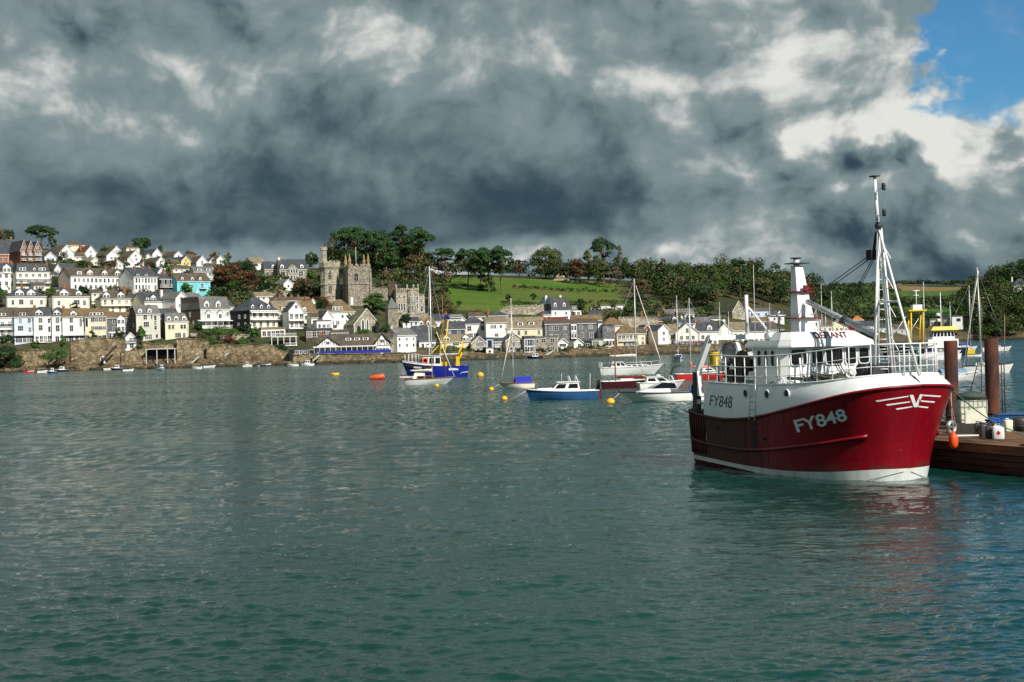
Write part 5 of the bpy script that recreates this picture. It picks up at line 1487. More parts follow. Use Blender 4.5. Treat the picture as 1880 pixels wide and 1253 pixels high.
    if He > 3:                                                   # rainwater pipes
        for u in ((.02, .98) if W > 9 else (.97,)):
            g = MB(); g.box(-.05, .05, -.11, -.01, max(zb, -1), He - .2); g.build('drainpipe', WM['bluegrey'] if wall in ('white', 'ivory', 'cream') else M_trim, T, (-h2 + W * u, 0, 0))
    # windows
    rj = random.Random(int(x0 * 7 + yb))
    for w_ in win:
        if w_[0] == 'g':
            _, nu, vs_, ww, hh = w_[:5]; u0, u1 = w_[5] if len(w_) > 5 else (.0, 1.)
            for v in vs_:
                for i in range(nu):
                    u = u0 + (u1 - u0) * (i + .5 + rj.uniform(-.07, .07)) / nu
                    if rj.random() < .04: continue
                    add_window(T, -h2 + W * u, -.02, He * v, ww * rj.choice((.9, 1, 1.1)), hh * rj.choice((.9, 1, 1.05)))
        else:
            u, v, ww, hh = w_[:4]; add_window(T, -h2 + W * u, -.02, He * v, ww, hh, style=w_[4] if len(w_) > 4 else 's')
    for (t, v, ww, hh) in lw: add_window(T, -h2 - .02, dep * t, He * v, ww, hh, -math.pi / 2)
    if door is not None:
        d = MB(); d.box(-.45, .45, -.06, .02, 0, 2.0); d.build('door', WM.get('bluegrey'), T, (-h2 + W * door, -.01, max(zb, 0)))
    # dormers
    for d_ in dorm:
        u, kind, ww, hh = d_[:4]; y0 = d_[4] if len(d_) > 4 else .35
        xx = -h2 + W * u; z0 = slope(y0) if slope else He
        sl = (slope(1.) - slope(0.)) if slope else 1.
        y1 = min(y0 + (hh + (ww * .4 if kind == 'g' else 0)) / max(sl, .2) + .3, dep * .55)
        m_ = MB()
        if kind == 'g':
            pk = ww * .42
            m_.prism([(-ww / 2, -.5), (ww / 2, -.5), (ww / 2, hh), (0, hh + pk), (-ww / 2, hh)], 0, y1 - y0, 'y', 0)
            for sg in (1, -1):
                m_.hexa([(sg * (ww / 2 + .14), -.16, hh - .06), (sg * (ww / 2 + .14), y1 - y0, hh - .06), (0, y1 - y0, hh + pk + .04), (0, -.16, hh + pk + .04)],
                        [(sg * (ww / 2 + .14), -.16, hh + .06), (sg * (ww / 2 + .14), y1 - y0, hh + .06), (0, y1 - y0, hh + pk + .16), (0, -.16, hh + pk + .16)], 1)
        else:
            m_.box(-ww / 2, ww / 2, 0, y1 - y0, -.5, hh); m_.box(-ww / 2 - .12, ww / 2 + .12, -.15, y1 - y0, hh + .002, hh + .13, 1)
        do = m_.build('dormer', [M_trim, rm], T, (xx, y0, z0))
        n = 1 if ww < 1.9 else int(ww / 1.1)
        for i in range(n):
            wm_ = ww * .62 if n == 1 else ww / n * .72
            me, mg = win_mesh(wm_, hh * .62, 's'); o = put('window', me, None, do, (-ww / 2 + ww * (i + .5) / n, -.02, hh * .5))
            put('pane', mg, None, T, (xx - ww / 2 + ww * (i + .5) / n, y0 - .02, z0 + hh * .5))
    for c_ in chim:
        u, t = c_[:2]; hh = c_[2] * .7 if len(c_) > 2 else .8; cm = c_[3] if len(c_) > 3 else 'chim'
        m_ = MB(); m_.box(-.45, .45, -.35, .35, -2.0, hh); m_.box(-.52, .52, -.42, .42, hh - .25, hh - .08)
        for px_ in (-.22, .22): m_.lathe([(.12, hh), (.10, hh + .42)], 8, 1, (px_, 0, 0))
        m_.build('chimney', [WM[cm], M_pot], ro, (-h2 + W * u, dep * t, (Hr if roof != 'front' else Hr) - .0))
    for b_ in bal:                                               # balconies / verandas: (u0,u1,v,depth[,roofed])
        u0, u1, v, dp = b_[:4]; xa, xb = -h2 + W * u0, -h2 + W * u1; z = He * v
        m_ = MB(); m_.box(xa, xb, -dp, -.03, z - .14, z)
        n = max(2, int((xb - xa) / 1.1)); 
        m_.box(xa, xb, -dp, -dp + .06, z + .92, z + 1.0)
        for i in range(n * 3 + 1): x = xa + .03 + (xb - xa - .06) * i / (n * 3); m_.box(x - .025, x + .025, -dp + .005, -dp + .055, z, z + .92)
        if len(b_) > 4:
            hh = b_[4]
            for i in range(n // 2 + 1): x = xa + .06 + (xb - xa - .12) * i / max(n // 2, 1); m_.box(x - .06, x + .06, -dp + .0, -dp + .11, z + 1.001, z + hh)
            m_.hexa([(xa - .1, -dp - .2, z + hh), (xb + .1, -dp - .2, z + hh), (xb + .1, -.03, z + hh + .35), (xa - .1, -.03, z + hh + .35)], [(xa - .1, -dp - .2, z + hh + .12), (xb + .1, -dp - .2, z + hh + .12), (xb + .1, -.03, z + hh + .47), (xa - .1, -.03, z + hh + .47)])
        m_.build('balcony', M_trim, T)
    for b_ in bay:                                               # projecting bays: (u, w, v0, v1, depth, kind)
        u, ww, v0, v1, dp, kind = b_; xx = -h2 + W * u; z0, z1 = He * v0, He * v1
        m_ = MB()
        if kind == 'g':
            m_.prism([(-ww / 2, z0), (ww / 2, z0), (ww / 2, z1), (0, z1 + ww * .45), (-ww / 2, z1)], -dp, .6, 'y', 0)
            for sg in (1, -1):
                m_.hexa([(sg * (ww / 2 + .16), -dp - .16, z1 - .05), (sg * (ww / 2 + .16), .6, z1 - .05), (0, .6, z1 + ww * .45 + .05), (0, -dp - .16, z1 + ww * .45 + .05)],
                        [(sg * (ww / 2 + .16), -dp - .16, z1 + .07), (sg * (ww / 2 + .16), .6, z1 + .07), (0, .6, z1 + ww * .45 + .17), (0, -dp - .16, z1 + ww * .45 + .17)], 1)
        else:
            m_.box(-ww / 2, ww / 2, -dp, .02, z0, z1); m_.box(-ww / 2 - .1, ww / 2 + .1, -dp - .1, .02, z1 + .002, z1 + .12, 1)
        bo = m_.build('bay', [WM[baym] if baym else M_trim, rm], T, (xx, 0, 0))
        nf = max(1, int(round((z1 - z0) / 2.8))); nx = max(1, int(ww / 1.0))
        for i in range(nf):
            for j in range(nx):
                me, mg = win_mesh(ww / nx * .7, min((z1 - z0) / nf * .55, 1.5), 's'); zz = z0 + (z1 - z0) * (i + .55) / nf
                put('window', me, None, bo, (-ww / 2 + ww * (j + .5) / nx, -dp - .02, zz)); put('pane', mg, None, T, (xx - ww / 2 + ww * (j + .5) / nx, -dp - .02, zz))
    return T, W, He, Hr


G2 = lambda n, vs_, w=.9, h=1.3, r=(.04, .96): ('g', n, vs_, w, h, r)

# ================================================================== THE HOUSES, ROW BY ROW
# --- hilltop gables
house('white gabled cottage on hilltop right of the flat cedar', 109, 136, 476, 465, 450, 660, 28, 11, 'front', 'white', 'brown', [(.55, .55, 1, 1.1), (.3, .5, 1, 1), (.5, 1.25, .9, 1)])
house('white hilltop gable under a dark red roof', 156, 178, 477, 465, 452, 672, 28, 11, 'front', 'white', 'red', [(.5, .6, 1, 1), (.5, 1.2, .8, .9)], chim=[(.1, .5)])
house('brown roofed white gable between hilltop cottages', 196, 218, 479, 470, 460, 655, 28, 11, 'front', 'white', 'brown', [(.4, .55, 1, 1), (.7, .55, 1, 1)])
house('small white gable peeping behind hilltop roofs', 206, 222, 464, 461, 452, 705, 28, 9, 'front', 'white', 'brown', [(.5, 1.0, .9, .9)])
house('white gable above the end of the long white terrace', 228, 246, 491, 482, 473, 640, 28, 10, 'front', 'white', 'brown', [(.4, .6, 1, 1)])
house('low tan gable above the white terrace dormers', 167, 184, 487, 480, 473, 632, 30, 9, 'front', 'ivory', 'tan', [(.5, .6, .9, .9)])
house('brown hipped bungalow on the skyline left of centre', 122, 156, 455, 451, 442, 730, 10, 9, 'hip', 'cream', 'brown', [G2(3, [.5], .9, .9)])
house('white gable beneath the hilltop evergreen', 239, 260, 483, 471, 460, 650, 28, 11, 'front', 'white', 'brown', [(.55, .55, 1, 1), (.5, 1.1, .8, .9)])
house('white hilltop gable with solar panels on its slope', 280, 297, 474, 467, 457, 682, 30, 12, 'front', 'white', 'slate', [(.5, .6, .9, .9)])
house('white gable below the solar panelled house', 287, 305, 493, 482, 472, 640, 30, 11, 'front', 'white', 'brown', [(.5, .6, .9, 1), (.5, 1.15, .7, .8)])
house('far small white gable on the skyline behind yellow house', 320, 335, 474, 469, 462, 705, 28, 12, 'front', 'white', 'brown', [(.5, .7, .8, .8)])
house('bright yellow gabled house on the hilltop', 333, 350, 490, 480, 471, 660, 30, 12, 'front', 'yellow', 'slate', [(.35, .6, .9, 1), (.7, .6, .9, 1), (.5, 1.15, .8, .8)])
house('steep white gable right of the yellow house', 361, 382, 490, 482, 470, 672, 24, 10, 'front', 'white', 'brown', [(.5, .6, 1, 1), (.5, 1.1, .9, 1)])
house('small white gable above the copper beech', 398, 411, 482, 477, 470, 702, 28, 10, 'front', 'white', 'brown', [(.5, .6, .8, .8)])
house('square brown hipped house on top of the hill', 232, 256, 462, 456, 446, 735, 15, 9, 'hip', 'ivory', 'brown', [G2(2, [.5], .9, 1)])
house('long grey roofed building with white box dormers above turquoise house', 356, 392, 508, 499, 490, 602, 15, 8, 'side', 'grey', 'grey', [G2(4, [.5], .9, 1.1)], dorm=[(.3, 'b', 1.8, 1.2), (.75, 'b', 1.8, 1.2)])
house('tan roofed house with white gable left of Tudor mansion', 462, 487, 488, 483, 473, 702, 25, 9, 'side', 'white', 'tan', [G2(2, [.5], .9, .9)])
house('narrow pale blue gabled house below the hilltop cedar', 82, 103, 487, 473, 463, 636, 25, 9, 'front', 'paleblue', 'slate', [G2(2, [.35, .75], .8, 1.0)])
house('low brown roof tucked behind pale blue gable', 62, 92, 470, 465, 457, 690, 15, 8, 'side', 'ivory', 'brown', [G2(3, [.5], .8, .8)])
house('white bungalow on skyline right of brick terrace', 70, 80, 462, 454, 447, 700, 25, 8, 'front', 'white', 'brown', [(.5, .6, .8, .8)])
house('brown roofed skyline house among hilltop gables', 302, 326, 476, 471, 462, 715, 20, 8, 'side', 'ivory', 'brown', [G2(2, [.5], .8, .8)])
house('brown roof between yellow house and steep white gable', 344, 362, 484, 478, 467, 712, 20, 8, 'side', 'white', 'brown', [G2(2, [.5], .8, .8)])
house('white dormered roof on skyline left of copper beech', 383, 399, 487, 482, 474, 705, 25, 8, 'front', 'ivory', 'brown', [(.5, .6, .8, .8)])
# --- tall brick building
house('tall red brick block with slate roof at the left edge', -18, 38, 488, 461, 441, 628, 6, 12, 'side', 'chim', 'slate', [G2(4, [.35, .75], 1.1, 1.5)], chim=[(.75, .5, 2.0)])
for i, (xa, xb, lab) in enumerate(((38, 51, 'left'), (51, 63, 'middle'), (63, 76, 'right'))):
    house(lab + ' of three red brick gables on the hill terrace', xa, xb, 487, 459, 441.5 + i, 616, 22, 13, 'front', 'chim', 'slate', [(.5, .8, 1.6, 1.6), (.5, .45, 1.8, 1.6), (.5, 1.15, .9, 1.1)], bal=[(.05, .95, .30, 1.2), (.05, .95, .62, 1.2)], group='brick gables')
house('low slate roofed brick wing at far left under brick block', -14, 17, 487, 466, 451, 605, 14, 9, 'side', 'brick', 'slate', [G2(3, [.5], 1.4, 1.6)])
# --- second row
house('white villa with a tall gabled tower bay, far left', -6, 30, 530, 499, 484, 552, 12, 9, 'side', 'white', 'slate', [G2(3, [.30, .75], 1.0, 1.5)], bay=[(.52, 2.9, .9, 1.25, .5, 'g')], chim=[(.9, .5)])
house('slate mansard terrace with scaffold balcony on the left', 30, 92, 523, 500, 486, 551, 12, 9, 'mansard', 'ivory', 'slate', [G2(5, [.72], 1.1, 1.3), G2(4, [.25], 1.2, 1.3)], dorm=[(.2, 'b', 2.6, 1.4, .2), (.55, 'g', .9, .9, .25), (.78, 'b', 2.6, 1.4, .2)], bal=[(.0, 1., .45, 1.3), (.0, 1., .12, 1.6)], chim=[(.99, .5)])
house('little gabled cottage right of slate mansard terrace', 100, 112, 501, 495, 486, 590, 20, 8, 'front', 'white', 'brown', [(.5, .6, .9, .9)])
house('slate roof behind the little gabled cottage', 110, 140, 500, 495, 484, 600, 15, 8, 'side', 'grey', 'slate', [G2(3, [.5], .8, .8)])
house('long white terrace with pinkish gable end and three dormers', 131, 231, 534, 507, 493, 553, 28, 10, 'side', 'white', 'brown', [G2(12, [.70], .9, 1.4), G2(10, [.25], .9, 1.5)], dorm=[(.17, 'b', 1.9, 1.5, .5), (.36, 'g', 2.4, 1.3, .4), (.63, 'g', 2.2, 1.3, .4), (.87, 'g', 2.2, 1.3, .4)], lwall='pink', chim=[(.45, .5), (.75, .5)], lw=[(.5, .35, .8, 1.2)])
house('white terrace with tall blank gable end above the turquoise house', 246, 290, 534, 508, 493, 553, 28, 12, 'side', 'white', 'slate', [G2(7, [.72], .7, 1.6), G2(7, [.25], .8, 1.6)], dorm=[(.2, 'b', 1.1, .8), (.55, 'b', 1.1, .8)], chim=[(.35, .5), (.7, .5), (.95, .5)], lw=[(.3, .75, .8, 1.2), (.3, .3, .8, 1.2)])
house('small white gable peering over the blank white terrace', 290, 302, 504, 500, 492, 600, 25, 8, 'front', 'white', 'slate', [(.5, .8, .8, .9)])
house('dark timbered house with white posts left of turquoise house', 293, 316, 536, 512, 503, 558, 24, 8, 'side', 'black', 'slate', [(.3, .75, .9, 1.3), (.7, .75, .9, 1.3), (.5, .3, 2.0, 1.6)], bal=[(.0, 1., .35, 1.0)])
house('turquoise house with three white dormers', 326, 387, 547, 516, 502, 560, 24, 10, 'side', 'turquoise', 'brown', [(.45, .68, 1, 1.3), (.75, .72, 1.3, 1.4), (.76, .45, 2.2, 1.2), (.2, .62, .9, 1.2)], dorm=[(.17, 'g', 1.1, 1.0), (.47, 'g', 1.1, 1.0), (.71, 'g', 1.1, 1.0)], chim=[(.0, .5, 2.2), (-.15, .8, 2.0)], bal=[(.66, .88, .55, .9)])
# --- third row
house('cream villa with black hipped roof and two gabled dormers, left', 13, 86, 566, 545, 530, 515, 10, 9, 'hip', 'ivory', 'slate', [(.15, .5, .8, 1.6), (.36, .55, 1.5, 1.7), (.62, .5, 1.0, 1.6), (.87, .5, .9, 1.6)], dorm=[(.33, 'g', 3.0, 1.2, .6), (.62, 'g', 2.9, 1.2, .6)], chim=[(.45, .6, 1.8)])
house('cream villa with brown slate hips in the middle of three', 97, 165, 568, 545, 530, 514, 10, 9, 'hip', 'ivory', 'brown', [(.17, .5, .9, 1.6), (.65, .55, 2.0, 1.7), (.86, .5, .9, 1.7)], dorm=[(.32, 'g', 3.0, 1.3, .5), (.72, 'g', 2.0, 1.0, .7)], chim=[(.4, .6, 1.8, 'brick')])
house('cream balconied villa with mottled roof, right of three', 186, 241, 577, 549, 531, 512, 14, 9, 'hip', 'cream', 'brown', [G2(4, [.30], .9, 1.7), G2(4, [.78], .9, 1.6)], dorm=[(.2, 'g', 2.4, 1.2, .5), (.68, 'g', 2.4, 1.2, .5)], bal=[(.0, 1., .55, 1.2), (.0, 1., .08, 1.2)], chim=[(.9, .5)])
house('cream gabled house with black roof left of white gabled house', 266, 301, 574, 553, 538, 512, 30, 10, 'side', 'ivory', 'slate', [G2(3, [.5], 1.0, 1.5)], dorm=[(.5, 'g', 2.2, 1.1, .5), (.2, 'b', 1.2, 1.0, .5)], lwall='cream')
house('white house with bright gable and tall white chimney', 323, 344, 572, 548, 536, 510, 34, 14, 'front', 'white', 'grey', [(.5, .92, .9, 1.6), (.45, .45, 2.0, 1.0)], chim=[(.2, .75, 1.5, 'white')])
house('small grey roof behind the bright white gable', 340, 372, 556, 549, 538, 540, 25, 9, 'side', 'white', 'grey', [G2(2, [.5], .9, 1.0)], chim=[(.95, .5, 1.2, 'white')])
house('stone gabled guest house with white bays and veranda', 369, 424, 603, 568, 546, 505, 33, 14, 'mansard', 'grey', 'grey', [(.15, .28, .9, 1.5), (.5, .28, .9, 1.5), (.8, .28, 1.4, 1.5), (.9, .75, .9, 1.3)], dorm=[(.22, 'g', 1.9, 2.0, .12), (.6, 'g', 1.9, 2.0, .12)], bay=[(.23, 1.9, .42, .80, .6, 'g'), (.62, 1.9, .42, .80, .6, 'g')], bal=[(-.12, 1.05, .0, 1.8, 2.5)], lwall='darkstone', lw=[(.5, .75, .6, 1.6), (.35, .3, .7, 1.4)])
house('small black roofed cream house behind stone guest house', 408, 430, 600, 563, 550, 522, 25, 9, 'side', 'ivory', 'slate', [G2(2, [.75, .45], 1.0, 1.4)], chim=[(.8, .5)])
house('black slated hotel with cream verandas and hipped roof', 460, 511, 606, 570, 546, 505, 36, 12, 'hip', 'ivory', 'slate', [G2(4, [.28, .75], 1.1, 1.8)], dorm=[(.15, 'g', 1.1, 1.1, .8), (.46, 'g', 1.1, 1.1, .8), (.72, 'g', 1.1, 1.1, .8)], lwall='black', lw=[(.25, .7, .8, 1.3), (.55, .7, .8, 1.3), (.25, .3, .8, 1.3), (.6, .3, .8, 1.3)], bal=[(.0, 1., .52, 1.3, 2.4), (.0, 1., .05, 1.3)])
house('cream conservatory range below the black slated hotel', 480, 524, 620, 605, 601, 494, 12, 4, 'flat', 'ivory', 'tan', [G2(5, [.5], 1.3, 1.8)])
# --- waterfront terrace at the left
TG = 'waterfront terrace at the left'
house('white scaffolded house at left end of waterfront terrace', -30, 27, 634, 582, 566, 486, -8, 9, 'side', 'white', 'brown', [G2(4, [.45, .75], 1.0, 1.5)], bal=[(.0, 1., .55, 1.5), (.0, 1., .75, 1.5), (.0, 1., .33, 1.5)], dorm=[(.6, 'b', 2.6, 1.1)], group=TG)
house('pale blue house in the waterfront terrace', 27, 63, 633, 581, 566, 485, -7, 9, 'side', 'paleblue', 'brown', [(.32, .85, .9, 1.5), (.78, .85, .9, 1.5), (.32, .58, 1.7, 1.6), (.8, .52, .9, 1.6), G2(5, [.2], 1.0, 2.2)], dorm=[(.42, 'b', 2.2, 1.1)], bal=[(.0, 1., .33, 1.0)], chim=[(.98, .5)], group=TG)
house('white house with slate mansard beside the pale blue one', 63, 96, 633, 581, 566, 485, -7, 9, 'mansard', 'white', 'slate', [(.38, .86, 1.2, 1.5), (.85, .84, .7, 1.4), (.38, .60, 1.2, 1.7), (.86, .54, .7, 1.8), G2(4, [.2], 1.1, 2.0)], dorm=[(.3, 'g', 2.4, 1.1, .15)], bal=[(.0, 1., .08, 1.6)], group=TG)
house('narrow white house with one slate dormer in the terrace', 96, 115.5, 633, 581, 567, 485, -7, 9, 'mansard', 'white', 'slate', [(.55, .86, 1.2, 1.8), (.55, .58, 1.2, 2.0), (.5, .2, 1.2, 1.8)], dorm=[(.5, 'g', 2.2, 1.1, .15)], chim=[(.98, .5)], group=TG)
house('white house with rust coloured lichened roof in the terrace', 115.5, 157, 633, 581, 567, 485, -7, 9, 'side', 'white', 'lichen', [(.4, .86, 1.0, 1.5), (.4, .58, 1.1, 2.0), (.82, .78, .8, 2.8, 'p'), G2(4, [.20], 1.3, 2.2)], dorm=[(.5, 'g', 2.0, 1.0)], bal=[(.0, 1., .33, 1.0)], group=TG)
house('cream house with wide flat dormer ending the terrace', 157, 197, 631, 581, 567, 485, -7, 9, 'side', 'cream', 'lichen', [(.08, .78, .8, 2.8, 'p'), G2(4, [.87, .57], 1.1, 1.2, (.28, .95)), G2(3, [.2], 1.3, 1.8, (.4, .95))], dorm=[(.52, 'b', 4.6, 1.2)], group=TG)
house('grey slate hung house with white gabled bay', 197, 244, 626, 583, 574, 487, -5, 8, 'side', 'slatehung', 'lichen', [(.30, .85, 1.1, 1.5), (.85, .85, 1.1, 1.5), (.30, .50, 1.1, 1.5), (.85, .5, 1.1, 1.5)], bay=[(.56, 2.6, .35, .95, .7, 'g'), (.2, 2.2, .05, .40, .8, 'b')])
house('white conservatory with glazed gable beside slate hung house', 231, 249, 630, 620, 611, 480, 8, 4, 'front', 'white', 'grey', [G2(3, [.5], .8, 1.4)], drop=1)
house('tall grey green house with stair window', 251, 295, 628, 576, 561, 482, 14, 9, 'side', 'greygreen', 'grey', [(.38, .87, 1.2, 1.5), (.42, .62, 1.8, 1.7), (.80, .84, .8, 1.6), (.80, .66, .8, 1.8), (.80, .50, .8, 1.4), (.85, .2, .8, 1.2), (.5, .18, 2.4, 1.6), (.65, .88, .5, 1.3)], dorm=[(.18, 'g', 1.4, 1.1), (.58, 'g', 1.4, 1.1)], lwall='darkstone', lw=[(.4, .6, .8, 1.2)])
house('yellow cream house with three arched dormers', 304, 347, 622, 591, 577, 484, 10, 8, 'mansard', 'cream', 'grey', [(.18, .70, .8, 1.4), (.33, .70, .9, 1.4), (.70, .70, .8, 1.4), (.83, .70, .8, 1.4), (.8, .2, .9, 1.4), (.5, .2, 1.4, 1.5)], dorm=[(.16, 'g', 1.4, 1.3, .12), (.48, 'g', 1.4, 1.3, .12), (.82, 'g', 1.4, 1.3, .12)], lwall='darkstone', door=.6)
house('dark roof squeezed between grey green and cream houses', 294, 330, 600, 584, 567, 500, 18, 9, 'side', 'darkstone', 'slate', [G2(2, [.5], .9, 1.0)], chim=[(.85, .5)])
house('white balustraded boat store set in the sea wall', 223, 250, 641, 629, 626, 474, 6, 4, 'flat', 'white', 'grey', [G2(2, [.5], 1.4, 1.6)], bal=[(.0, 1., .95, .6)], cat='boat store', name='boat_store', drop=2)
# --- middle of the town
house('tan roofed cream house beside the black slated hotel', 508, 537, 606, 572, 553, 514, 24, 10, 'side', 'cream', 'tan', [G2(3, [.72, .3], 1.0, 1.6)], dorm=[(.5, 'b', 1.6, 1.4)], bal=[(.0, 1., .45, 1.2), (.0, 1., .08, 1.2)])
house('white gable with two storeys of white balconies', 531, 559, 608, 571, 554, 502, 14, 10, 'front', 'white', 'slate', [G2(3, [.72], 1.1, 1.9), G2(3, [.30], 1.1, 1.9), (.5, 1.2, .9, 1.2)], bal=[(.0, 1., .52, 1.3), (.0, 1., .12, 1.3)])
house('orange lichened roof house right of the balconied gable', 557, 584, 608, 573, 553, 509, 24, 10, 'side', 'ivory', 'lichen', [G2(3, [.7, .3], 1.0, 1.5)], dorm=[(.15, 'g', 1.3, 1.2)], bal=[(.0, 1., .42, 1.2)])
house('slim white gable behind the orange lichened roof', 566, 584, 578, 560, 549, 536, 25, 9, 'front', 'white', 'lichen', [(.5, .9, .8, 1.2), (.5, .5, .9, 1.2)], chim=[(.5, .7, 1.2)])
house('white house with orange hipped roof and glazed dormer', 606, 653, 606, 573, 550, 500, 12, 11, 'hip', 'white', 'lichen', [(.5, .75, .7, .9), (.78, .72, 1.4, 1.5), (.9, .72, 1.0, 1.5), (.75, .4, .9, .9), (.3, .4, 1.2, 1.4), (.1, .4, 1.2, 1.4)], dorm=[(.32, 'b', 3.6, 1.6, .5)], bal=[(-.25, .3, .30, 1.4)], chim=[(.98, .4, 1.0, 'white')])
house('black gabled annexe left of orange hipped house', 593, 612, 604, 583, 570, 496, 22, 8, 'front', 'white', 'slate', [(.5, .6, 1.2, 1.4)])
house('plain white flat roofed house above the boathouse', 582, 608, 612, 590, 588, 490, 10, 7, 'flat', 'white', 'grey', [G2(3, [.6], .9, 1.1), G2(2, [.25], .9, 1.1)])
house('small white house with brown roof left of flat white house', 572, 590, 606, 583, 575, 498, 14, 7, 'side', 'ivory', 'brown', [G2(2, [.6], 1.0, 1.2)])
house('dark glazed lean-to range above the boathouse roof', 562, 610, 622, 606, 603, 486, 4, 5, 'flat', 'darkstone', 'slate', [G2(5, [.5], 1.5, 1.9)])
house('low dark garage range behind the boathouse', 608, 640, 620, 611, 606, 486, 4, 6, 'side', 'white', 'brown', [G2(3, [.5], 1.4, 1.2)])
house('stone terrace cottage behind the slim white gable', 505, 552, 560, 552, 546, 545, 18, 7, 'side', 'white', 'brown', [G2(3, [.5], .9, 1.0)], chim=[(.3, .5), (.75, .5)])
house('orange roofed cottage on the slope under the tower', 548, 572, 562, 554, 546, 550, 18, 7, 'side', 'ivory', 'lichen', [G2(2, [.5], .9, 1.0)], chim=[(.2, .5)])
# boathouse with black and white gables
T_, W_, He_, Hr_ = house('long boathouse with brown roof and black and white gables', 583, 716, 651, 634.5, 614.5, 463, -6, 9, 'side', 'white', 'brown', [G2(12, [.42], 1.3, 1.6, (.20, .80)), G2(4, [.45], .9, 1.4, (.82, .97))], dorm=[(.42, 'b', 1.9, 1.0, 2.0), (.54, 'b', 1.9, 1.0, 2.0), (.66, 'b', 1.9, 1.0, 2.0)], name='boathouse', cat='boathouse', chim=[(.03, .5)])
for (xa, xb, pk, ea) in ((579, 628, 617.5, 634.5), (684, 722, 613.5, 634.5)):
    gx = -W_ / 2 + ((xa + xb) / 2 - 583) / (716 - 583) * W_; gw = (xb - xa) * 463 / F; hh = (ea - pk) * 463 / F
    m_ = MB(); m_.prism([(-gw / 2 + .8, -1), (gw / 2 - .8, -1), (gw / 2 - .8, He_), (0, He_ + hh - .35), (-gw / 2 + .8, He_)], -1.3, 4, 'y', 0)
    s_ = hh / (gw / 2)
    for sg in (1, -1):
        m_.hexa([(sg * gw / 2, -1.8, He_ - .1), (sg * gw / 2, 4.4, He_ - .1), (0, 4.4, He_ + hh - .1), (0, -1.8, He_ + hh - .1)], [(sg * gw / 2, -1.8, He_ + .1), (sg * gw / 2, 4.4, He_ + .1), (0, 4.4, He_ + hh + .1), (0, -1.8, He_ + hh + .1)], 1)
    go = m_.build('timbered_gable', [WM['white'], RM['brown']], T_, (gx, 0, 0))
    for k in range(-3, 4):
        if k == 0: continue
        zt = He_ + (hh - .5) * (1 - abs(k) / 4.0); b = MB(); x = gw / 2 * k / 4.6; b.box(x - .07, x + .07, -1.345, -1.30, He_ - .2, zt); b.build('timber', WM['black'], go)
    b = MB(); b.box(-gw / 2 + .6, gw / 2 - .6, -1.352, -1.301, He_ - .34, He_ - .16); b.build('timber', WM['black'], go)
    for sg in (-1, 1):
        b = MB(); b.hexa([(sg * gw * .28, -1.348, He_), (sg * gw * .28 + .14, -1.348, He_), (sg * gw * .28 + .14, -1.302, He_), (sg * gw * .28, -1.302, He_)], [(sg * gw * .10, -1.348, He_ + hh * .55), (sg * gw * .10 + .14, -1.348, He_ + hh * .55), (sg * gw * .10 + .14, -1.302, He_ + hh * .55), (sg * gw * .10, -1.302, He_ + hh * .55)]); b.build('timber', WM['black'], go)
    add_window(T_, gx, -1.33, He_ + hh * .32, 1.1, .9)
    for k in range(4): add_window(T_, gx - gw * .24 + gw * .16 * k, -1.33, He_ * .42, .9, 1.2)
m_ = MB(); m_.box(-W_ / 2 - 1, W_ / 2 - 4, -3.0, -.05, He_ - .45, He_ - .12); m_.build('veranda_fascia', M_trim, T_)
for k in range(12):
    m_ = MB(); x = -W_ / 2 - .6 + k * (W_ - 4.6) / 11; m_.box(x - .07, x + .07, -2.95, -2.8, 0, He_ - .45); m_.build('veranda_post', M_trim, T_)
q = P(650, 649.5, 458); m_ = MB(); m_.box(-12.3, 12.0, -.05, .05, 0, 1.05)
for k in range(13): m_.box(-12.3 + k * 2.0, -12.22 + k * 2.0, .051, .12, -.2, 1.2)
tag(m_.build('banner_fence', mat('banner_blue', (.015, .03, .26), .6, .1), None, (q.x, q.y, q.z)), 'blue banner fence along the boathouse quay', 'fence')
house('low black boat shed with white window frames', 531, 578, 652, 642, 640.5, 457, -6, 5, 'flat', 'black', 'slate', [(.32, .55, 1.4, 1.0), (.48, .55, 1.4, 1.0), (.62, .55, 1.4, 1.0), (.88, .45, 1.6, 1.6, 'p')], name='boat_shed', cat='shed')
house('white cottage with grey roof and pale blank gable', 730, 765, 650, 615, 603, 470, 34, 8, 'side', 'white', 'grey', [(.12, .78, .6, .9), (.5, .78, .6, .9), (.85, .78, .6, .9), (.12, .45, .6, .9), (.5, .45, .6, .9), (.85, .45, .6, .9)], lwall='ivory', chim=[(.05, .5, 1.2, 'pink')])
house('house with big plain dark slate roof behind classic yacht mast', 762, 790, 645, 627, 599, 486, 10, 12, 'side', 'white', 'slate', [G2(3, [.5], .9, 1.2)])
house('gold roofed cottage with arched dormers under stone mansion', 768, 800, 606, 598, 585, 520, 12, 8, 'side', 'white', 'lichen', [G2(3, [.5], .9, 1.1)], dorm=[(.2, 'g', 1.3, 1.2), (.6, 'g', 1.3, 1.2)])
house('low slate roofed white house left of the brick chimney', 796, 824, 605, 589, 578, 525, 10, 8, 'side', 'white', 'slate', [G2(3, [.5], .9, 1.2)], chim=[(.95, .5)])
house('grey roof terrace house with glass balustrade', 822, 848, 602, 584, 579, 520, 8, 7, 'flat', 'grey', 'grey', [G2(3, [.6], 1.0, 1.2)], bal=[(.0, 1., 1.02, .5)])
house('dark blue grey house under a black slate roof', 818, 855, 622, 604, 591, 500, 8, 9, 'side', 'bluegrey', 'slate', [(.12, .55, .7, 1.6), (.22, .55, .7, 1.6), (.66, .55, .9, 1.4)], chim=[(.0, .5)])
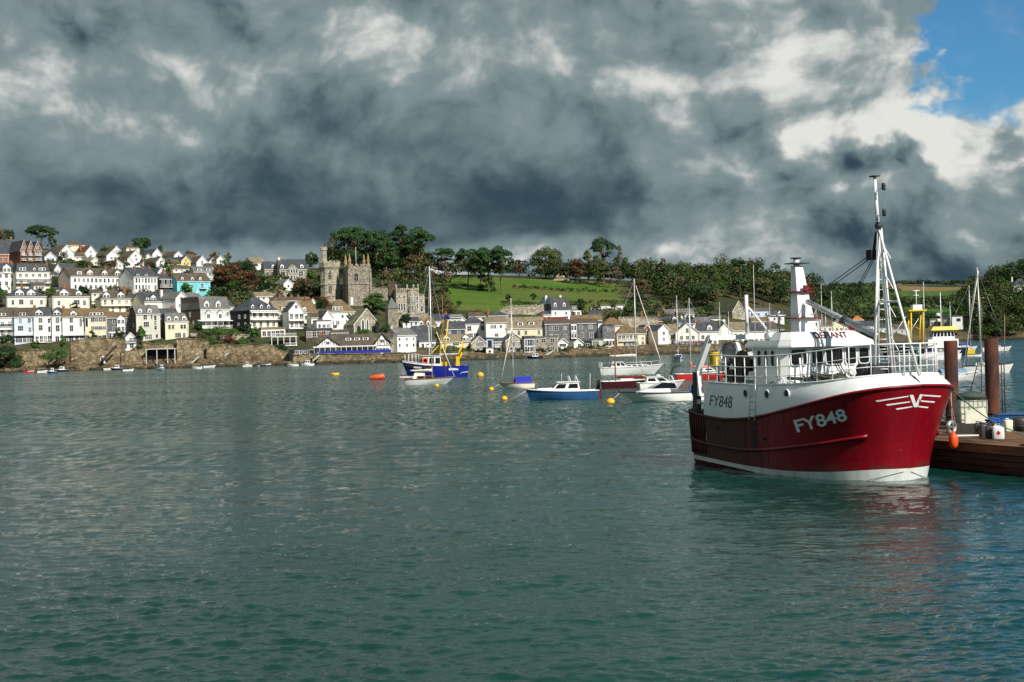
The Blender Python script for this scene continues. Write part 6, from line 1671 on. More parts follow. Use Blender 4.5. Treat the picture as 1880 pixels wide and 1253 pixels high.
house('cream waterside house with gold roof and two white gables', 811, 864, 648, 627, 615, 479, 6, 8, 'side', 'cream', 'tan', [(.5, .8, 2.0, 1.1), G2(4, [.3], .9, 1.3, (.1, .7)), (.93, .3, .8, 1.1)], dorm=[(.17, 'g', 2.2, 1.2, .2), (.85, 'g', 2.2, 1.2, .2)])
house('white waterside block behind the cream gold roofed house', 770, 812, 650, 628, 624, 483, 4, 7, 'flat', 'white', 'grey', [G2(4, [.7, .3], .9, 1.2)])
house('white house with red ridged slate hipped roof', 852, 893, 624, 595, 582, 507, 8, 9, 'hip', 'white', 'slate', [(.25, .72, 1.4, 1.6), (.85, .72, 1.4, 1.6), (.3, .28, 1.6, 1.4), (.55, .28, 1.6, 1.4)])
house('stone waterside house with big black glazed gable', 866, 894, 652, 630, 618, 477, 10, 8, 'front', 'tanstone', 'grey', [(.55, .75, 2.8, 2.6, 'p'), (.55, .28, 2.4, 1.4, 'p')], bal=[(.15, .95, .45, 1.0)])
house('small white waterside block beside the black glazed gable', 893, 906, 654, 640, 638, 474, 6, 5, 'flat', 'white', 'grey', [(.5, .6, .8, .8)])
house('blue glazed link between stone gable and white block', 893, 906, 641, 623, 620, 479, 6, 5, 'flat', 'skyblue', 'slate', [(.5, .5, 1.4, 2.6, 'p')])
house('big plain white house with tan roof edge', 893, 931, 628, 592, 583, 502, 6, 9, 'side', 'white', 'tan', [(.3, .78, 1.2, 1.1), (.42, .78, 1.0, 1.1), (.72, .78, .7, .9), (.5, .35, 1.1, 1.0)])
house('white glass fronted balcony house above the slipway', 905, 930, 648, 627, 621, 481, 8, 7, 'side', 'white', 'slate', [G2(5, [.72], .9, 1.5), G2(5, [.28], .8, 1.3)], bal=[(.0, 1., .5, 1.2), (.0, 1., .08, 1.1)])
house('slate hipped roof behind the big plain white house', 897, 934, 588, 580, 571, 533, 6, 8, 'hip', 'ivory', 'slate', [G2(2, [.5], .8, .9)], chim=[(.05, .5)])
house('cream house with broad tan roof and two box dormers', 930, 1000, 622, 602, 583, 503, 6, 10, 'side', 'cream', 'tan', [G2(5, [.55], .9, 1.5)], dorm=[(.38, 'b', 2.0, 1.3, 1.0), (.67, 'b', 2.0, 1.3, 1.0)], chim=[(.99, .5)])
house('stone gabled waterside house left of the blue glass bay', 929, 963, 650, 626, 613, 479, 16, 8, 'front', 'tanstone', 'slate', [(.42, .75, .9, 1.4), (.72, .75, .9, 1.4), G2(3, [.28], 1.0, 1.8, (.2, .9))], bal=[(.1, .95, .05, 1.2)])
house('pale blue glazed bay standing over the water', 963, 983, 648, 622, 617, 478, 8, 5, 'flat', 'paleblue', 'slate', [G2(4, [.72], .8, 2.0), G2(4, [.25], .8, 1.6)])
house('plain brown stone block with six white windows', 984, 1025, 649, 619, 617, 481, 8, 8, 'flat', 'stone', 'grey', [(.35, .78, 1.5, 1.3), (.75, .78, 1.5, 1.3), (.38, .3, 1.4, 1.2), (.75, .3, 1.2, 1.2), (.08, .75, .8, 1.2)])
house('white and pale blue house with slate mansard below the lawn', 1013, 1049, 590, 570, 548, 560, 30, 9, 'mansard', 'white', 'slate', [(.2, .72, .8, 1.1), (.75, .72, .8, 1.1), (.2, .28, .8, 1.1), (.75, .25, 1.4, 1.6)], dorm=[(.22, 'g', 1.2, 1.6, .3), (.68, 'g', 1.2, 1.6, .3)], lwall='skyblue', lw=[(.5, .75, .8, 1.2)], chim=[(.02, .5, 1.6, 'white'), (.75, .5, 1.6, 'white')])
house('low white annexe left of the pale blue gable', 995, 1013, 590, 578, 571, 553, 20, 6, 'hip', 'white', 'slate', [G2(2, [.5], .7, 1.0)])
house('long grey slate hung hotel with white bays', 1001, 1099, 632, 594, 587, 503, 6, 9, 'side', 'slatehung', 'brown', [(.12, .78, .9, 1.5), (.22, .78, 1.3, 1.5), (.38, .78, .9, 1.3), (.68, .80, .9, 1.3), (.86, .80, 1.3, 1.3), (.12, .4, .9, 1.4), (.22, .38, 1.2, 1.4), (.38, .38, .9, 1.4), (.70, .42, .9, 1.7), (.87, .42, 1.4, 1.7)], bay=[(.54, 2.0, .55, .97, .7, 'b'), (.54, 2.0, .25, .52, .7, 'b')], chim=[(.05, .5, 1.0)])
house('white end wing of the slate hung hotel', 1099, 1107, 632, 594, 590, 503, 6, 8, 'flat', 'white', 'grey', [(.5, .6, .6, 1.2)])
house('left of two white gabled porches below the hotel', 1024, 1043, 639, 629, 622, 492, 4, 5, 'front', 'white', 'grey', [(.5, .5, 2.2, .9)])
house('right of two white gabled porches below the hotel', 1054, 1071, 640, 629, 622, 492, 4, 5, 'front', 'white', 'grey', [(.6, .4, 1.0, 1.4)])
house('black canopied terrace between the hotel porches', 1071, 1087, 640, 627, 624, 493, 4, 5, 'flat', 'black', 'slate', [(.5, .4, 1.5, 1.4)])
house('grey rendered block with tall white door by quay', 1085, 1107, 640, 625, 622, 494, 4, 6, 'flat', 'greygreen', 'grey', [(.3, .55, .9, 1.9), (.55, .55, .9, 1.9)])
house('slate hung block over cream ground floor', 1107, 1130, 640, 598, 596, 500, 8, 8, 'flat', 'slatehung', 'slate', [(.5, .82, .9, 1.0), (.3, .35, 1.0, 1.3)], bay=[(.5, 4.0, .02, .42, .3, 'b')])
house('yellow cream inn with orange hipped roof on the quay', 1133, 1172, 639, 613, 596, 503, 6, 9, 'hip', 'cream', 'lichen', [G2(5, [.75], 1.0, 1.3), G2(5, [.25], .9, 1.1, (.3, .95))], bal=[(.1, .95, .48, .7)])
house('mottled orange roof rising behind the yellow cream inn', 1106, 1148, 604, 598, 583, 522, 8, 10, 'hip', 'ivory', 'lichen', [G2(3, [.5], .8, .8)])
house('dark slate house between the inn and brick gable', 1166, 1186, 636, 612, 602, 510, 15, 8, 'side', 'cream', 'brown', [G2(2, [.6, .25], .9, 1.1)])
house('red brick gable with white bargeboards by the quay', 1180, 1196, 632, 607, 597, 515, 18, 8, 'front', 'brick', 'slate', [(.5, .85, 1.0, 1.3), (.5, .4, 1.6, 1.3)])
house('white gabled house with slate slope beside brick gable', 1209, 1229, 637, 606, 597, 510, 32, 10, 'front', 'white', 'slate', [(.5, .8, .9, 1.2), (.5, .45, .9, 1.2)])
house('tan roofed white house left of the stone gabled inn', 1226, 1246, 636, 612, 596, 514, 10, 9, 'side', 'white', 'tan', [(.5, .72, 1.8, 1.3), (.5, .3, 1.4, 1.5)])
house('stone gabled inn over white ground floor on the quay', 1241, 1284, 637, 611, 594, 512, 8, 10, 'front', 'white', 'grey', [(.5, 1.15, .9, 1.5), (.25, .65, 1.0, 1.2), (.5, .65, 1.0, 1.2), (.75, .65, 1.0, 1.2), G2(4, [.25], 1.1, 1.5)])
house('white house with dormer and dark slate roof right of inn', 1285, 1320, 637, 608, 592, 518, 12, 9, 'side', 'white', 'slate', [G2(3, [.62, .28], 1.0, 1.3)], dorm=[(.55, 'g', 1.8, 1.4)], chim=[(.1, .5)])
house('long white house with slate roof on the slope above quay', 1222, 1275, 590, 577, 568, 580, 8, 8, 'side', 'white', 'grey', [G2(7, [.55], .8, 1.1)], chim=[(-.02, .5, 1.4)])
house('brick chimneyed brown roof behind the brick gable', 1180, 1215, 600, 590, 581, 545, 10, 8, 'side', 'brick', 'brown', [G2(2, [.5], .9, .9)], chim=[(.05, .5, 2.2), (.95, .5, 1.8)])
house('dark slate roof with little white gable above the quay', 1205, 1245, 597, 590, 581, 552, 10, 8, 'side', 'white', 'slate', [G2(3, [.5], .8, .8)], dorm=[(.85, 'g', 1.6, 1.0)])
house('flat white modern house on the slope below the lawn', 1103, 1146, 577, 562, 560, 602, 6, 7, 'flat', 'white', 'grey', [(.2, .5, 1.4, 1.2), (.5, .5, 2.6, 1.6, 'p'), (.8, .55, 1.4, 1.4)])
house('small white flat house left of the modern house', 1085, 1101, 577, 566, 564, 596, 6, 6, 'flat', 'white', 'grey', [(.5, .5, 1.2, 1.0)])
house('dark hipped roof in front of the flat modern house', 1073, 1118, 586, 581, 569, 562, 6, 9, 'hip', 'white', 'slate', [G2(2, [.5], .7, .7)])
house('turquoise topped garden kiosk beside white mansard house', 1049, 1068, 581, 570, 561, 566, 8, 5, 'flat', 'white', 'grey', [(.3, .5, 1.0, 1.1), (.7, .5, 1.0, 1.1)], bay=[(.35, 2.2, 1.0, 1.7, .1, 'b')])
# --- beyond the quay, behind the trawler
house('derelict stone barn with pale mossy roof', 1345, 1368, 592, 572, 553, 622, 28, 14, 'front', 'tanstone', 'mossy', [(.5, .9, .7, 1.0)])
house('pale blue house on slope right of the stone barn', 1376, 1411, 586, 572, 566, 640, 8, 8, 'flat', 'paleblue', 'grey', [G2(5, [.6], .9, 1.2)])
RB = 'roofs behind the trawler'
for i, (x0, x1, yb, ye, yr, D, kind, wl_, rf_, lab) in enumerate((
        (1302, 1332, 598, 586, 580, 600, 'flat', 'white', 'grey', 'small flat white house right of the long slate roof'),
        (1318, 1345, 634, 608, 594, 540, 'front', 'white', 'slate', 'white gable behind the trawler gantry pole'),
        (1344, 1376, 632, 606, 592, 550, 'side', 'ivory', 'tan', 'gold roofed house left of the trawler funnel'),
        (1374, 1404, 632, 608, 594, 556, 'side', 'white', 'slate', 'slate roofed white house behind trawler wheelhouse roof'),
        (1400, 1440, 630, 606, 590, 566, 'hip', 'grey', 'brown', 'brown hipped house just left of trawler funnel'),
        (1380, 1412, 600, 590, 583, 600, 'side', 'cream', 'lichen', 'gold roof above the trawler gantry'),
        (1405, 1440, 592, 580, 571, 640, 'side', 'white', 'slate', 'white hillside house above trawler roof gear'),
        (1476, 1505, 604, 588, 573, 640, 'hip', 'white', 'slate', 'white house with dark hipped roof right of funnel'),
        (1500, 1530, 612, 598, 586, 660, 'side', 'ivory', 'brown', 'brown roofed house under the trawler boom'),
        (1524, 1550, 612, 598, 587, 668, 'front', 'cream', 'grey', 'cream gable seen beneath the trawler boom'),
        (1548, 1580, 612, 598, 590, 690, 'flat', 'white', 'grey', 'white terrace beneath the end of trawler boom'),
        (1566, 1586, 600, 588, 580, 720, 'hip', 'ivory', 'terracotta', 'orange tiled house above trawler boom end'),
        (1582, 1606, 612, 599, 590, 710, 'side', 'white', 'slate', 'slate roofed house left of the trawler mast'),
        (1612, 1640, 613, 602, 594, 740, 'side', 'ivory', 'slate', 'small house right of the trawler mast ladder'),
        (1640, 1672, 614, 604, 596, 770, 'side', 'grey', 'brown', 'brown roofed waterside house behind the yellow gantry'))):
    house(lab, x0, x1, yb, ye, yr, D, 10, 8, kind, wl_, rf_, [G2(3, [.62, .28] if yb - ye > 16 else [.5], .9, 1.2)], group=RB)
# --- the far bank on the right
house('dark cubic modern house among trees on far bank', 1727, 1747, 602, 586, 583, 855, 6, 8, 'flat', 'bluegrey', 'slate', [G2(3, [.7, .3], 1.4, 1.6)])
house('white cube topped modern house on the far bank', 1748, 1768, 596, 582, 580, 850, 6, 8, 'flat', 'white', 'grey', [(.6, .6, 2.4, 1.8, 'p')], drop=3)
house('grey modern house at left of the far bank pair', 1708, 1727, 602, 588, 585, 865, 6, 8, 'flat', 'greygreen', 'grey', [G2(3, [.6], 1.2, 1.6)])
house('cream hipped house alone on the wooded right hill', 1860, 1890, 537, 524, 512, 1005, 12, 10, 'hip', 'ivory', 'slate', [G2(4, [.65, .25], 1.1, 1.5)], chim=[(.05, .5, 1.8, 'ivory')])
house('small white house in the wood on the right hill', 1867, 1884, 559, 553, 549, 960, 12, 8, 'side', 'white', 'grey', [G2(3, [.5], 1.0, 1.2)])
# --- Tudor mansion above the church slope
house('grey stone Tudor mansion with central gable on the hill', 514, 564, 516, 494, 477, 625, 10, 10, 'side', 'tanstone', 'slate', [(.12, .6, 1.6, 1.6), (.45, .6, 2.2, 1.8), (.78, .6, 1.8, 2.2), (.45, .22, 3.2, 2.0), (.8, .2, 1.0, 1.4)], dorm=[(.1, 'g', 1.5, 1.3, .3), (.82, 'g', 1.5, 1.3, .3)], bay=[(.47, 4.6, .0, 1.05, .8, 'g')], baym='tanstone', name='mansion', cat='mansion', chim=[(.05, .5, 1.4, 'white')])
house('left wing of the stone Tudor mansion', 486, 514, 516, 494, 481, 630, 10, 9, 'side', 'tanstone', 'slate', [G2(3, [.6, .2], 1.1, 1.5)], dorm=[(.6, 'g', 1.5, 1.3, .3), (.9, 'g', 1.5, 1.3, .3)], name='mansion', cat='mansion')
house('white lean-to with sharp gable below Tudor mansion', 521, 538, 530, 521, 513, 600, 30, 8, 'front', 'white', 'grey', [(.5, .5, .8, .9)])
house('white gabled skyline lodge among the tall pines', 778, 800, 499, 495, 488, 735, -20, 9, 'front', 'white', 'grey', [(.5, .6, 1.0, 1.0)])
house('low orange roofed hut at the top of lawn', 1017, 1044, 519, 514, 507, 715, 8, 8, 'hip', 'ivory', 'lichen', [G2(3, [.5], .9, .9)])
house('white house half hidden in trees above the lawn', 1022, 1046, 508, 501, 495, 770, 8, 8, 'side', 'white', 'brown', [G2(2, [.5], .9, 1.0)], chim=[(.9, .5)])


for (lab, x0, x1, yb, ye, yr, D, a, kind, wl_, rf_) in (
        ('grey roofed outbuilding between brick gables and mansard terrace', 92, 108, 512, 505, 499, 575, 20, 'side', 'grey', 'slate'),
        ('white garden cottage below the slate mansard terrace', 62, 84, 532, 525, 519, 540, 15, 'side', 'white', 'brown'),
        ('low white lean-to behind the middle cream villa', 104, 128, 540, 533, 528, 535, 18, 'side', 'white', 'slate'),
        ('brown roofed outhouse under the long white terrace', 168, 190, 545, 538, 532, 532, 15, 'side', 'ivory', 'brown'),
        ('small slate cottage right of balconied cream villa', 242, 262, 560, 548, 540, 528, 22, 'side', 'white', 'slate'),
        ('brown roofed cottage left of cream black-roofed house', 236, 254, 548, 540, 534, 540, 25, 'front', 'ivory', 'brown'),
        ('slate roofed cottage above white bright gable', 296, 322, 546, 539, 532, 545, 20, 'side', 'white', 'slate'),
        ('white gabled outhouse between hilltop cottages and white terrace', 206, 226, 492, 485, 478, 625, 26, 'front', 'white', 'brown'),
        ('brown roofed hilltop bungalow left of yellow gable', 306, 332, 492, 485, 477, 650, 22, 'side', 'ivory', 'brown'),
        ('low brown roofed bungalow under the yellow gable', 318, 350, 500, 494, 488, 630, 20, 'side', 'white', 'brown'),
        ('hilltop bungalow left of red roofed gable', 136, 158, 478, 471, 463, 665, 24, 'side', 'ivory', 'brown'),
        ('brown gable at the right end of hilltop cottages', 262, 282, 484, 476, 467, 665, 26, 'front', 'white', 'brown'),
        ('brown hilltop roof right of steep white gable', 382, 398, 498, 491, 484, 650, 22, 'side', 'ivory', 'brown'),
        ('grey shed roof at end of the dark timbered house', 302, 326, 524, 517, 511, 575, 22, 'side', 'grey', 'slate'),
        ('white house under the orange lichened roof row', 586, 604, 590, 578, 570, 515, 16, 'side', 'white', 'lichen'),
        ('tan roofed cottage under the Tudor lean-to', 470, 500, 552, 544, 537, 555, 18, 'side', 'ivory', 'tan'),
        ('white cottage right of the orange hipped house', 652, 668, 606, 590, 582, 508, 14, 'front', 'white', 'slate'),
        ('slate roofed cottage below the terrace wall', 740, 770, 600, 590, 583, 515, 10, 'side', 'white', 'slate'),
        ('white gable above the dark blue grey house', 838, 856, 600, 588, 580, 530, 12, 'front', 'white', 'brown'),
        ('brown roof behind the white hipped house', 862, 892, 588, 581, 574, 535, 8, 'side', 'ivory', 'brown'),
        ('mottled brown roof behind the slate hung hotel', 1050, 1105, 590, 588, 579, 530, 6, 'side', 'ivory', 'lichen'),
        ('red brown roof right of the cream tan-roofed house', 998, 1040, 592, 590, 583, 528, 6, 'side', 'ivory', 'red'),
        ('white cottage behind the white gabled quay house', 1246, 1276, 602, 594, 587, 545, 10, 'side', 'white', 'slate'),
        ('grey roofed house above the stone gabled inn', 1276, 1304, 604, 592, 583, 550, 10, 'side', 'ivory', 'grey')):
    house(lab, x0, x1, yb, ye, yr, D, a, 7, kind, wl_, rf_, [G2(2 if x1 - x0 < 24 else 3, [.55], .8, 1.0)])
# --- stone towers, church and mansion
def tower(label, name, cat, cx, wpx, yb, yt, D, sides, m, a=0, batt=None, corbel=0.0, win=(), string=(), pin=0, pinh=0., turret=None, flag=None, butt=False):
    q = P(cx, yb, D); r = wpx / 2 * D / F; Hh = zrel(cx, yt, D, q.z)
    T = thing(name, label, cat, q, R(a))
    k = r / math.cos(math.pi / sides) if sides == 4 else r
    off = math.pi / sides if sides != 8 else math.pi / 8
    ring = lambda rr, z: [(rr * math.cos(off + 2 * math.pi * i / sides), rr * math.sin(off + 2 * math.pi * i / sides), z) for i in range(sides + 1)]
    b = MB(); b.loft([ring(k * 1.02, -8), ring(k, Hh * .5), ring(k * .97, Hh)], 0, sm=False); b.add(ring(k * .97, Hh)[:-1], [tuple(range(sides))]); b.build('shaft', m, T)
    for z in string:
        s_ = MB(); s_.loft([ring(k * 1.0, Hh * z - .15), ring(k * 1.06, Hh * z), ring(k * 1.06, Hh * z + .2), ring(k * .99, Hh * z + .35)], 0, sm=False); s_.build('string_course', m, T)
    kk = k * (1 + corbel); hb = batt or 1.6
    p = MB(); p.loft([ring(k * .98, Hh - hb * 1.6), ring(kk, Hh - hb * .9), ring(kk, Hh), ring(kk * .88, Hh), ring(kk * .88, Hh - .6)], 0, sm=False); po = p.build('parapet', m, T)
    nn = 4 if sides == 4 else 2
    for i in range(sides):
        a0, a1 = ring(kk * .94, Hh)[i], ring(kk * .94, Hh)[i + 1]
        for j in range(nn):
            t = (j + .5) / nn; x, y = a0[0] + (a1[0] - a0[0]) * t, a0[1] + (a1[1] - a0[1]) * t
            L_ = math.hypot(a1[0] - a0[0], a1[1] - a0[1]) / nn * .29
            mm = MB(); mm.box(-L_, L_, -kk * .06, kk * .06, 0, hb * .6); mm.build('merlon', m, po, (x, y, Hh), math.atan2(a1[1] - a0[1], a1[0] - a0[0]))
    for (x, v, w_, h_) in win:
        ap = MB(); n = 7; pts = [(-w_ / 2, 0), (w_ / 2, 0), (w_ / 2, h_ * .65)] + [(w_ / 2 * math.cos(t), h_ * .65 + h_ * .35 * math.sin(t)) for t in [math.pi * i / n for i in range(1, n)]] + [(-w_ / 2, h_ * .65)]
        ap.prism([(p_[0] * 1.35, p_[1] * 1.12 - h_ * .06) for p_ in pts], -.12, .05, 'y', 0); f_ = ap.build('window', WM['tanstone'], T, (x, -r - (.0 if sides == 4 else -.1), Hh * v))
        ap = MB(); ap.prism(pts, -.16, -.125, 'y', 0); ap.build('pane', M_wglass, f_)
        ap = MB(); ap.box(-.06, .06, -.19, -.162, 0, h_); ap.box(-w_ / 2, w_ / 2, -.188, -.161, h_ * .45, h_ * .45 + .1); ap.build('tracery', WM['tanstone'], f_)
    if butt:
        for sx in (-1, 1):
            for sy in (-1, 1):
                bb = MB(); bb.hexa([(sx * r - .55, sy * r - .75, -6), (sx * r + .55, sy * r - .75, -6), (sx * r + .55, sy * r + .75, -6), (sx * r - .55, sy * r + .75, -6)], [(sx * r - .4, sy * r - .4, Hh * .93), (sx * r + .4, sy * r - .4, Hh * .93), (sx * r + .4, sy * r + .4, Hh * .93), (sx * r - .4, sy * r + .4, Hh * .93)]); bb.build('buttress', m, T)
    for i in range(pin):
        sx, sy = ((-1, -1), (1, -1), (1, 1), (-1, 1))[i]
        pp = MB(); pp.lathe([(.55, -.8), (.55, pinh * .38), (.75, pinh * .40), (.55, pinh * .46), (.30, pinh * .8), (.05, pinh)], 8, sm=False); pp.build('pinnacle', mat('lichen_stone', (.36, .25, .09), .9, .3, 1.5, .3, c2=(.22, .17, .10), thr=(.45, .6)), T, (sx * r * .86, sy * r * .86, Hh))
    if turret:
        tx, tw, tyt = turret; tz = zrel(cx, tyt, D, q.z); tr = tw / 2 * D / F
        tt = MB(); x = (tx - cx) * D / F
        tt.lathe([(tr * 1.15, Hh - 2), (tr, Hh + .5), (tr * .92, tz - 1.2), (tr * 1.15, tz - .9), (tr * 1.15, tz - .1), (tr * .9, tz)], 8, sm=False, c=(x, .5, 0)); to = tt.build('stair_turret', m, T)
        for i in range(8):
            mm = MB(); mm.box(-.22, .22, -.15, .15, 0, .5); mm.build('merlon', m, to, (x + tr * 1.0 * math.cos(i * math.pi / 4), .5 + tr * math.sin(i * math.pi / 4), tz - .1), i * math.pi / 4 + math.pi / 2)
    if flag:
        fz = zrel(cx, flag, D, q.z); ff = MB(); ff.tube([(-.3, 0, Hh - 1), (-.3, 0, fz)], [.10, .06], 6); ff.build('flagpole', M_rail, T)
    return T


tower('octagonal battlemented stone tower with slender stair turret', 'castle_tower', 'tower', 607, 36, 552, 484.5, 560, 8, WM['tanstone'], 0, 1.6, .14, [(0.6, .60, .8, 2.8), (.6, .22, .9, 2.6), (-2.6, .60, .5, 2.2)], (.42, .10), turret=(596.5, 11, 455))
tower('square church tower with yellow lichened pinnacles and flagpole', 'church_tower', 'tower', 657, 40, 556, 490.5, 555, 4, WM['stone'], 19, 1.5, .03, [(-1.4, .60, 1.6, 3.0), (-1.4, .18, 1.7, 3.2), (1.9, .64, 1.1, 1.9)], (.50,), pin=4, pinh=5.2, flag=454, butt=True)
tower('dark battlemented turret joined to the ornate stone mansion', 'stone_turret', 'tower', 721, 15, 568, 521, 545, 4, WM['darkstone'], 10, 1.2, .04, [(0, .55, .5, 1.4)], (.6,))
q = P(628, 553, 566); m_ = MB(); m_.box(-6.5, 3.0, -.8, .8, -6, zrel(628, 523, 566, q.z)); tag(m_.build('church_wall', WM['tanstone'], None, q), 'stone wall linking octagonal tower and church tower', 'wall', kind='thing')
house('stone church range with lead roof behind the church tower', 672, 720, 556, 545, 531, 585, 6, 8, 'side', 'stone', 'mossy', [G2(4, [.5], .9, 1.4)], name='church_range', cat='church')
# ornate mansion with tall mullioned bays
T_, W_, He_, Hr_ = house('ornate stone mansion with tall mullioned windows below the pines', 728, 770, 577, 536, 533, 540, 12, 11, 'flat', 'tanstone', 'tan', [(.15, .78, .8, 1.1), (.35, .78, .8, 1.1), (.93, .7, .8, 1.2), (.93, .35, .8, 1.8)], name='mansion', cat='mansion')
for u in (.13, .24, .35):
    add_window(T_, -W_ / 2 + W_ * u, -.02, He_ * .32, .6, 2.6)
m_ = MB(); m_.lathe([(1.7, -2), (1.7, He_ + .4), (1.85, He_ + .5), (1.85, He_ + .9)], 8, sm=False); bo = m_.build('bay', WM['tanstone'], T_, (W_ * .18, .2, 0), R(22.5))
for k in range(3):
    for v in (.25, .65): add_window(T_, W_ * .18 + (-1.05 + k * 1.05), -1.35 - (.25 if k == 1 else -.1), He_ * v, .55, 1.9, R((k - 1) * 40))
for u in (.02, .5, .78, .98):
    m_ = MB(); m_.lathe([(.35, -1), (.32, 1.2), (.45, 1.3), (.15, 2.0)], 8, sm=False); m_.build('pinnacle', WM['tanstone'], T_, (-W_ / 2 + W_ * u, .4, Hr_))
for k in range(12):
    m_ = MB(); m_.box(-.25, .25, -.2, .2, 0, .6); m_.build('merlon', WM['tanstone'], T_, (-W_ / 2 + W_ * (k + .5) / 12, .05, Hr_ + .002))
house('right wing of the ornate stone mansion', 769, 780, 577, 543, 541, 543, 12, 9, 'flat', 'tanstone', 'tan', [(.5, .72, .9, 1.4), (.5, .3, .9, 2.0)], name='mansion', cat='mansion')
# church hall: big gable with lancets, mossy roof, spired turret
T_, W_, He_, Hr_ = house('stone church hall with lancet windows and mossy roof', 650, 697, 612, 596, 567, 497, 28, 15, 'front', 'tanstone', 'mossy', [], name='church_hall', cat='church')
for (x, z, w_, h_) in ((-1.5, .9, 1.0, 4.2), (.3, .9, 1.0, 4.2), (2.6, .2, 1.6, 2.6), (-3.2, .2, 1.6, 2.6)):
    ap = MB(); pts = [(-w_ / 2, 0), (w_ / 2, 0), (w_ / 2, h_ * .75), (w_ * .3, h_ * .9), (0, h_), (-w_ * .3, h_ * .9), (-w_ / 2, h_ * .75)]
    ap.prism([(p_[0] * 1.25, p_[1]) for p_ in pts], -.08, .05, 'y'); f_ = ap.build('lancet', M_trim if h_ > 3 else WM['stone'], T_, (x, 0, z))
    ap = MB(); ap.prism([(p_[0] * .75, p_[1] * .93 + .1) for p_ in pts], -.13, -.085, 'y'); ap.build('pane', M_wglass, f_)
for k in range(5):
    m_ = MB(); m_.box(-.06, .06, 0, 0.9, 0, 2.4); m_.build('roof_light', M_wglass, T_, (-W_ / 2 * .52, 3 + k * 2.3, He_ + (Hr_ - He_) * .45), (0, R(-40), 0))
q = P(720, 612, 493); tq = thing('spired_turret', 'square stone turret with pyramid roof beside the church hall', 'tower', q, R(22))
m_ = MB(); rr = 9.6 * 493 / F; hz = zrel(720, 567, 493, q.z); m_.box(-rr, rr, -rr, rr, -5, hz); m_.build('shaft', WM['stone'], tq)
m_ = MB(); m_.add([(-rr - .3, -rr - .3, hz), (rr + .3, -rr - .3, hz), (rr + .3, rr + .3, hz), (-rr - .3, rr + .3, hz), (0, 0, zrel(720, 546, 493, q.z))], [(0, 1, 4), (1, 2, 4), (2, 3, 4), (3, 0, 4), (3, 2, 1, 0)]); m_.build('spire', RM['grey'], tq)
m_ = MB(); m_.box(-rr - .1, rr + .1, -rr - .1, rr + .1, hz * .62, hz * .66); m_.build('string_course', WM['stone'], tq)

# ================================================================== SEA WALLS, TERRACES, STEPS
M_swall = mat('sea_wall_stone', (.32, .25, .145), .92, .35, 1.1, .7, 3.5, c2=(.17, .125, .07), thr=(.44, .6), c3=(.40, .31, .18), s3=1.6, thr3=(.58, .7))
M_rock = mat('shore_rock', (.17, .125, .068), .95, .4, .5, .8, 2.0, c2=(.09, .065, .04), thr=(.44, .6), c3=(.34, .24, .10), s3=1.8, thr3=(.58, .7))
M_weed = mat('weedy_rock', (.035, .030, .016), .9, .4, .8, .6, 3.0, c2=(.075, .055, .025), thr=(.5, .65))
M_qwall = mat('quay_stone', (.28, .22, .12), .92, .30, 1.4, .5, 4, c2=(.15, .12, .07), thr=(.46, .6), streak=.35)


def stoned(m, scale):
    """rubble: cells of differing tone with dark recessed joints"""
    nt = m.node_tree; S.t = nt; b = nt.nodes['Principled BSDF']
    src = b.inputs['Base Color'].links[0].from_socket
    g = nt.nodes.new('ShaderNodeNewGeometry')
    mp_ = nt.nodes.new('ShaderNodeMapping'); mp_.inputs['Scale'].default_value = (1, 1, 1.7); nt.links.new(g.outputs['Position'], mp_.inputs[0])
    v1 = nt.nodes.new('ShaderNodeTexVoronoi'); v1.inputs['Scale'].default_value = scale; nt.links.new(mp_.outputs[0], v1.inputs['Vector'])
    v2 = nt.nodes.new('ShaderNodeTexVoronoi'); v2.feature = 'DISTANCE_TO_EDGE'; v2.inputs['Scale'].default_value = scale; nt.links.new(mp_.outputs[0], v2.inputs['Vector'])
    sc_ = nt.nodes.new('ShaderNodeSeparateColor'); nt.links.new(v1.outputs['Color'], sc_.inputs[0])
    tone = sstep(S(sc_.outputs[0]), 0, 1, .78, 1.25)
    jn = sstep(S(v2.outputs['Distance']), .015, .09)
    k = tone * (jn * .5 + .5)
    mu = nt.nodes.new('ShaderNodeMix'); mu.data_type = 'RGBA'; mu.blend_type = 'MULTIPLY'; mu.inputs[0].default_value = 1.0
    nt.links.new(src, mu.inputs[6]); nt.links.new(vec(k, k, k).s, mu.inputs[7]); nt.links.new(mu.outputs[2], b.inputs['Base Color'])
    bn = nt.nodes.new('ShaderNodeBump'); bn.inputs['Strength'].default_value = .8; bn.inputs['Distance'].default_value = .15
    nt.links.new(jn.s, bn.inputs['Height']); nt.links.new(bn.outputs[0], b.inputs['Normal'])


for m_ in (M_swall, M_qwall): stoned(m_, 1.5)
stoned(M_rock, .7)
for k_ in ('stone', 'darkstone', 'tanstone'): stoned(WM[k_], 2.0)


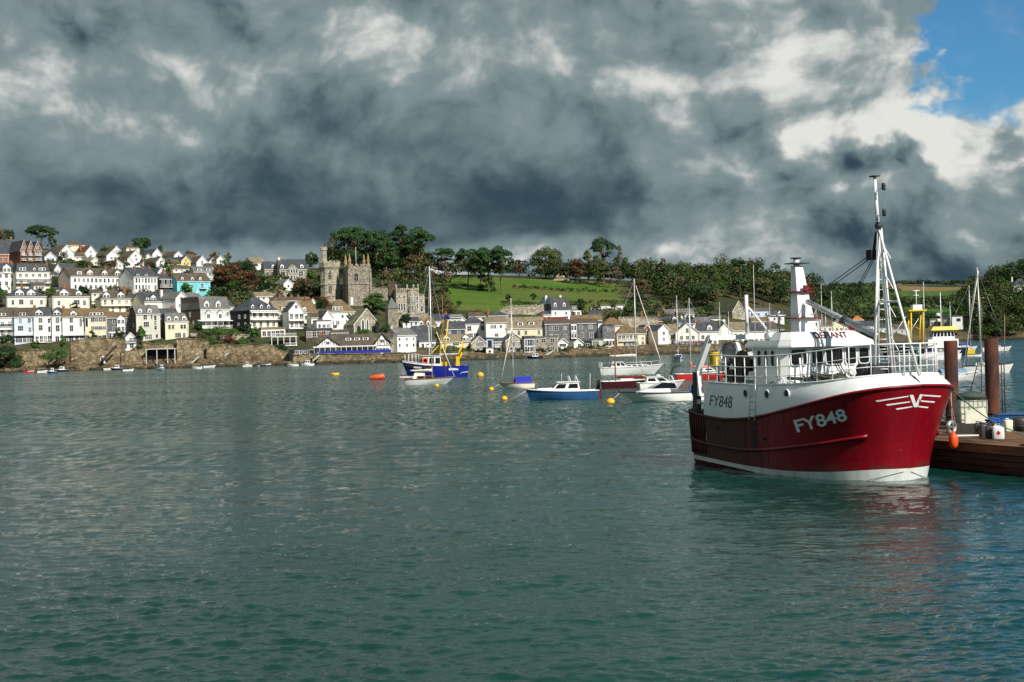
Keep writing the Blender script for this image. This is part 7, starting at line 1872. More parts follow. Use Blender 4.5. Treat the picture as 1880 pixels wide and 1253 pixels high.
def sea_wall(label, pts, D, dep=2.5, m=None, batter=.8, cope=True, name='sea_wall', cat='wall', group=None, base_z=-1.0):
    """pts: list of (px, ytop) along the wall at depth D (or per point third value); rough face, coping stones on top"""
    rng = random.Random(len(label) * 7 + int(pts[0][0]))
    P3 = []
    for i in range(len(pts) - 1):
        a, b = pts[i], pts[i + 1]; n = max(2, int((b[0] - a[0]) / 5))
        for k in range(n + (1 if i == len(pts) - 2 else 0)):
            t = k / n; P3.append((a[0] + (b[0] - a[0]) * t, a[1] + (b[1] - a[1]) * t, (a[2] if len(a) > 2 else D) * (1 - t) + (b[2] if len(b) > 2 else D) * t))
    W3 = [P(u, v, d) for u, v, d in P3]
    o = W3[len(W3) // 2].copy(); o.z = 0
    T = tag(thing(name, label, cat, o, 0, group), kind='thing')
    f = MB(); NZ = 6; rings = []
    for p in W3:
        q = p - o; col_ = []
        for j in range(NZ + 1):
            t = j / NZ; z = base_z + (q.z - base_z) * t
            col_.append((q.x + rng.uniform(-.15, .15), q.y - batter * (1 - t) + rng.uniform(-.16, .16) * (1 if j < NZ else .3), z))
        rings.append(col_)
    f.loft(rings, 0, sm=False)
    f.loft([[r[-1], (p.x - o.x, p.y - o.y + dep, r[-1][2])] for r, p in zip(rings, W3)], 0, sm=False)
    for r, p in ((rings[0], W3[0]), (rings[-1], W3[-1])):
        q = p - o; f.add([r[0], r[NZ // 2], r[-1], (q.x, q.y + dep, r[-1][2]), (q.x, q.y + dep, base_z)], [(0, 1, 2, 3, 4)])
    f.build('wall_face', m or M_swall, T, fix=True)
    if cope:
        for i in range(len(W3) - 1):
            a, b = W3[i] - o, W3[i + 1] - o; dv = (b - a); 
            if rng.random() < .12: continue
            c = MB(); c.box(-dv.length / 2 + .04, dv.length / 2 - .04, -.22, .45, 0.0, .22 + rng.uniform(0, .12)); c.build('coping', m or M_swall, T, (a + b) / 2 + Vector((0, 0, .01)), math.atan2(dv.y, dv.x))
    return T


sea_wall('rough sea wall under the pale blue house and ivy', [(28, 648), (60, 643), (95, 645), (132, 644)], 470)
sea_wall('tall rubble sea wall with pointed doorway below white terrace', [(130, 628), (150, 623), (200, 621), (224, 624)], 469, 4)
sea_wall('low sea wall beneath the balustraded boat store', [(222, 648), (245, 644), (266, 641)], 468, 3)
sea_wall('sea wall with dark boat recess below grey green house', [(262, 626), (275, 632), (325, 634)], 469, 3)
sea_wall('rubble sea wall with stair cleft below cream house', [(324, 623), (345, 623), (368, 624), (380, 628)], 467, 4)
sea_wall('lower garden sea wall right of the stair cleft', [(379, 636), (410, 634), (440, 635), (462, 634)], 465, 4)
sea_wall('sloping sea wall and ramp below the hotel terrace', [(461, 640), (490, 632), (505, 640), (540, 655)], 462, 5)
sea_wall('short sea wall beside the black boat shed', [(538, 652), (580, 652)], 457, 3)
sea_wall('boathouse quay wall of golden stone', [(576, 651), (640, 650.5), (682, 650), (736, 648.5)], 455, 8, m=M_qwall, batter=.3)
sea_wall('low quay wall behind the blue fishing boat', [(734, 649), (775, 650), (812, 650)], 460, 6, m=M_qwall, batter=.3)
sea_wall('rocky sea wall under the cream gold roofed house', [(808, 646), (865, 648), (905, 653)], 472, 3)
sea_wall('foundation wall under the stone waterside houses', [(903, 653), (940, 650), (985, 649), (1027, 648)], 475, 3)
sea_wall('rubble foreshore wall under the hotel porches', [(1025, 643), (1060, 641), (1108, 640)], 487, 4)
sea_wall('rough boulder wall under the yellow inn', [(1106, 638), (1150, 637), (1188, 637)], 490, 4)
sea_wall('long straight town quay wall with the crowd on it', [(1186, 637), (1245, 635.5), (1330, 634)], 494, 12, m=M_qwall, batter=.2)
sea_wall('old crenellated garden wall at the foot of the lawn', [(918, 570), (935, 563), (975, 562), (1003, 559)], 562, 1.2, m=WM['tanstone'], batter=0, name='garden_wall', base_z=12)
sea_wall('terrace wall below the ornate stone mansion', [(722, 575), (750, 577), (785, 576)], 530, 3, m=WM['tanstone'], batter=.2, name='garden_wall', base_z=6)
sea_wall('stone terrace wall right of the church tower', [(680, 530), (700, 528), (724, 531)], 575, 2, m=WM['stone'], batter=.1, name='garden_wall', base_z=14)
sea_wall('pale retaining wall on the slope below Tudor mansion', [(482, 533), (505, 532), (530, 537)], 585, 2, m=WM['tanstone'], batter=.3, name='garden_wall', base_z=18)
sea_wall('high rendered wall behind the inn and brick gable', [(1135, 584), (1172, 583), (1208, 586)], 540, 2, m=WM['tanstone'], batter=.1, name='garden_wall', base_z=6)

GW = dict(m=WM['tanstone'], batter=.1, name='garden_wall')
sea_wall('retaining wall behind the waterfront terrace roofs', [(0, 566), (60, 568), (120, 568), (186, 574)], 509, 1.5, base_z=10, **GW)
sea_wall('retaining wall under the long white terrace', [(96, 536), (170, 537), (240, 537), (300, 538)], 547, 1.5, base_z=18, **GW)
sea_wall('retaining wall below the copper beech', [(390, 546), (430, 548), (478, 550)], 566, 1.5, base_z=16, **GW)
sea_wall('garden wall above the guest house hedge', [(350, 612), (400, 614), (460, 616)], 487, 1.2, base_z=3, **GW)
# doorway in the rubble wall
q = P(189, 668, 466.5); T_ = thing('wall_doorway', 'small pointed white doorway at the foot of rubble wall', 'doorway', q)
m_ = MB(); pts = [(-.75, 0), (.75, 0), (.75, 1.5), (.4, 2.2), (0, 2.6), (-.4, 2.2), (-.75, 1.5)]; m_.prism(pts, -.8, .6, 'y'); m_.build('surround', M_trim, T_)
m_ = MB(); m_.prism([(x * .65, z * .88) for x, z in pts], -.86, -.805, 'y'); m_.build('door', WM['black'], T_)


def steps(label, pa, pb, D, w=1.2, n=14, m=None):
    a, b = P(*pa, D), P(*pb, D); T = thing('wall_steps', label, 'steps', (a + b) / 2); c = (a + b) / 2
    a, b = a - c, b - c
    r = MB(); dv = b - a
    r.hexa([a + Vector((0, -.2, -.5)), b + Vector((0, -.2, -.5)), b + Vector((0, w, -.5)), a + Vector((0, w, -.5))], [a + Vector((0, -.2, -.1)), b + Vector((0, -.2, -.1)), b + Vector((0, w, -.1)), a + Vector((0, w, -.1))]); r.build('stringer', m or WM['grey'], T)
    for k in range(n):
        q = a.lerp(b, (k + .5) / n); s = MB(); L_ = abs(dv.x) / n; s.box(-L_ * .55, L_ * .55, -.25, w, -.1, .12); s.build('step', m or WM['grey'], T, q)
    h = MB(); h.tube([a + Vector((0, -.2, 1)), b + Vector((0, -.2, 1))], .05, 4); h.tube([a + Vector((0, -.2, .1)), a + Vector((0, -.2, 1))], .05, 4); h.tube([b + Vector((0, -.2, .1)), b + Vector((0, -.2, 1))], .05, 4); h.build('handrail', M_galv, T)


steps('grey stair with landing climbing to ivy by white terrace', (88, 665), (108, 648), 466)
steps('dark stone stair slanting up the tall rubble wall', (180, 668), (213, 634), 464.5, m=WM['darkstone'])
steps('steep stair in the cleft of the sea wall', (348, 670), (364, 655), 463)
steps('grey railed stair down the lower garden wall', (400, 668), (418, 648), 462)
steps('ladder-like stair beside the brown stone block', (996, 655), (1013, 645), 472, n=10)
steps('short stair at the left end of boathouse quay', (574, 662), (586, 652), 453, n=8)

# hotel terrace on white posts
q = P(522, 618, 482); T_ = thing('terrace', 'white railed terrace on posts below the black slated hotel', 'terrace', q, R(4))
m_ = MB(); m_.box(-4.3, 4.3, -2, 4, -.25, 0); m_.build('platform', M_trim, T_)
for k in range(5):
    m_ = MB(); m_.box(-.1, .1, -.1, .1, -5.5, -.25); m_.build('post', M_trim, T_, (-4.1 + k * 2.05, -1.85, 0))
m_ = MB(); m_.box(-4.3, 4.3, -2.0, -1.92, .95, 1.05)
for k in range(30): m_.box(-4.28 + k * .29, -4.22 + k * .29, -1.99, -1.93, 0, .95)
m_.build('railing', M_trim, T_)
m_ = MB(); m_.box(.6, 4.6, -3.2, -2.02, -3.3, -3.1); m_.box(.6, 4.6, -3.2, -3.12, -2.3, -2.2)
for k in range(14): m_.box(.62 + k * .29, .68 + k * .29, -3.19, -3.13, -3.1, -2.3)
m_.build('lower_landing', M_trim, T_)

# slipway and dark recess with props
q = P(300, 640, 468); T_ = thing('boat_shelter', 'dark open boat shelter with grey posts in the sea wall', 'boat shelter', q)
m_ = MB(); m_.box(-5.2, 4.6, -3.0, 1.0, -.3, .0); m_.build('roof_slab', WM['grey'], T_)
for x in (-5.0, -1.5, 2.0, 4.4):
    m_ = MB(); m_.box(x - .12, x + .12, -2.9, -2.66, -5.0, -.3); m_.build('post', WM['grey'], T_)
m_ = MB(); m_.box(-5.0, 4.4, -.9, -.7, -2.4, -.3); m_.build('back_wall', WM['black'], T_)

# foreshore boulders: nobody could count them
def boulders():
    rng = random.Random(8); m_ = MB()
    def shoreline(c): return np.interp(c, TC, [TERR[k][0][0] for k in TC])
    for k in range(2600):
        c = rng.uniform(-60, 1330); D = shoreline(c) - 5 + rng.uniform(-3.5, 4)
        if 576 < c < 740 or 1186 < c < 1330:
            if rng.random() < .75: continue
        x = (c - CX) / F * D; r = rng.uniform(.3, 1.0) * (1.25 if c < 560 else .9)
        zc = rng.uniform(-.3, .45)
        n = 6; rings = []
        for i in range(4):
            t = math.pi * (.12 + .76 * i / 3)
            rings.append([(x + r * 1.4 * math.sin(t) * math.cos(2 * math.pi * j / n) * rng.uniform(.75, 1.2), D + r * math.sin(t) * math.sin(2 * math.pi * j / n) * rng.uniform(.75, 1.2), zc + r * .8 * math.cos(t) * rng.uniform(.8, 1.2)) for j in range(n)])
            rings[-1].append(rings[-1][0])
        m_.loft(rings, 0 if zc + r * .5 > .75 else 1, sm=False)
        m_.add(rings[0][:-1], [tuple(range(n))], 0 if zc + r * .5 > .75 else 1)
    tag(m_.build('boulders', [M_rock, M_weed], fix=True), 'brown weedy boulders along the far foreshore', kind='stuff')


boulders()
# rock outcrops under the hotel slope
def outcrop(label, px, py, w, h, D, seed):
    rng = random.Random(seed); q = P(px, py, D); m_ = MB(); n = 16; rings = []
    for i in range(7):
        t = i / 6; k = (1 - t ** 1.6) ** .6
        rings.append([(w / 2 * k * math.cos(2 * math.pi * j / n) * rng.uniform(.8, 1.15), w * .3 * k * math.sin(2 * math.pi * j / n) * rng.uniform(.8, 1.15), -2 + (h + 2) * t + rng.uniform(-.3, .3)) for j in range(n)]); rings[-1].append(rings[-1][0])
    m_.loft(rings, 0, sm=False); o = m_.build('rock_outcrop', M_rock, None, q); tag(o, label, 'rock')


outcrop('brown rock outcrop at the water below hotel terrace', 470, 670, 14, 4.5, 462, 1)
outcrop('rock outcrop at the foot of lower garden wall', 430, 670, 16, 3.6, 461, 2)
outcrop('rock outcrop below the cream gold roofed house', 850, 657, 12, 2.4, 469, 3)
outcrop('rock outcrop below the tall rubble wall', 150, 674, 14, 3.0, 464, 4)
outcrop('low rocks under the hotel porches', 1060, 650, 14, 1.8, 482, 5)

# ================================================================== DINGHIES ALONG THE SHORE
def shore_boat(px, py, lpx, kind, mats, label, head=0):
    q = G(px, py); L = max(lpx * q.y / F, 2.2)
    t = thing('shore_boat', label, 'boat', (q.x - L / 2 * math.cos(R(head)), q.y - L / 2 * math.sin(R(head)), 0.02), R(head), 'small boats along the far shore')
    add_hull(t, L, L * .36, .42 + .03 * L, mats, sheer=.22, rake=.12, transom=.8, full=.45, deck=mats[1], inset=0 if kind != 'open' else .22)
    z = .5 + .03 * L
    if kind == 'cabin':
        cabin(t, L * .3, L * .68, L * .26, z, .75 + .05 * L, mats[1], rake=.35, back=.05, wins=2, roof=mats[1], over=.08)
    elif kind == 'open':
        for k in (.35, .62):
            c = MB(); c.box(L * k - .1, L * k + .1, -L * .15, L * .15, z - .12, z - .06); c.build('thwart', M_teak, t)
        c = MB(); c.box(-.25, .02, -.12, .12, .0, z + .35); c.build('outboard', M_black, t)
    else:
        c = MB(); c.prism([(-L * .16, z - .05), (L * .16, z - .05), (0, z + .5)], L * .2, L * .75, 'x'); c.build('cover', mats[2], t)
    return t


SB = [
    (53, 685, 20, 'open', (M_hred, M_gel, M_hred), 'red dinghy at the far left of the shore', 0), (78, 685, 18, 'open', (M_gel, M_gel, M_gel), 'white dinghy right of the red one by left wall', 5),
    (95, 686, 18, 'cabin', (M_blue2, M_gel, M_gel), 'small blue cabin boat below the grey stair', 178), (113, 683, 24, 'cabin', (M_navy, M_gel, M_gel), 'white topped launch behind blue cabin boat', 176),
    (160, 680, 26, 'cover', (M_navy, M_galv, M_galv), 'dark covered boat left of the pointed doorway', 4), (199, 680, 17, 'open', (M_gel, M_gel, M_gel), 'white dinghy right of the pointed doorway', 0),
    (214, 680, 24, 'cabin', (M_navy, M_gel, M_gel), 'navy cabin boat under the balustraded boat store', 182), (236, 682, 20, 'open', (M_gel, M_gel, M_navy), 'white launch beside the navy cabin boat', 2),
    (296, 681, 28, 'cabin', (M_gel, M_gel, M_galv), 'white cuddy boat off the dark boat shelter', -50), (362, 678, 20, 'open', (M_gel, M_gel, M_gel), 'white dinghy at the foot of the cleft stair', 178),
    (383, 676, 26, 'open', (M_gel, M_gel, M_gel), 'long white rowing boat below garden wall', 3), (455, 674, 18, 'cabin', (M_gel, M_gel, M_navy), 'small cabin boat by the brown rock outcrop', 0),
    (474, 676, 15, 'open', (M_gel, M_gel, M_gel), 'white dinghy end-on below hotel terrace', -60), (489, 673, 18, 'open', (M_navy, M_gel, M_gel), 'dark dinghy right of end-on white dinghy', 6),
    (538, 673, 22, 'open', (M_gel, M_gel, M_gel), 'low white boat left of white cabin launch', 178), (564, 672, 26, 'cabin', (M_gel, M_gel, M_gel), 'white cabin launch near the black boat shed', 182),
    (612, 668, 20, 'cover', (M_gel, M_gel, M_yel), 'dinghy with yellow cover at the boathouse quay', 3), (628, 667, 18, 'open', (M_hred, M_gel, M_hred), 'red rimmed dinghy at boathouse quay', 0),
    (650, 667, 26, 'open', (M_gel, M_galv, M_navy), 'grey white tender under the blue banner fence', 2), (674, 665, 18, 'cover', (M_maroon, M_teak, M_net), 'brown covered boat under the boathouse', 0),
    (716, 665, 18, 'cover', (M_gel, M_gel, M_sailb), 'dinghy with blue cover right of boathouse', 4), (730, 664, 14, 'open', (M_gel, M_gel, M_gel), 'white tender beside the blue covered dinghy', 0),
    (868, 660, 22, 'open', (M_navy, M_gel, M_navy), 'dark workboat right of yellow deck crane', 0), (907, 659.5, 20, 'open', (M_hred, M_hred, M_hred), 'bright red dinghy below the white waterside block', 3),
    (938, 659, 20, 'open', (M_maroon, M_hred, M_maroon), 'dark red dinghy under the stone gabled house', 0), (958, 658, 16, 'cabin', (M_dark, M_gel, M_gel), 'small dark boat beneath blue glass bay', 4),
    (982, 659, 30, 'cabin', (M_navy, M_gel, M_navy), 'long dark launch with white top by brown stone block', 181), (1012, 656, 18, 'cabin', (M_navy, M_gel, M_gel), 'little white cabin boat by ladder-like stair', 180),
    (1029, 655, 12, 'open', (M_gel, M_gel, M_gel), 'white dinghy below the left hotel porch', 0), (1055, 654, 16, 'open', (M_gel, M_gel, M_gel), 'white dinghy below the right hotel porch', 178),
    (1071, 653.5, 16, 'cabin', (M_gel, M_gel, M_gel), 'white launch below the black canopied terrace', 2), (1121, 653.5, 22, 'cabin', (M_gel, M_gel, M_navy), 'white cabin boat astern of the big sloop', 182),
    (1164, 651, 12, 'cover', (M_navy, M_navy, M_sailb), 'boat with blue cover beyond sloop boom', 0), (1199, 650, 20, 'open', (M_gel, M_gel, M_black), 'white motor dinghy under the long quay', 3),
    (1258, 647, 16, 'open', (M_navy, M_navy, M_navy), 'dark dinghy under the quay by end-on cruiser', 2)]
for s_ in SB: shore_boat(*s_)

# ================================================================== BOATS UP THE RIVER, RIGHT OF THE TRAWLER
t = boat_at('white_yacht', 'white yacht lying between the two steel piles', 1768, 687, -12, 'sailing boat')
add_hull(t, 5.6, 2.0, .85, [M_gel, M_gel, M_navy], sheer=.3, rake=.12, transom=.7, full=.45, deck=M_gel)
cabin(t, 1.4, 3.6, 1.3, .95, .3, M_gel, rake=.5, back=.05, name='coachroof', wins=2)
rig(t, 2.1, 1.0, 11.2, M_alu, 5.6, 1.7, sail=M_sail, r=.08, zb=.9, lean=.02)
c = MB(); c.tube([(.1, 0, 1.0), (2.0, 0, 11.8)], .05, 5); c.build('furled_headsail', M_sail, t)
c = MB(); c.tube([(4.6, .1, 1.0), (4.75, .1, 6.6)], .045, 5); c.build('mizzen_mast', M_spar, t)
t = boat_at('covered_launch', 'white launch with pale blue cover behind the left pile', 1722, 700, 2, 'motor boat')
add_hull(t, 4.3, 1.8, .6, [M_gel, M_gel, M_gel], sheer=.3, rake=.2, transom=.85, full=.4, deck=M_gel)
c = MB(); c.prism([(-.8, .6), (.8, .6), (.5, 1.0), (0, 1.2), (-.5, 1.0)], .2, 2.8, 'x'); c.build('cover', mat('pale_blue_canvas', (.16, .26, .36), .8, .15, 3, .2), t)
t = boat_at('tour_boat', 'black hulled work ship with yellow wheelhouse roof and gantry', 1772, 652, 181, 'ship')
add_hull(t, 18.5, 5.0, 1.5, [M_navy, M_navy, M_wht], sheer=.9, rake=.08, transom=.9, full=.5, deck=M_wood)
c = MB(); c.box(2.0, 8.5, -2.0, 2.0, 1.6, 3.5); c.build('deckhouse', M_wht, t)
cabin(t, 2.6, 7.4, 3.2, 3.5, 1.9, M_wht, rake=.5, back=.2, wins=6, name='wheelhouse')
c = MB(); c.hexa([(1.9, -2.0, 5.4), (7.8, -2.0, 5.4), (7.8, 2.0, 5.4), (1.9, 2.0, 5.4)], [(2.4, -1.6, 6.2), (7.2, -1.6, 6.2), (7.2, 1.6, 6.2), (2.4, 1.6, 6.2)]); c.build('yellow_roof', M_yel, t)
c = MB(); c.tube([(5.0, 0, 6.2), (5.0, 0, 13.5)], [.16, .06], 6); c.tube([(5, -1, 9.5), (5, 1, 9.5)], .06, 5); c.lathe([(.45, 0), (.5, .3), (.3, .7)], 10, c=(5.6, 0, 8.4)); c.lathe([(.4, 0), (.4, .5), (.2, .7)], 10, c=(5.5, 0, 7.2)); c.build('radar_mast', M_wht, t)
for y in (-1.5, 1.5):
    c = MB(); c.tube([(9.5, y, 1.6), (9.0, y * .5, 9.6)], .16, 8); c.tube([(12.0, y, 1.6), (11.6, y * .5, 9.6)], .16, 8); c.build('gantry_leg', M_yel, t)
c = MB(); c.box(8.4, 12.2, -1.2, 1.2, 9.6, 9.9); c.tube([(9, -1, 5.5), (12, -1, 7.5)], .07, 5); c.build('gantry_platform', M_yel, t)
c = MB(); c.box(9.2, 11.2, -.9, .9, 9.9, 11.0); c.tube([(10.2, 0, 11), (10.2, 0, 14)], .09, 5); c.tube([(9.6, 0, 13), (10.8, 0, 13)], .08, 4); c.tube([(9.4, 0, 14), (11, 0, 14)], .1, 4); c.build('crows_nest', M_wht, t)
c = MB(); c.tube([(12.0, 0, 9.2), (16.8, 0, 2.6)], .09, 5); c.tube([(9.0, 0, 9.2), (13.5, 0, 2.6)], .07, 5); c.build('derrick_stay', M_alu, t)
c = MB(); c.box(10, 16, -1.8, 1.8, 1.8, 2.6); c.build('deck_gear', M_dark, t)
t = boat_at('white_workboat', 'long low white workboat below the yellow roofed ship', 1762, 660, 180, 'boat')
add_hull(t, 12, 3, .9, [M_gel, M_gel, M_gel], sheer=.5, rake=.1, transom=.8, full=.5, deck=M_cream)
t = boat_at('yellow_boat', 'small boat with yellow topsides right of the left pile', 1788, 650, 180, 'boat')
add_hull(t, 5, 2, .9, [M_yel, M_gel, M_yel], sheer=.4, deck=M_gel)
cabin(t, 1.2, 3.0, 1.3, 1.0, .9, M_gel, wins=2, roof=M_gel, over=.1)
# yachts seen only by mast and coachroof over the trawler
YM = [(1322, 652, 8.0, 14.8, -20, 'yacht behind the trawler gantry with the tallest thin mast', .07), (1338, 655, 7.0, 11.0, 10, 'white yacht with stubby mast behind trawler net drum', .085), (1414, 650, 8.5, 14.0, 15, 'yacht whose mast stands left of the trawler funnel', .085),
      (1503, 648, 7, 10.6, 170, 'yacht with short mast under the trawler boom', .075), (1516, 645, 8, 13.2, 12, 'yacht with thin mast beside trawler boom crutch', .075), (1528, 650, 9, 15.8, 8, 'yacht with tall white mast crossing the trawler boom', .10),
      (1697, 655, 7.5, 14.5, -15, 'yacht mast rising behind the trawler pulpit', .085), (1745, 645, 8, 12.0, 12, 'yacht with bare mast left of the white yacht', .08), (1784, 648, 8.5, 14.8, 186, 'yacht with blue cover behind the white yacht', .085),
      (1801, 646, 8, 12.0, 6, 'yacht with brown mast left of the right pile', .08)]
for (px, py, L, H_, hd, lab, r_) in YM:
    t = boat_at('moored_yacht', lab, px, py, hd, 'sailing boat', 'yachts up the river')
    add_hull(t, L, L * .3, .95, [M_gel, M_gel, M_navy], sheer=.35, rake=.14, transom=.65, full=.45, deck=M_gel)
    cabin(t, L * .3, L * .62, L * .18, 1.05, .4, M_gel, rake=.5, back=.05, name='coachroof', wins=2)
    rig(t, L * .0 + .2 if hd < 90 and hd > -90 else .2, 1.1, H_, M_spar if 'brown' in lab else M_alu, L, None, r=r_, fore=True)
    if 'blue cover' in lab:
        c = MB(); c.tube([(.4, 0, 2.0), (3.2, 0, 1.9)], .2, 6); c.build('sail_cover', M_sailb, t)
t = boat_at('white_trawler', 'white fishing boat with angled arch behind trawler gantry', 1352, 660, 4, 'fishing boat')
add_hull(t, 9, 3, 1.2, [M_gel, M_gel, M_gel], sheer=.5, deck=M_gel)
cabin(t, 4.0, 7.0, 2.0, 1.4, 1.6, M_gel, wins=3, roof=M_gel, over=.15)
c = MB(); c.hexa([(.6, -.8, 1.3), (1.4, -.8, 1.3), (1.4, .8, 1.3), (.6, .8, 1.3)], [(-.4, -.7, 4.4), (.4, -.7, 4.4), (.4, .7, 4.4), (-.4, .7, 4.4)]); c.build('arch', M_gel, t)
c = MB(); c.box(2.0, 3.2, -.6, .6, 3.4, 4.3); c.tube([(2.6, 0, 1.3), (2.6, 0, 3.5)], .1, 5); c.build('dark_panel', M_black, t)

# crowd on the quay
def crowd():
    rng = random.Random(21); cols = [(.45, .04, .04), (.05, .06, .12), (.5, .5, .48), (.04, .04, .045), (.15, .20, .35), (.30, .22, .15)]
    ms = [mat('clothes_%d' % i, c, .9, .15, 4) for i, c in enumerate(cols)] + [mat('skin_tone', (.45, .27, .19), .7, .1)]
    m_ = MB()
    for k in range(70):
        c = rng.uniform(1236, 1292); D = rng.uniform(496, 503); q = P(c, 634.5, D); x, y, z = q.x, q.y, P(1250, 635.2, 494).z
        ci = rng.randrange(6); s = rng.uniform(.92, 1.06); cj = rng.randrange(6)
        m_.lathe([(.10, 0), (.12, .45 * s), (.15, .85 * s)], 6, cj, (x, y, z)); m_.lathe([(.17, .85 * s), (.20, 1.1 * s), (.22, 1.38 * s), (.09, 1.48 * s)], 6, ci, (x, y, z)); m_.lathe([(.05, 1.48 * s), (.10, 1.56 * s), (.11, 1.66 * s), (.04, 1.76 * s)], 6, 6, (x, y, z))
    tag(m_.build('crowd', ms, fix=False), 'crowd of people on the town quay', kind='stuff')


crowd()

# ================================================================== TREES AND GREENERY
def leafm(k, c, c2, island=.35):
    c, c2 = tuple(x * 1.15 for x in c), tuple(x * 1.15 for x in c2)
    return mat('leaf_' + k, c, .75, .35, .45, 0, c2=c2, thr=(.42, .62), island=island, spec=.25, world_co=False)
LM = {'pine': leafm('pine', (.020, .054, .015), (.038, .080, .020)), 'oak': leafm('oak', (.046, .072, .018), (.078, .096, .026)), 'dark': leafm('dark', (.017, .042, .012), (.034, .064, .016)),
      'copper': leafm('copper', (.070, .032, .014), (.105, .050, .019)), 'brown': leafm('brown', (.078, .058, .025), (.054, .054, .020)), 'green': leafm('green', (.036, .082, .014), (.062, .108, .020)),
      'olive': leafm('olive', (.060, .074, .023), (.090, .092, .034)), 'bare': leafm('bare', (.10, .078, .054), (.13, .105, .075), .2)}
M_bark = mat('bark', (.075, .055, .038), .9, .3, 2, .3)
M_barkp = mat('pine_bark', (.12, .075, .045), .9, .3, 2, .3)


def leaf_cloud(blobs, n, size, rng, flat=1.0, up=.25):
    """leaf-sized quads on and inside a set of blobs (x,y,z,rx,rz)"""
    w = np.array([b[3] ** 2 + .01 for b in blobs]); w /= w.sum()
    bi = rng.choice(len(blobs), n, p=w); B = np.array(blobs)[bi]
    d = rng.normal(size=(n, 3)); d /= np.linalg.norm(d, axis=1)[:, None]
    d[:, 2] = np.where(d[:, 2] < -.35, -d[:, 2] * .5, d[:, 2])
    rad = rng.uniform(.72, 1.06, n) ** 1.0
    c = B[:, :3] + d * np.stack([B[:, 3], B[:, 3], B[:, 4]], 1) * rad[:, None]
    nrm = d + rng.normal(size=(n, 3)) * .55; nrm[:, 2] += up; nrm /= np.linalg.norm(nrm, axis=1)[:, None]
    t = np.cross(nrm, rng.normal(size=(n, 3))); t /= np.linalg.norm(t, axis=1)[:, None]; b = np.cross(nrm, t)
    s = size * rng.uniform(.5, 1.15, n)[:, None]; a = rng.uniform(.45, .9, n)[:, None]
    V = np.stack([c - t * s, c - b * s * a + t * s * .1, c + t * s, c + b * s * a], 1).reshape(-1, 3)
    return V


def quads_mesh(name, V, m):
    n = len(V) // 4; me = bpy.data.meshes.new(name)
    me.vertices.add(len(V)); me.vertices.foreach_set('co', V.astype(np.float32).ravel())
    me.loops.add(len(V)); me.loops.foreach_set('vertex_index', np.arange(len(V), dtype=np.int32))
    me.polygons.add(n); me.polygons.foreach_set('loop_start', np.arange(0, len(V), 4, dtype=np.int32)); me.polygons.foreach_set('loop_total', np.full(n, 4, np.int32))
    me.update(calc_edges=True); me.materials.append(m)
    return me


def crown_blobs(kind, rng):
    """unit tree: height 1, crown half width .5"""
    bl, br = [], []
    if kind == 'umbrella':                                    # wide flat-topped pine
        for k in range(26):
            a = rng.uniform(0, 6.28); r = .41 * math.sqrt(rng.uniform(0, 1)); z = .72 + .20 * (1 - (r / .43) ** 2) + rng.uniform(-.09, .03)
            s = rng.uniform(.11, .18); bl.append((r * math.cos(a), r * math.sin(a), z, s, s * .55)); br.append((r * math.cos(a) * .8, r * math.sin(a) * .8, z - .04))
        for k in range(7):
            a = rng.uniform(0, 6.28); r = rng.uniform(.12, .38); z = rng.uniform(.48, .68); s = rng.uniform(.08, .13); bl.append((r * math.cos(a), r * math.sin(a), z, s, s * .5)); br.append((r * .8 * math.cos(a), r * .8 * math.sin(a), z - .02))
    elif kind == 'pine':                                      # taller pine in plates
        for k in range(32):
            t = rng.uniform(0, 1); z = .34 + .60 * t; rr = .38 * (1 - .45 * t) * math.sqrt(rng.uniform(.15, 1)); a = rng.uniform(0, 6.28); s = rng.uniform(.09, .16)
            bl.append((rr * math.cos(a), rr * math.sin(a), z, s, s * .5)); br.append((rr * .8 * math.cos(a), rr * .8 * math.sin(a), z - .03))
    elif kind == 'round':
        for k in range(30):
            d = rng.normal(size=3); d /= np.linalg.norm(d); rr = rng.uniform(.35, 1) ** .6
            x, y, z = d[0] * .36 * rr, d[1] * .36 * rr, .60 + d[2] * .32 * rr; s = rng.uniform(.09, .17)
            bl.append((x, y, z, s, s * .85)); br.append((x * .8, y * .8, z - .03))
    elif kind == 'irregular':
        for k in range(26):
            t = rng.uniform(0, 1); z = .30 + .62 * t; rr = (.38 * math.sin(math.pi * (.25 + .7 * t))) * math.sqrt(rng.uniform(.1, 1)); a = rng.uniform(0, 6.28); s = rng.uniform(.07, .14)
            bl.append((rr * math.cos(a), rr * math.sin(a), z, s, s * .8)); br.append((rr * .8 * math.cos(a), rr * .8 * math.sin(a), z - .03))
    elif kind == 'column':
        for k in range(18):
            t = rng.uniform(0, 1); z = .15 + .78 * t; rr = .16 * math.sin(math.pi * (.15 + .8 * t)); a = rng.uniform(0, 6.28); s = rng.uniform(.08, .13)
            bl.append((rr * math.cos(a), rr * math.sin(a), z, s, s)); br.append((0, 0, z))
    elif kind == 'bush':
        for k in range(20):
            a = rng.uniform(0, 6.28); rr = .40 * math.sqrt(rng.uniform(0, 1)); z = rng.uniform(.15, .85) * (1 - (rr / .55) ** 2); s = rng.uniform(.12, .2)
            bl.append((rr * math.cos(a), rr * math.sin(a), z, s, s * .9)); br.append((rr * .6 * math.cos(a), rr * .6 * math.sin(a), z * .7))
    return bl, br


PROTO = {}


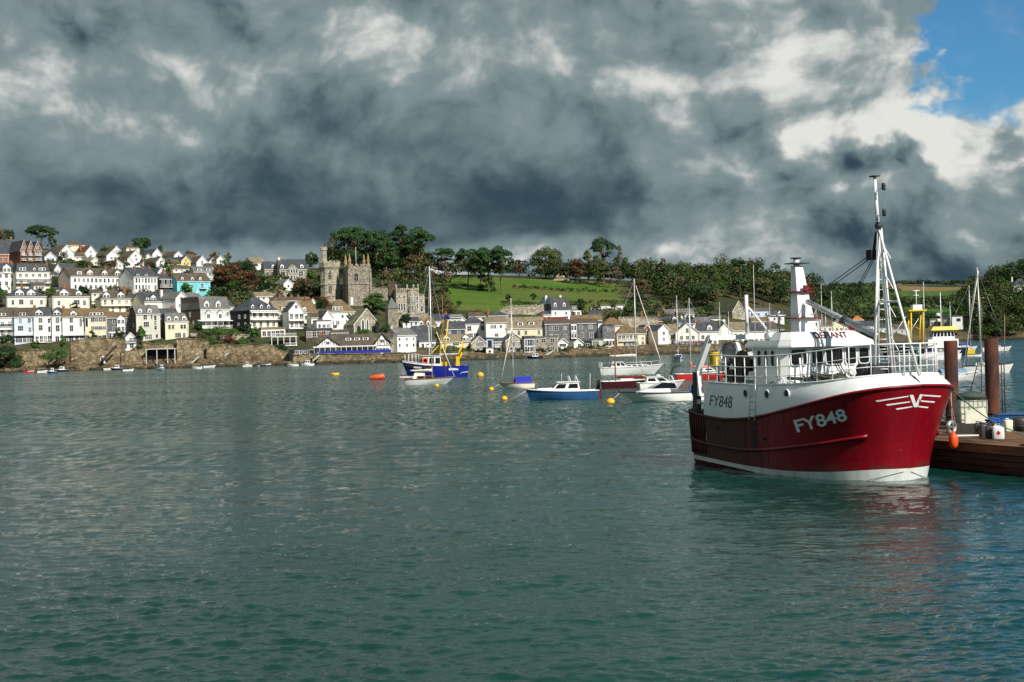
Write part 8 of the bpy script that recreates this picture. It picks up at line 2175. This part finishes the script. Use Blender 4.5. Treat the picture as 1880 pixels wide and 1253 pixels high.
def proto(kind, v, W, H, m, dens):
    key = (kind, v, round(W / 4), round(H / 4), m)
    if key in PROTO: return PROTO[key]
    rng = np.random.default_rng(hash((kind, v, m)) % 1000 + 17 if False else (sum(map(ord, kind + m)) * 7 + v * 31) % 9999)
    bl, br = crown_blobs(kind, rng)
    Bl = [(x * W, y * W, z * H, s * W, sz * (W * .5 + H * .5)) for x, y, z, s, sz in bl]
    n = int(dens * 1.35); size = .25 + .009 * (W + H) / 2
    if kind == 'bush': size *= .8
    V = leaf_cloud(Bl, n, size, rng)
    cm = quads_mesh('crown', V, LM[m])
    tr = MB(); r0 = max(.018 * H, .12) * (1.0 if kind not in ('bush',) else .6)
    fork = {'umbrella': .55, 'pine': .92, 'round': .45, 'irregular': .55, 'column': .8, 'bush': .2}[kind] * H
    bend = rng.normal(size=2) * .03 * H
    tr.tube([(0, 0, -2), (0, 0, 0), (bend[0] * .5, bend[1] * .5, fork * .5), (bend[0], bend[1], fork)], [r0 * 1.3, r0, r0 * .8, r0 * .55], 7)
    for (x, y, z) in br:
        s0 = Vector((bend[0], bend[1], min(fork, max(z * H - .12 * H, fork * .45)))); e = Vector((x * W, y * W, z * H)); mid = s0.lerp(e, .5) + Vector((0, 0, -.02 * H))
        tr.tube([s0, mid, e], [r0 * .38, r0 * .25, r0 * .08], 4)
    tm = tr.mesh('trunk'); tm.materials.append(M_barkp if kind in ('umbrella', 'pine') else M_bark)
    PROTO[key] = (cm, tm)
    return PROTO[key]


def tree(label, x0, x1, yt, yb, D, kind, m, v=0, dens=2600, name='tree', cat='tree', group=None, rot=None):
    cp = (x0 + x1) / 2; q = P(cp, yb, D)
    W = (x1 - x0) * D / F; H = (yb - yt) * D / F
    cm, tm = proto(kind, v, W, H, m, dens)
    T = thing(name, label, cat, q, (v * 1.7 + cp * .37) % 6.28 if rot is None else rot, group)
    k = {'umbrella': 1.0, 'pine': .95, 'round': .98, 'irregular': 1.0, 'column': .40, 'bush': 1.1}[kind]
    put('crown', cm, None, T); put('trunk', tm, None, T)
    return T


TR = [
    # label, x0, x1, ytop, ybase, D, kind, leaf, variant, density
    ('flat topped cedar on the hill at upper left', 48, 106, 413, 462, 690, 'umbrella', 'dark', 0, 3000),
    ('bushy tree beside the cedar trunk', 84, 106, 432, 462, 680, 'irregular', 'dark', 1, 1200),
    ('brownish tree on the skyline at the left edge', -14, 18, 419, 452, 700, 'round', 'brown', 0, 1600),
    ('green tree behind the brick chimneys', 6, 32, 421, 450, 705, 'round', 'dark', 1, 1400),
    ('dark evergreen on top of the hill above white gables', 240, 281, 433, 466, 715, 'round', 'dark', 2, 2000),
    ('light green conical tree under the hilltop evergreen', 251, 268, 446, 470, 690, 'column', 'green', 0, 900),
    ('olive tree on skyline right of solar panel house', 286, 304, 450, 476, 720, 'irregular', 'olive', 0, 900),
    ('bushy skyline tree before the small far gable', 336, 362, 459, 482, 730, 'round', 'brown', 1, 1000),
    ('brown tree on skyline over steep white gable', 384, 408, 462, 486, 728, 'round', 'brown', 2, 1000),
    ('thin grey skyline tree left of Tudor mansion', 410, 428, 463, 486, 720, 'irregular', 'olive', 1, 700),
    ('large copper beech right of the turquoise house', 388, 452, 477, 540, 585, 'round', 'copper', 0, 3600),
    ('dark green tree crowding right side of copper beech', 424, 478, 475, 524, 610, 'round', 'dark', 3, 2600),
    ('second copper tree below the dark green tree', 440, 480, 496, 538, 588, 'round', 'copper', 1, 2000),
    ('dark evergreen at the right end of Tudor mansion', 556, 590, 462, 502, 640, 'round', 'dark', 4, 2000),
    ('round shrubby tree in front of the Tudor mansion', 558, 582, 495, 520, 600, 'round', 'green', 0, 1200),
    ('brown autumn tree on slope left of octagonal tower', 528, 585, 510, 556, 580, 'round', 'brown', 3, 2600),
    ('dark leafy tree at the foot of the octagonal tower', 570, 600, 516, 556, 576, 'round', 'dark', 5, 1600),
    ('reddish scrub tree below the octagonal tower', 566, 612, 540, 572, 552, 'bush', 'copper', 0, 1800),
    ('broad umbrella pine directly above the church tower', 604, 700, 415, 502, 700, 'umbrella', 'pine', 0, 5200),
    ('umbrella pine right of the church pinnacles', 662, 722, 418, 506, 695, 'umbrella', 'pine', 1, 3600),
    ('dark spiky tall pine in the middle of pine group', 706, 768, 412, 508, 705, 'pine', 'dark', 0, 4200),
    ('round headed pine at right of the tall pine group', 744, 799, 416, 508, 690, 'umbrella', 'pine', 2, 4000),
    ('shadowy pine filling behind the church tower', 680, 740, 440, 512, 680, 'pine', 'pine', 3, 3400),
    ('dark undergrowth tree behind church pinnacles', 622, 680, 460, 506, 690, 'round', 'dark', 6, 2200),
    ('bare brown tree under the right pine', 738, 776, 465, 512, 670, 'irregular', 'brown', 0, 1400),
    ('flat pine right of the white skyline lodge', 790, 842, 455, 508, 700, 'umbrella', 'pine', 3, 2600),
    ('bare brown tree left of the lawn pines', 798, 838, 476, 540, 640, 'irregular', 'bare', 1, 1300),
    ('tall pine with clear trunk on left of lawn', 832, 884, 454, 545, 640, 'umbrella', 'pine', 4, 3400),
    ('tall pine behind the lawn pines', 862, 906, 462, 545, 650, 'pine', 'pine', 1, 2600),
    ('big pine with twin trunks on the lawn', 868, 928, 452, 547, 632, 'umbrella', 'pine', 5, 4200),
    ('pine at the right of the lawn group', 896, 948, 450, 550, 628, 'umbrella', 'pine', 6, 3800),
    ('dark shrub under the lawn pines', 876, 912, 505, 545, 642, 'bush', 'dark', 0, 1600),
    ('long dark hedge at the left end of the lawn', 818, 866, 514, 536, 660, 'bush', 'dark', 1, 1500),
    ('reddish brown tree right of lawn pines', 942, 966, 475, 516, 712, 'irregular', 'copper', 2, 900),
    ('broad spreading oak alone on top of lawn', 964, 1042, 449, 518, 745, 'round', 'oak', 0, 4200),
    ('rust brown tree right of the spreading oak', 1038, 1078, 466, 532, 690, 'round', 'copper', 3, 2200),
    ('tall round topped pine in the hilltop clump', 1082, 1136, 432, 528, 735, 'umbrella', 'dark', 7, 3000),
    ('olive green tree left of the tall hilltop pine', 1060, 1100, 458, 530, 700, 'irregular', 'olive', 2, 2200),
    ('dense olive tree in front of the tall hilltop pine', 1080, 1122, 470, 532, 692, 'round', 'oak', 1, 2600),
    ('dark tree right of the tall hilltop pine', 1118, 1160, 462, 530, 720, 'round', 'dark', 7, 2400),
    ('leafless grey tree at the right edge of lawn', 1112, 1150, 488, 530, 680, 'irregular', 'bare', 2, 900),
    ('bare branched tree against the cloud above clump', 1122, 1152, 448, 528, 740, 'irregular', 'bare', 3, 700),
    ('brown green tree on the skyline beyond lawn', 1158, 1206, 471, 535, 725, 'round', 'olive', 3, 2400),
    ('brown rounded tree standing below the skyline wood', 1152, 1200, 508, 560, 640, 'round', 'brown', 4, 2400),
    ('dark cypress like tree mid wood', 1204, 1248, 484, 550, 690, 'round', 'dark', 8, 2400),
    ('pale bare topped tree rising from the wood', 1206, 1230, 470, 530, 730, 'irregular', 'bare', 4, 800),
    ('broad olive tree right of dark cypress like tree', 1236, 1276, 482, 548, 700, 'round', 'oak', 2, 2200),
    ('dark tree at the right end of hillside wood', 1262, 1296, 500, 552, 690, 'round', 'dark', 9, 1800),
    ('narrow dark cypress on the skyline', 1283, 1298, 502, 536, 740, 'column', 'dark', 1, 900),
    ('tall scots pine against the cloud behind trawler', 1335, 1383, 472, 545, 720, 'pine', 'pine', 4, 2200),
    ('round oak left of the scots pine', 1300, 1345, 488, 552, 705, 'round', 'oak', 3, 2200),
    ('brown oak right of the scots pine', 1378, 1424, 506, 556, 720, 'round', 'olive', 4, 2200),
    ('russet tree just right of the trawler funnel', 1456, 1500, 508, 566, 770, 'round', 'copper', 4, 2200),
    ('round green tree left of the trawler funnel', 1416, 1452, 512, 560, 750, 'round', 'dark', 10, 2000),
    ('round evergreen tree below the church tower', 660, 714, 537, 584, 535, 'round', 'green', 1, 3200),
    ('green bush beside the spired turret', 735, 758, 577, 602, 500, 'round', 'dark', 11, 1000),
    ('rounded green tree by turquoise house front', 330, 358, 520, 548, 548, 'round', 'green', 2, 1500),
    ('dark green tree among the hilltop white gables', 140, 168, 477, 500, 610, 'round', 'dark', 12, 1400),
    ('leafy tree between brick gables and blue cottage', 182, 206, 450, 476, 690, 'round', 'green', 3, 1000),
    ('green garden tree between the cream villas', 84, 104, 525, 552, 530, 'round', 'green', 4, 1300),
    ('dark garden tree above the middle cream villa', 140, 166, 524, 548, 535, 'round', 'dark', 13, 1200),
    ('green garden tree beside the yellow cream house', 248, 272, 598, 632, 478, 'irregular', 'green', 5, 1600),
    ('dark clipped tree beside stone guest house', 350, 376, 590, 618, 480, 'round', 'dark', 14, 1600),
    ('tall leafy shrub at the corner of black slated hotel', 440, 466, 592, 622, 488, 'round', 'dark', 15, 1600),
    ('second leafy shrub below the black slated hotel', 456, 480, 602, 628, 484, 'round', 'green', 6, 1300),
    ('dark tree beside white house with orange hip', 1056, 1078, 545, 580, 560, 'round', 'dark', 16, 1300),
    ('brown heather bush at the foot of lawn', 848, 896, 566, 590, 545, 'bush', 'copper', 1, 1800),
    ('brown shrubbery right of ornate mansion', 780, 838, 540, 578, 560, 'bush', 'brown', 0, 2400),
    ('dark shrubbery below the pines', 722, 790, 510, 545, 600, 'bush', 'dark', 2, 2400),
    ('green hedge bank left of lawn wall', 956, 990, 574, 596, 535, 'bush', 'green', 0, 1500),
    ('big dark shore bush at the left edge', -16, 44, 630, 676, 468, 'bush', 'dark', 3, 4200),
    ('ivy mound over the sea wall below white terrace', 76, 132, 640, 662, 463.5, 'bush', 'green', 1, 2200),
    ('tall ivy column between terrace houses', 106, 126, 612, 648, 474, 'column', 'green', 1, 1400),
    ('green bush under the pale blue house', 56, 74, 622, 642, 476, 'bush', 'green', 2, 1000),
    ('dark hedge before scaffolded house', -4, 30, 610, 632, 478, 'bush', 'dark', 4, 1200),
    ('dark shrub beside the cream terrace end', 158, 180, 604, 630, 477, 'bush', 'dark', 5, 1100),
    ('dark shrub before the slate hung house', 205, 230, 600, 628, 477, 'bush', 'dark', 6, 1200),
    ('long green garden hedge below guest house', 368, 436, 600, 616, 486, 'bush', 'green', 3, 2000),
    ('reddish garden shrub on lower garden wall', 405, 434, 615, 634, 474, 'bush', 'copper', 2, 1000),
    ('green garden shrub left of the reddish one', 376, 408, 614, 638, 473, 'bush', 'green', 4, 1200),
    ('green garden shrub right of the reddish one', 428, 460, 614, 636, 473, 'bush', 'green', 5, 1200),
    ('brown garden shrub by the stair cleft', 362, 382, 610, 632, 472, 'bush', 'brown', 1, 900),
    ('dark bush on the ramp below hotel', 506, 530, 626, 648, 466, 'bush', 'dark', 7, 1200),
    ('green shrubs under the church hall gable', 650, 690, 604, 618, 484, 'bush', 'green', 6, 1200),
    ('dark laurel at right of church hall', 698, 722, 588, 614, 482, 'bush', 'dark', 8, 1200),
    ('small palm like tree low on the lawn left', 838, 848, 552, 570, 575, 'umbrella', 'dark', 8, 500),
    ('small palm like tree in middle of lawn', 928, 940, 540, 566, 585, 'umbrella', 'dark', 9, 500),
    ('small palm like tree near the mansard house', 974, 986, 538, 562, 590, 'umbrella', 'dark', 10, 500),
    ('scots pine on the right hill skyline', 1812, 1846, 494, 545, 1000, 'pine', 'dark', 5, 2000),
    ('tall pine at the right edge of picture', 1842, 1872, 478, 530, 1020, 'pine', 'pine', 6, 2200),
    ('wide pine crown cut by right picture edge', 1862, 1910, 472, 530, 1030, 'umbrella', 'pine', 11, 2600),
]
for (lab, x0, x1, yt, yb, D, kind, m, v, dn) in TR:
    tree(lab, x0, x1, yt, yb, D, kind, m, v, dn, name='shrub' if kind == 'bush' else ('pine_tree' if kind in ('umbrella', 'pine') else 'tree'), cat='shrub' if kind == 'bush' else 'tree')


# ---- masses of foliage nobody could count
def scatter(name, label, spots, seed, m_list, dens):
    """spots: (x, y, width, height); one mesh per leaf colour joined under one stuff object"""
    rng = np.random.default_rng(seed); Vs = {m: [] for m in m_list}
    for (x, y, w, h) in spots:
        z = ground(x, y); m = m_list[int(rng.integers(len(m_list)))]
        nb = 7; bl = []
        for k in range(nb):
            a = rng.uniform(0, 6.28); rr = .32 * w * math.sqrt(rng.uniform(0, 1)); zz = z + h * rng.uniform(.35, .80) * (1 - .5 * (rr / (.4 * w)) ** 2)
            s = rng.uniform(.18, .30) * w; bl.append((x + rr * math.cos(a), y + rr * math.sin(a), zz, s, min(s, h * .3)))
        Vs[m].append(leaf_cloud(bl, int(dens * max(w * h, 4) ** .75), .28 + .018 * w + y * .0002, rng))
    V = np.concatenate([np.concatenate(Vs[m]) for m in m_list if Vs[m]])
    mi = np.concatenate([np.full(sum(len(v) for v in Vs[m]) // 4, i, np.int32) for i, m in enumerate(m_list) if Vs[m]])
    me = quads_mesh(name, V, LM[m_list[0]])
    for m in m_list[1:]: me.materials.append(LM[m])
    me.polygons.foreach_set('material_index', mi)
    o = put(name, me); tag(o, label, kind='stuff'); return o


def bearing_spots(rng, n, c0, c1, d0, d1, w, h, ok=None):
    out = []
    for _ in range(n):
        c = rng.uniform(c0, c1); D = rng.uniform(d0, d1) if not callable(d0) else d0(c) + rng.uniform(0, 1) * d1
        if ok and not ok(c, D): continue
        ww = rng.uniform(*w); out.append(((c - CX) / F * D, D, ww, ww * rng.uniform(*h)))
    return out


rg = random.Random(2)
# hillside wood behind the quay and the trawler
sp = bearing_spots(rg, 110, 1180, 1330, 640, 800, (8, 16), (.7, 1.35), lambda c, D: D > 640 + max(0, 1240 - c) * .9)
sp += bearing_spots(rg, 170, 1320, 1520, 690, 960, (9, 18), (.7, 1.35), lambda c, D: D > 690 + (c - 1320) * .55)
sp += bearing_spots(rg, 170, 1490, 1760, 760, 930, (7, 13), (.5, .9), lambda c, D: D > 770 + max(0, c - 1560) * .6)
scatter('hillside_wood', 'dense autumn wood covering the hillside behind quay', sp, 3, ['green', 'oak', 'olive', 'oak', 'dark', 'green', 'brown'], 6.5)
sp2 = bearing_spots(rg, 90, 612, 806, 690, 770, (9, 15), (1.0, 1.6)) + bearing_spots(rg, 110, 690, 1190, 722, 790, (7, 12), (.55, 1.0)) + bearing_spots(rg, 60, 600, 840, 640, 720, (6, 10), (.5, .9), lambda c, D: c < 815) + bearing_spots(rg, 40, 1000, 1190, 722, 760, (8, 12), (.8, 1.1))
scatter('skyline_hedge', 'dark hedge and scrub along the top of lawn', sp2, 9, ['dark', 'oak', 'dark', 'brown'], 6.5)
sp3 = []
for (c0, c1, D, st, hh) in ((940, 1160, 652, 4, 1.6), (1000, 1190, 612, 4, 1.5), (925, 1010, 594, 3.5, 1.2), (830, 900, 690, 4, 2.5), (1060, 1190, 690, 5, 2.5)):
    sp3 += [((c - CX) / F * (D + rg.uniform(-3, 3) + (c - c0) * .06), D + rg.uniform(-3, 3) + (c - c0) * .06, rg.uniform(1.6, 3.6), hh * rg.uniform(.6, 1.3)) for c in np.arange(c0, c1, st) if rg.random() < .8]
scatter('lawn_hedge', 'low scrubby hedge lines crossing the lawn', sp3, 12, ['dark', 'olive', 'brown'], 9)
# wood on the right bank
sp = bearing_spots(rg, 70, 1790, 2000, 850, 875, (8, 13), (.6, .9)) + bearing_spots(rg, 300, 1755, 2100, 860, 1120, (9, 20), (.7, 1.3), lambda c, D: not (1848 < c < 1900 and 940 < D < 1020) and D > (852 if c > 1800 else 895 - (c - 1770)))
scatter('river_bank_wood', 'dense dark wood on the right bank of the river', sp, 4, ['dark', 'oak', 'oak', 'green', 'olive', 'green'], 6.5)
# far hedgerows and copses
sp = []
for (c0, c1, D) in ((1430, 1620, 2350), (1640, 1800, 2560), (1440, 1640, 1900), (1540, 1640, 1700), (1500, 1800, 1450), (1480, 1700, 1180), (1470, 1560, 1080), (1600, 1760, 1320)):
    sp += [((c - CX) / F * (D + rg.uniform(-25, 25)), D + rg.uniform(-25, 25), rg.uniform(12, 30), rg.uniform(5, 13)) for c in np.arange(c0, c1, 3.0 if D > 1600 else 4.0)]
scatter('far_hedgerow', 'far hedgerows and copses between the fields', sp, 5, ['dark', 'oak', 'dark'], 2.0)
# ivy, samphire and brambles on top of the sea walls and rocks
def wall_plants(): 
    out = []
    for _ in range(330):
        c = rg.uniform(-20, 1120); D = np.interp(c, [0, 100, 300, 460, 560, 740, 850, 1000, 1120], [474, 473, 472, 468, 462, 462, 476, 481, 494]) + rg.uniform(-1.5, 5)
        if 576 < c < 800: continue
        out.append(((c - CX) / F * D, D, rg.uniform(1.2, 3.2), rg.uniform(.8, 2.2)))
    return out
scatter('wall_plants', 'ivy and brambles along the tops of sea walls', wall_plants(), 15, ['green', 'dark', 'olive', 'brown'], 14)
# garden greenery filling between the houses
def okg(c, D): return True
sp = bearing_spots(rg, 420, -60, 480, 500, 700, (3, 6), (.6, 1.0)) + bearing_spots(rg, 200, 380, 600, 520, 640, (3, 7), (.6, 1.0)) + bearing_spots(rg, 60, 690, 840, 560, 640, (3, 6), (.6, .9)) + bearing_spots(rg, 130, 1040, 1330, 545, 640, (3, 7), (.5, .9), lambda c, D: D < 600 or c > 1160)
scatter('garden_greenery', 'mixed garden greenery on the slopes between houses', sp, 6, ['dark', 'green', 'olive', 'dark', 'brown'], 12)
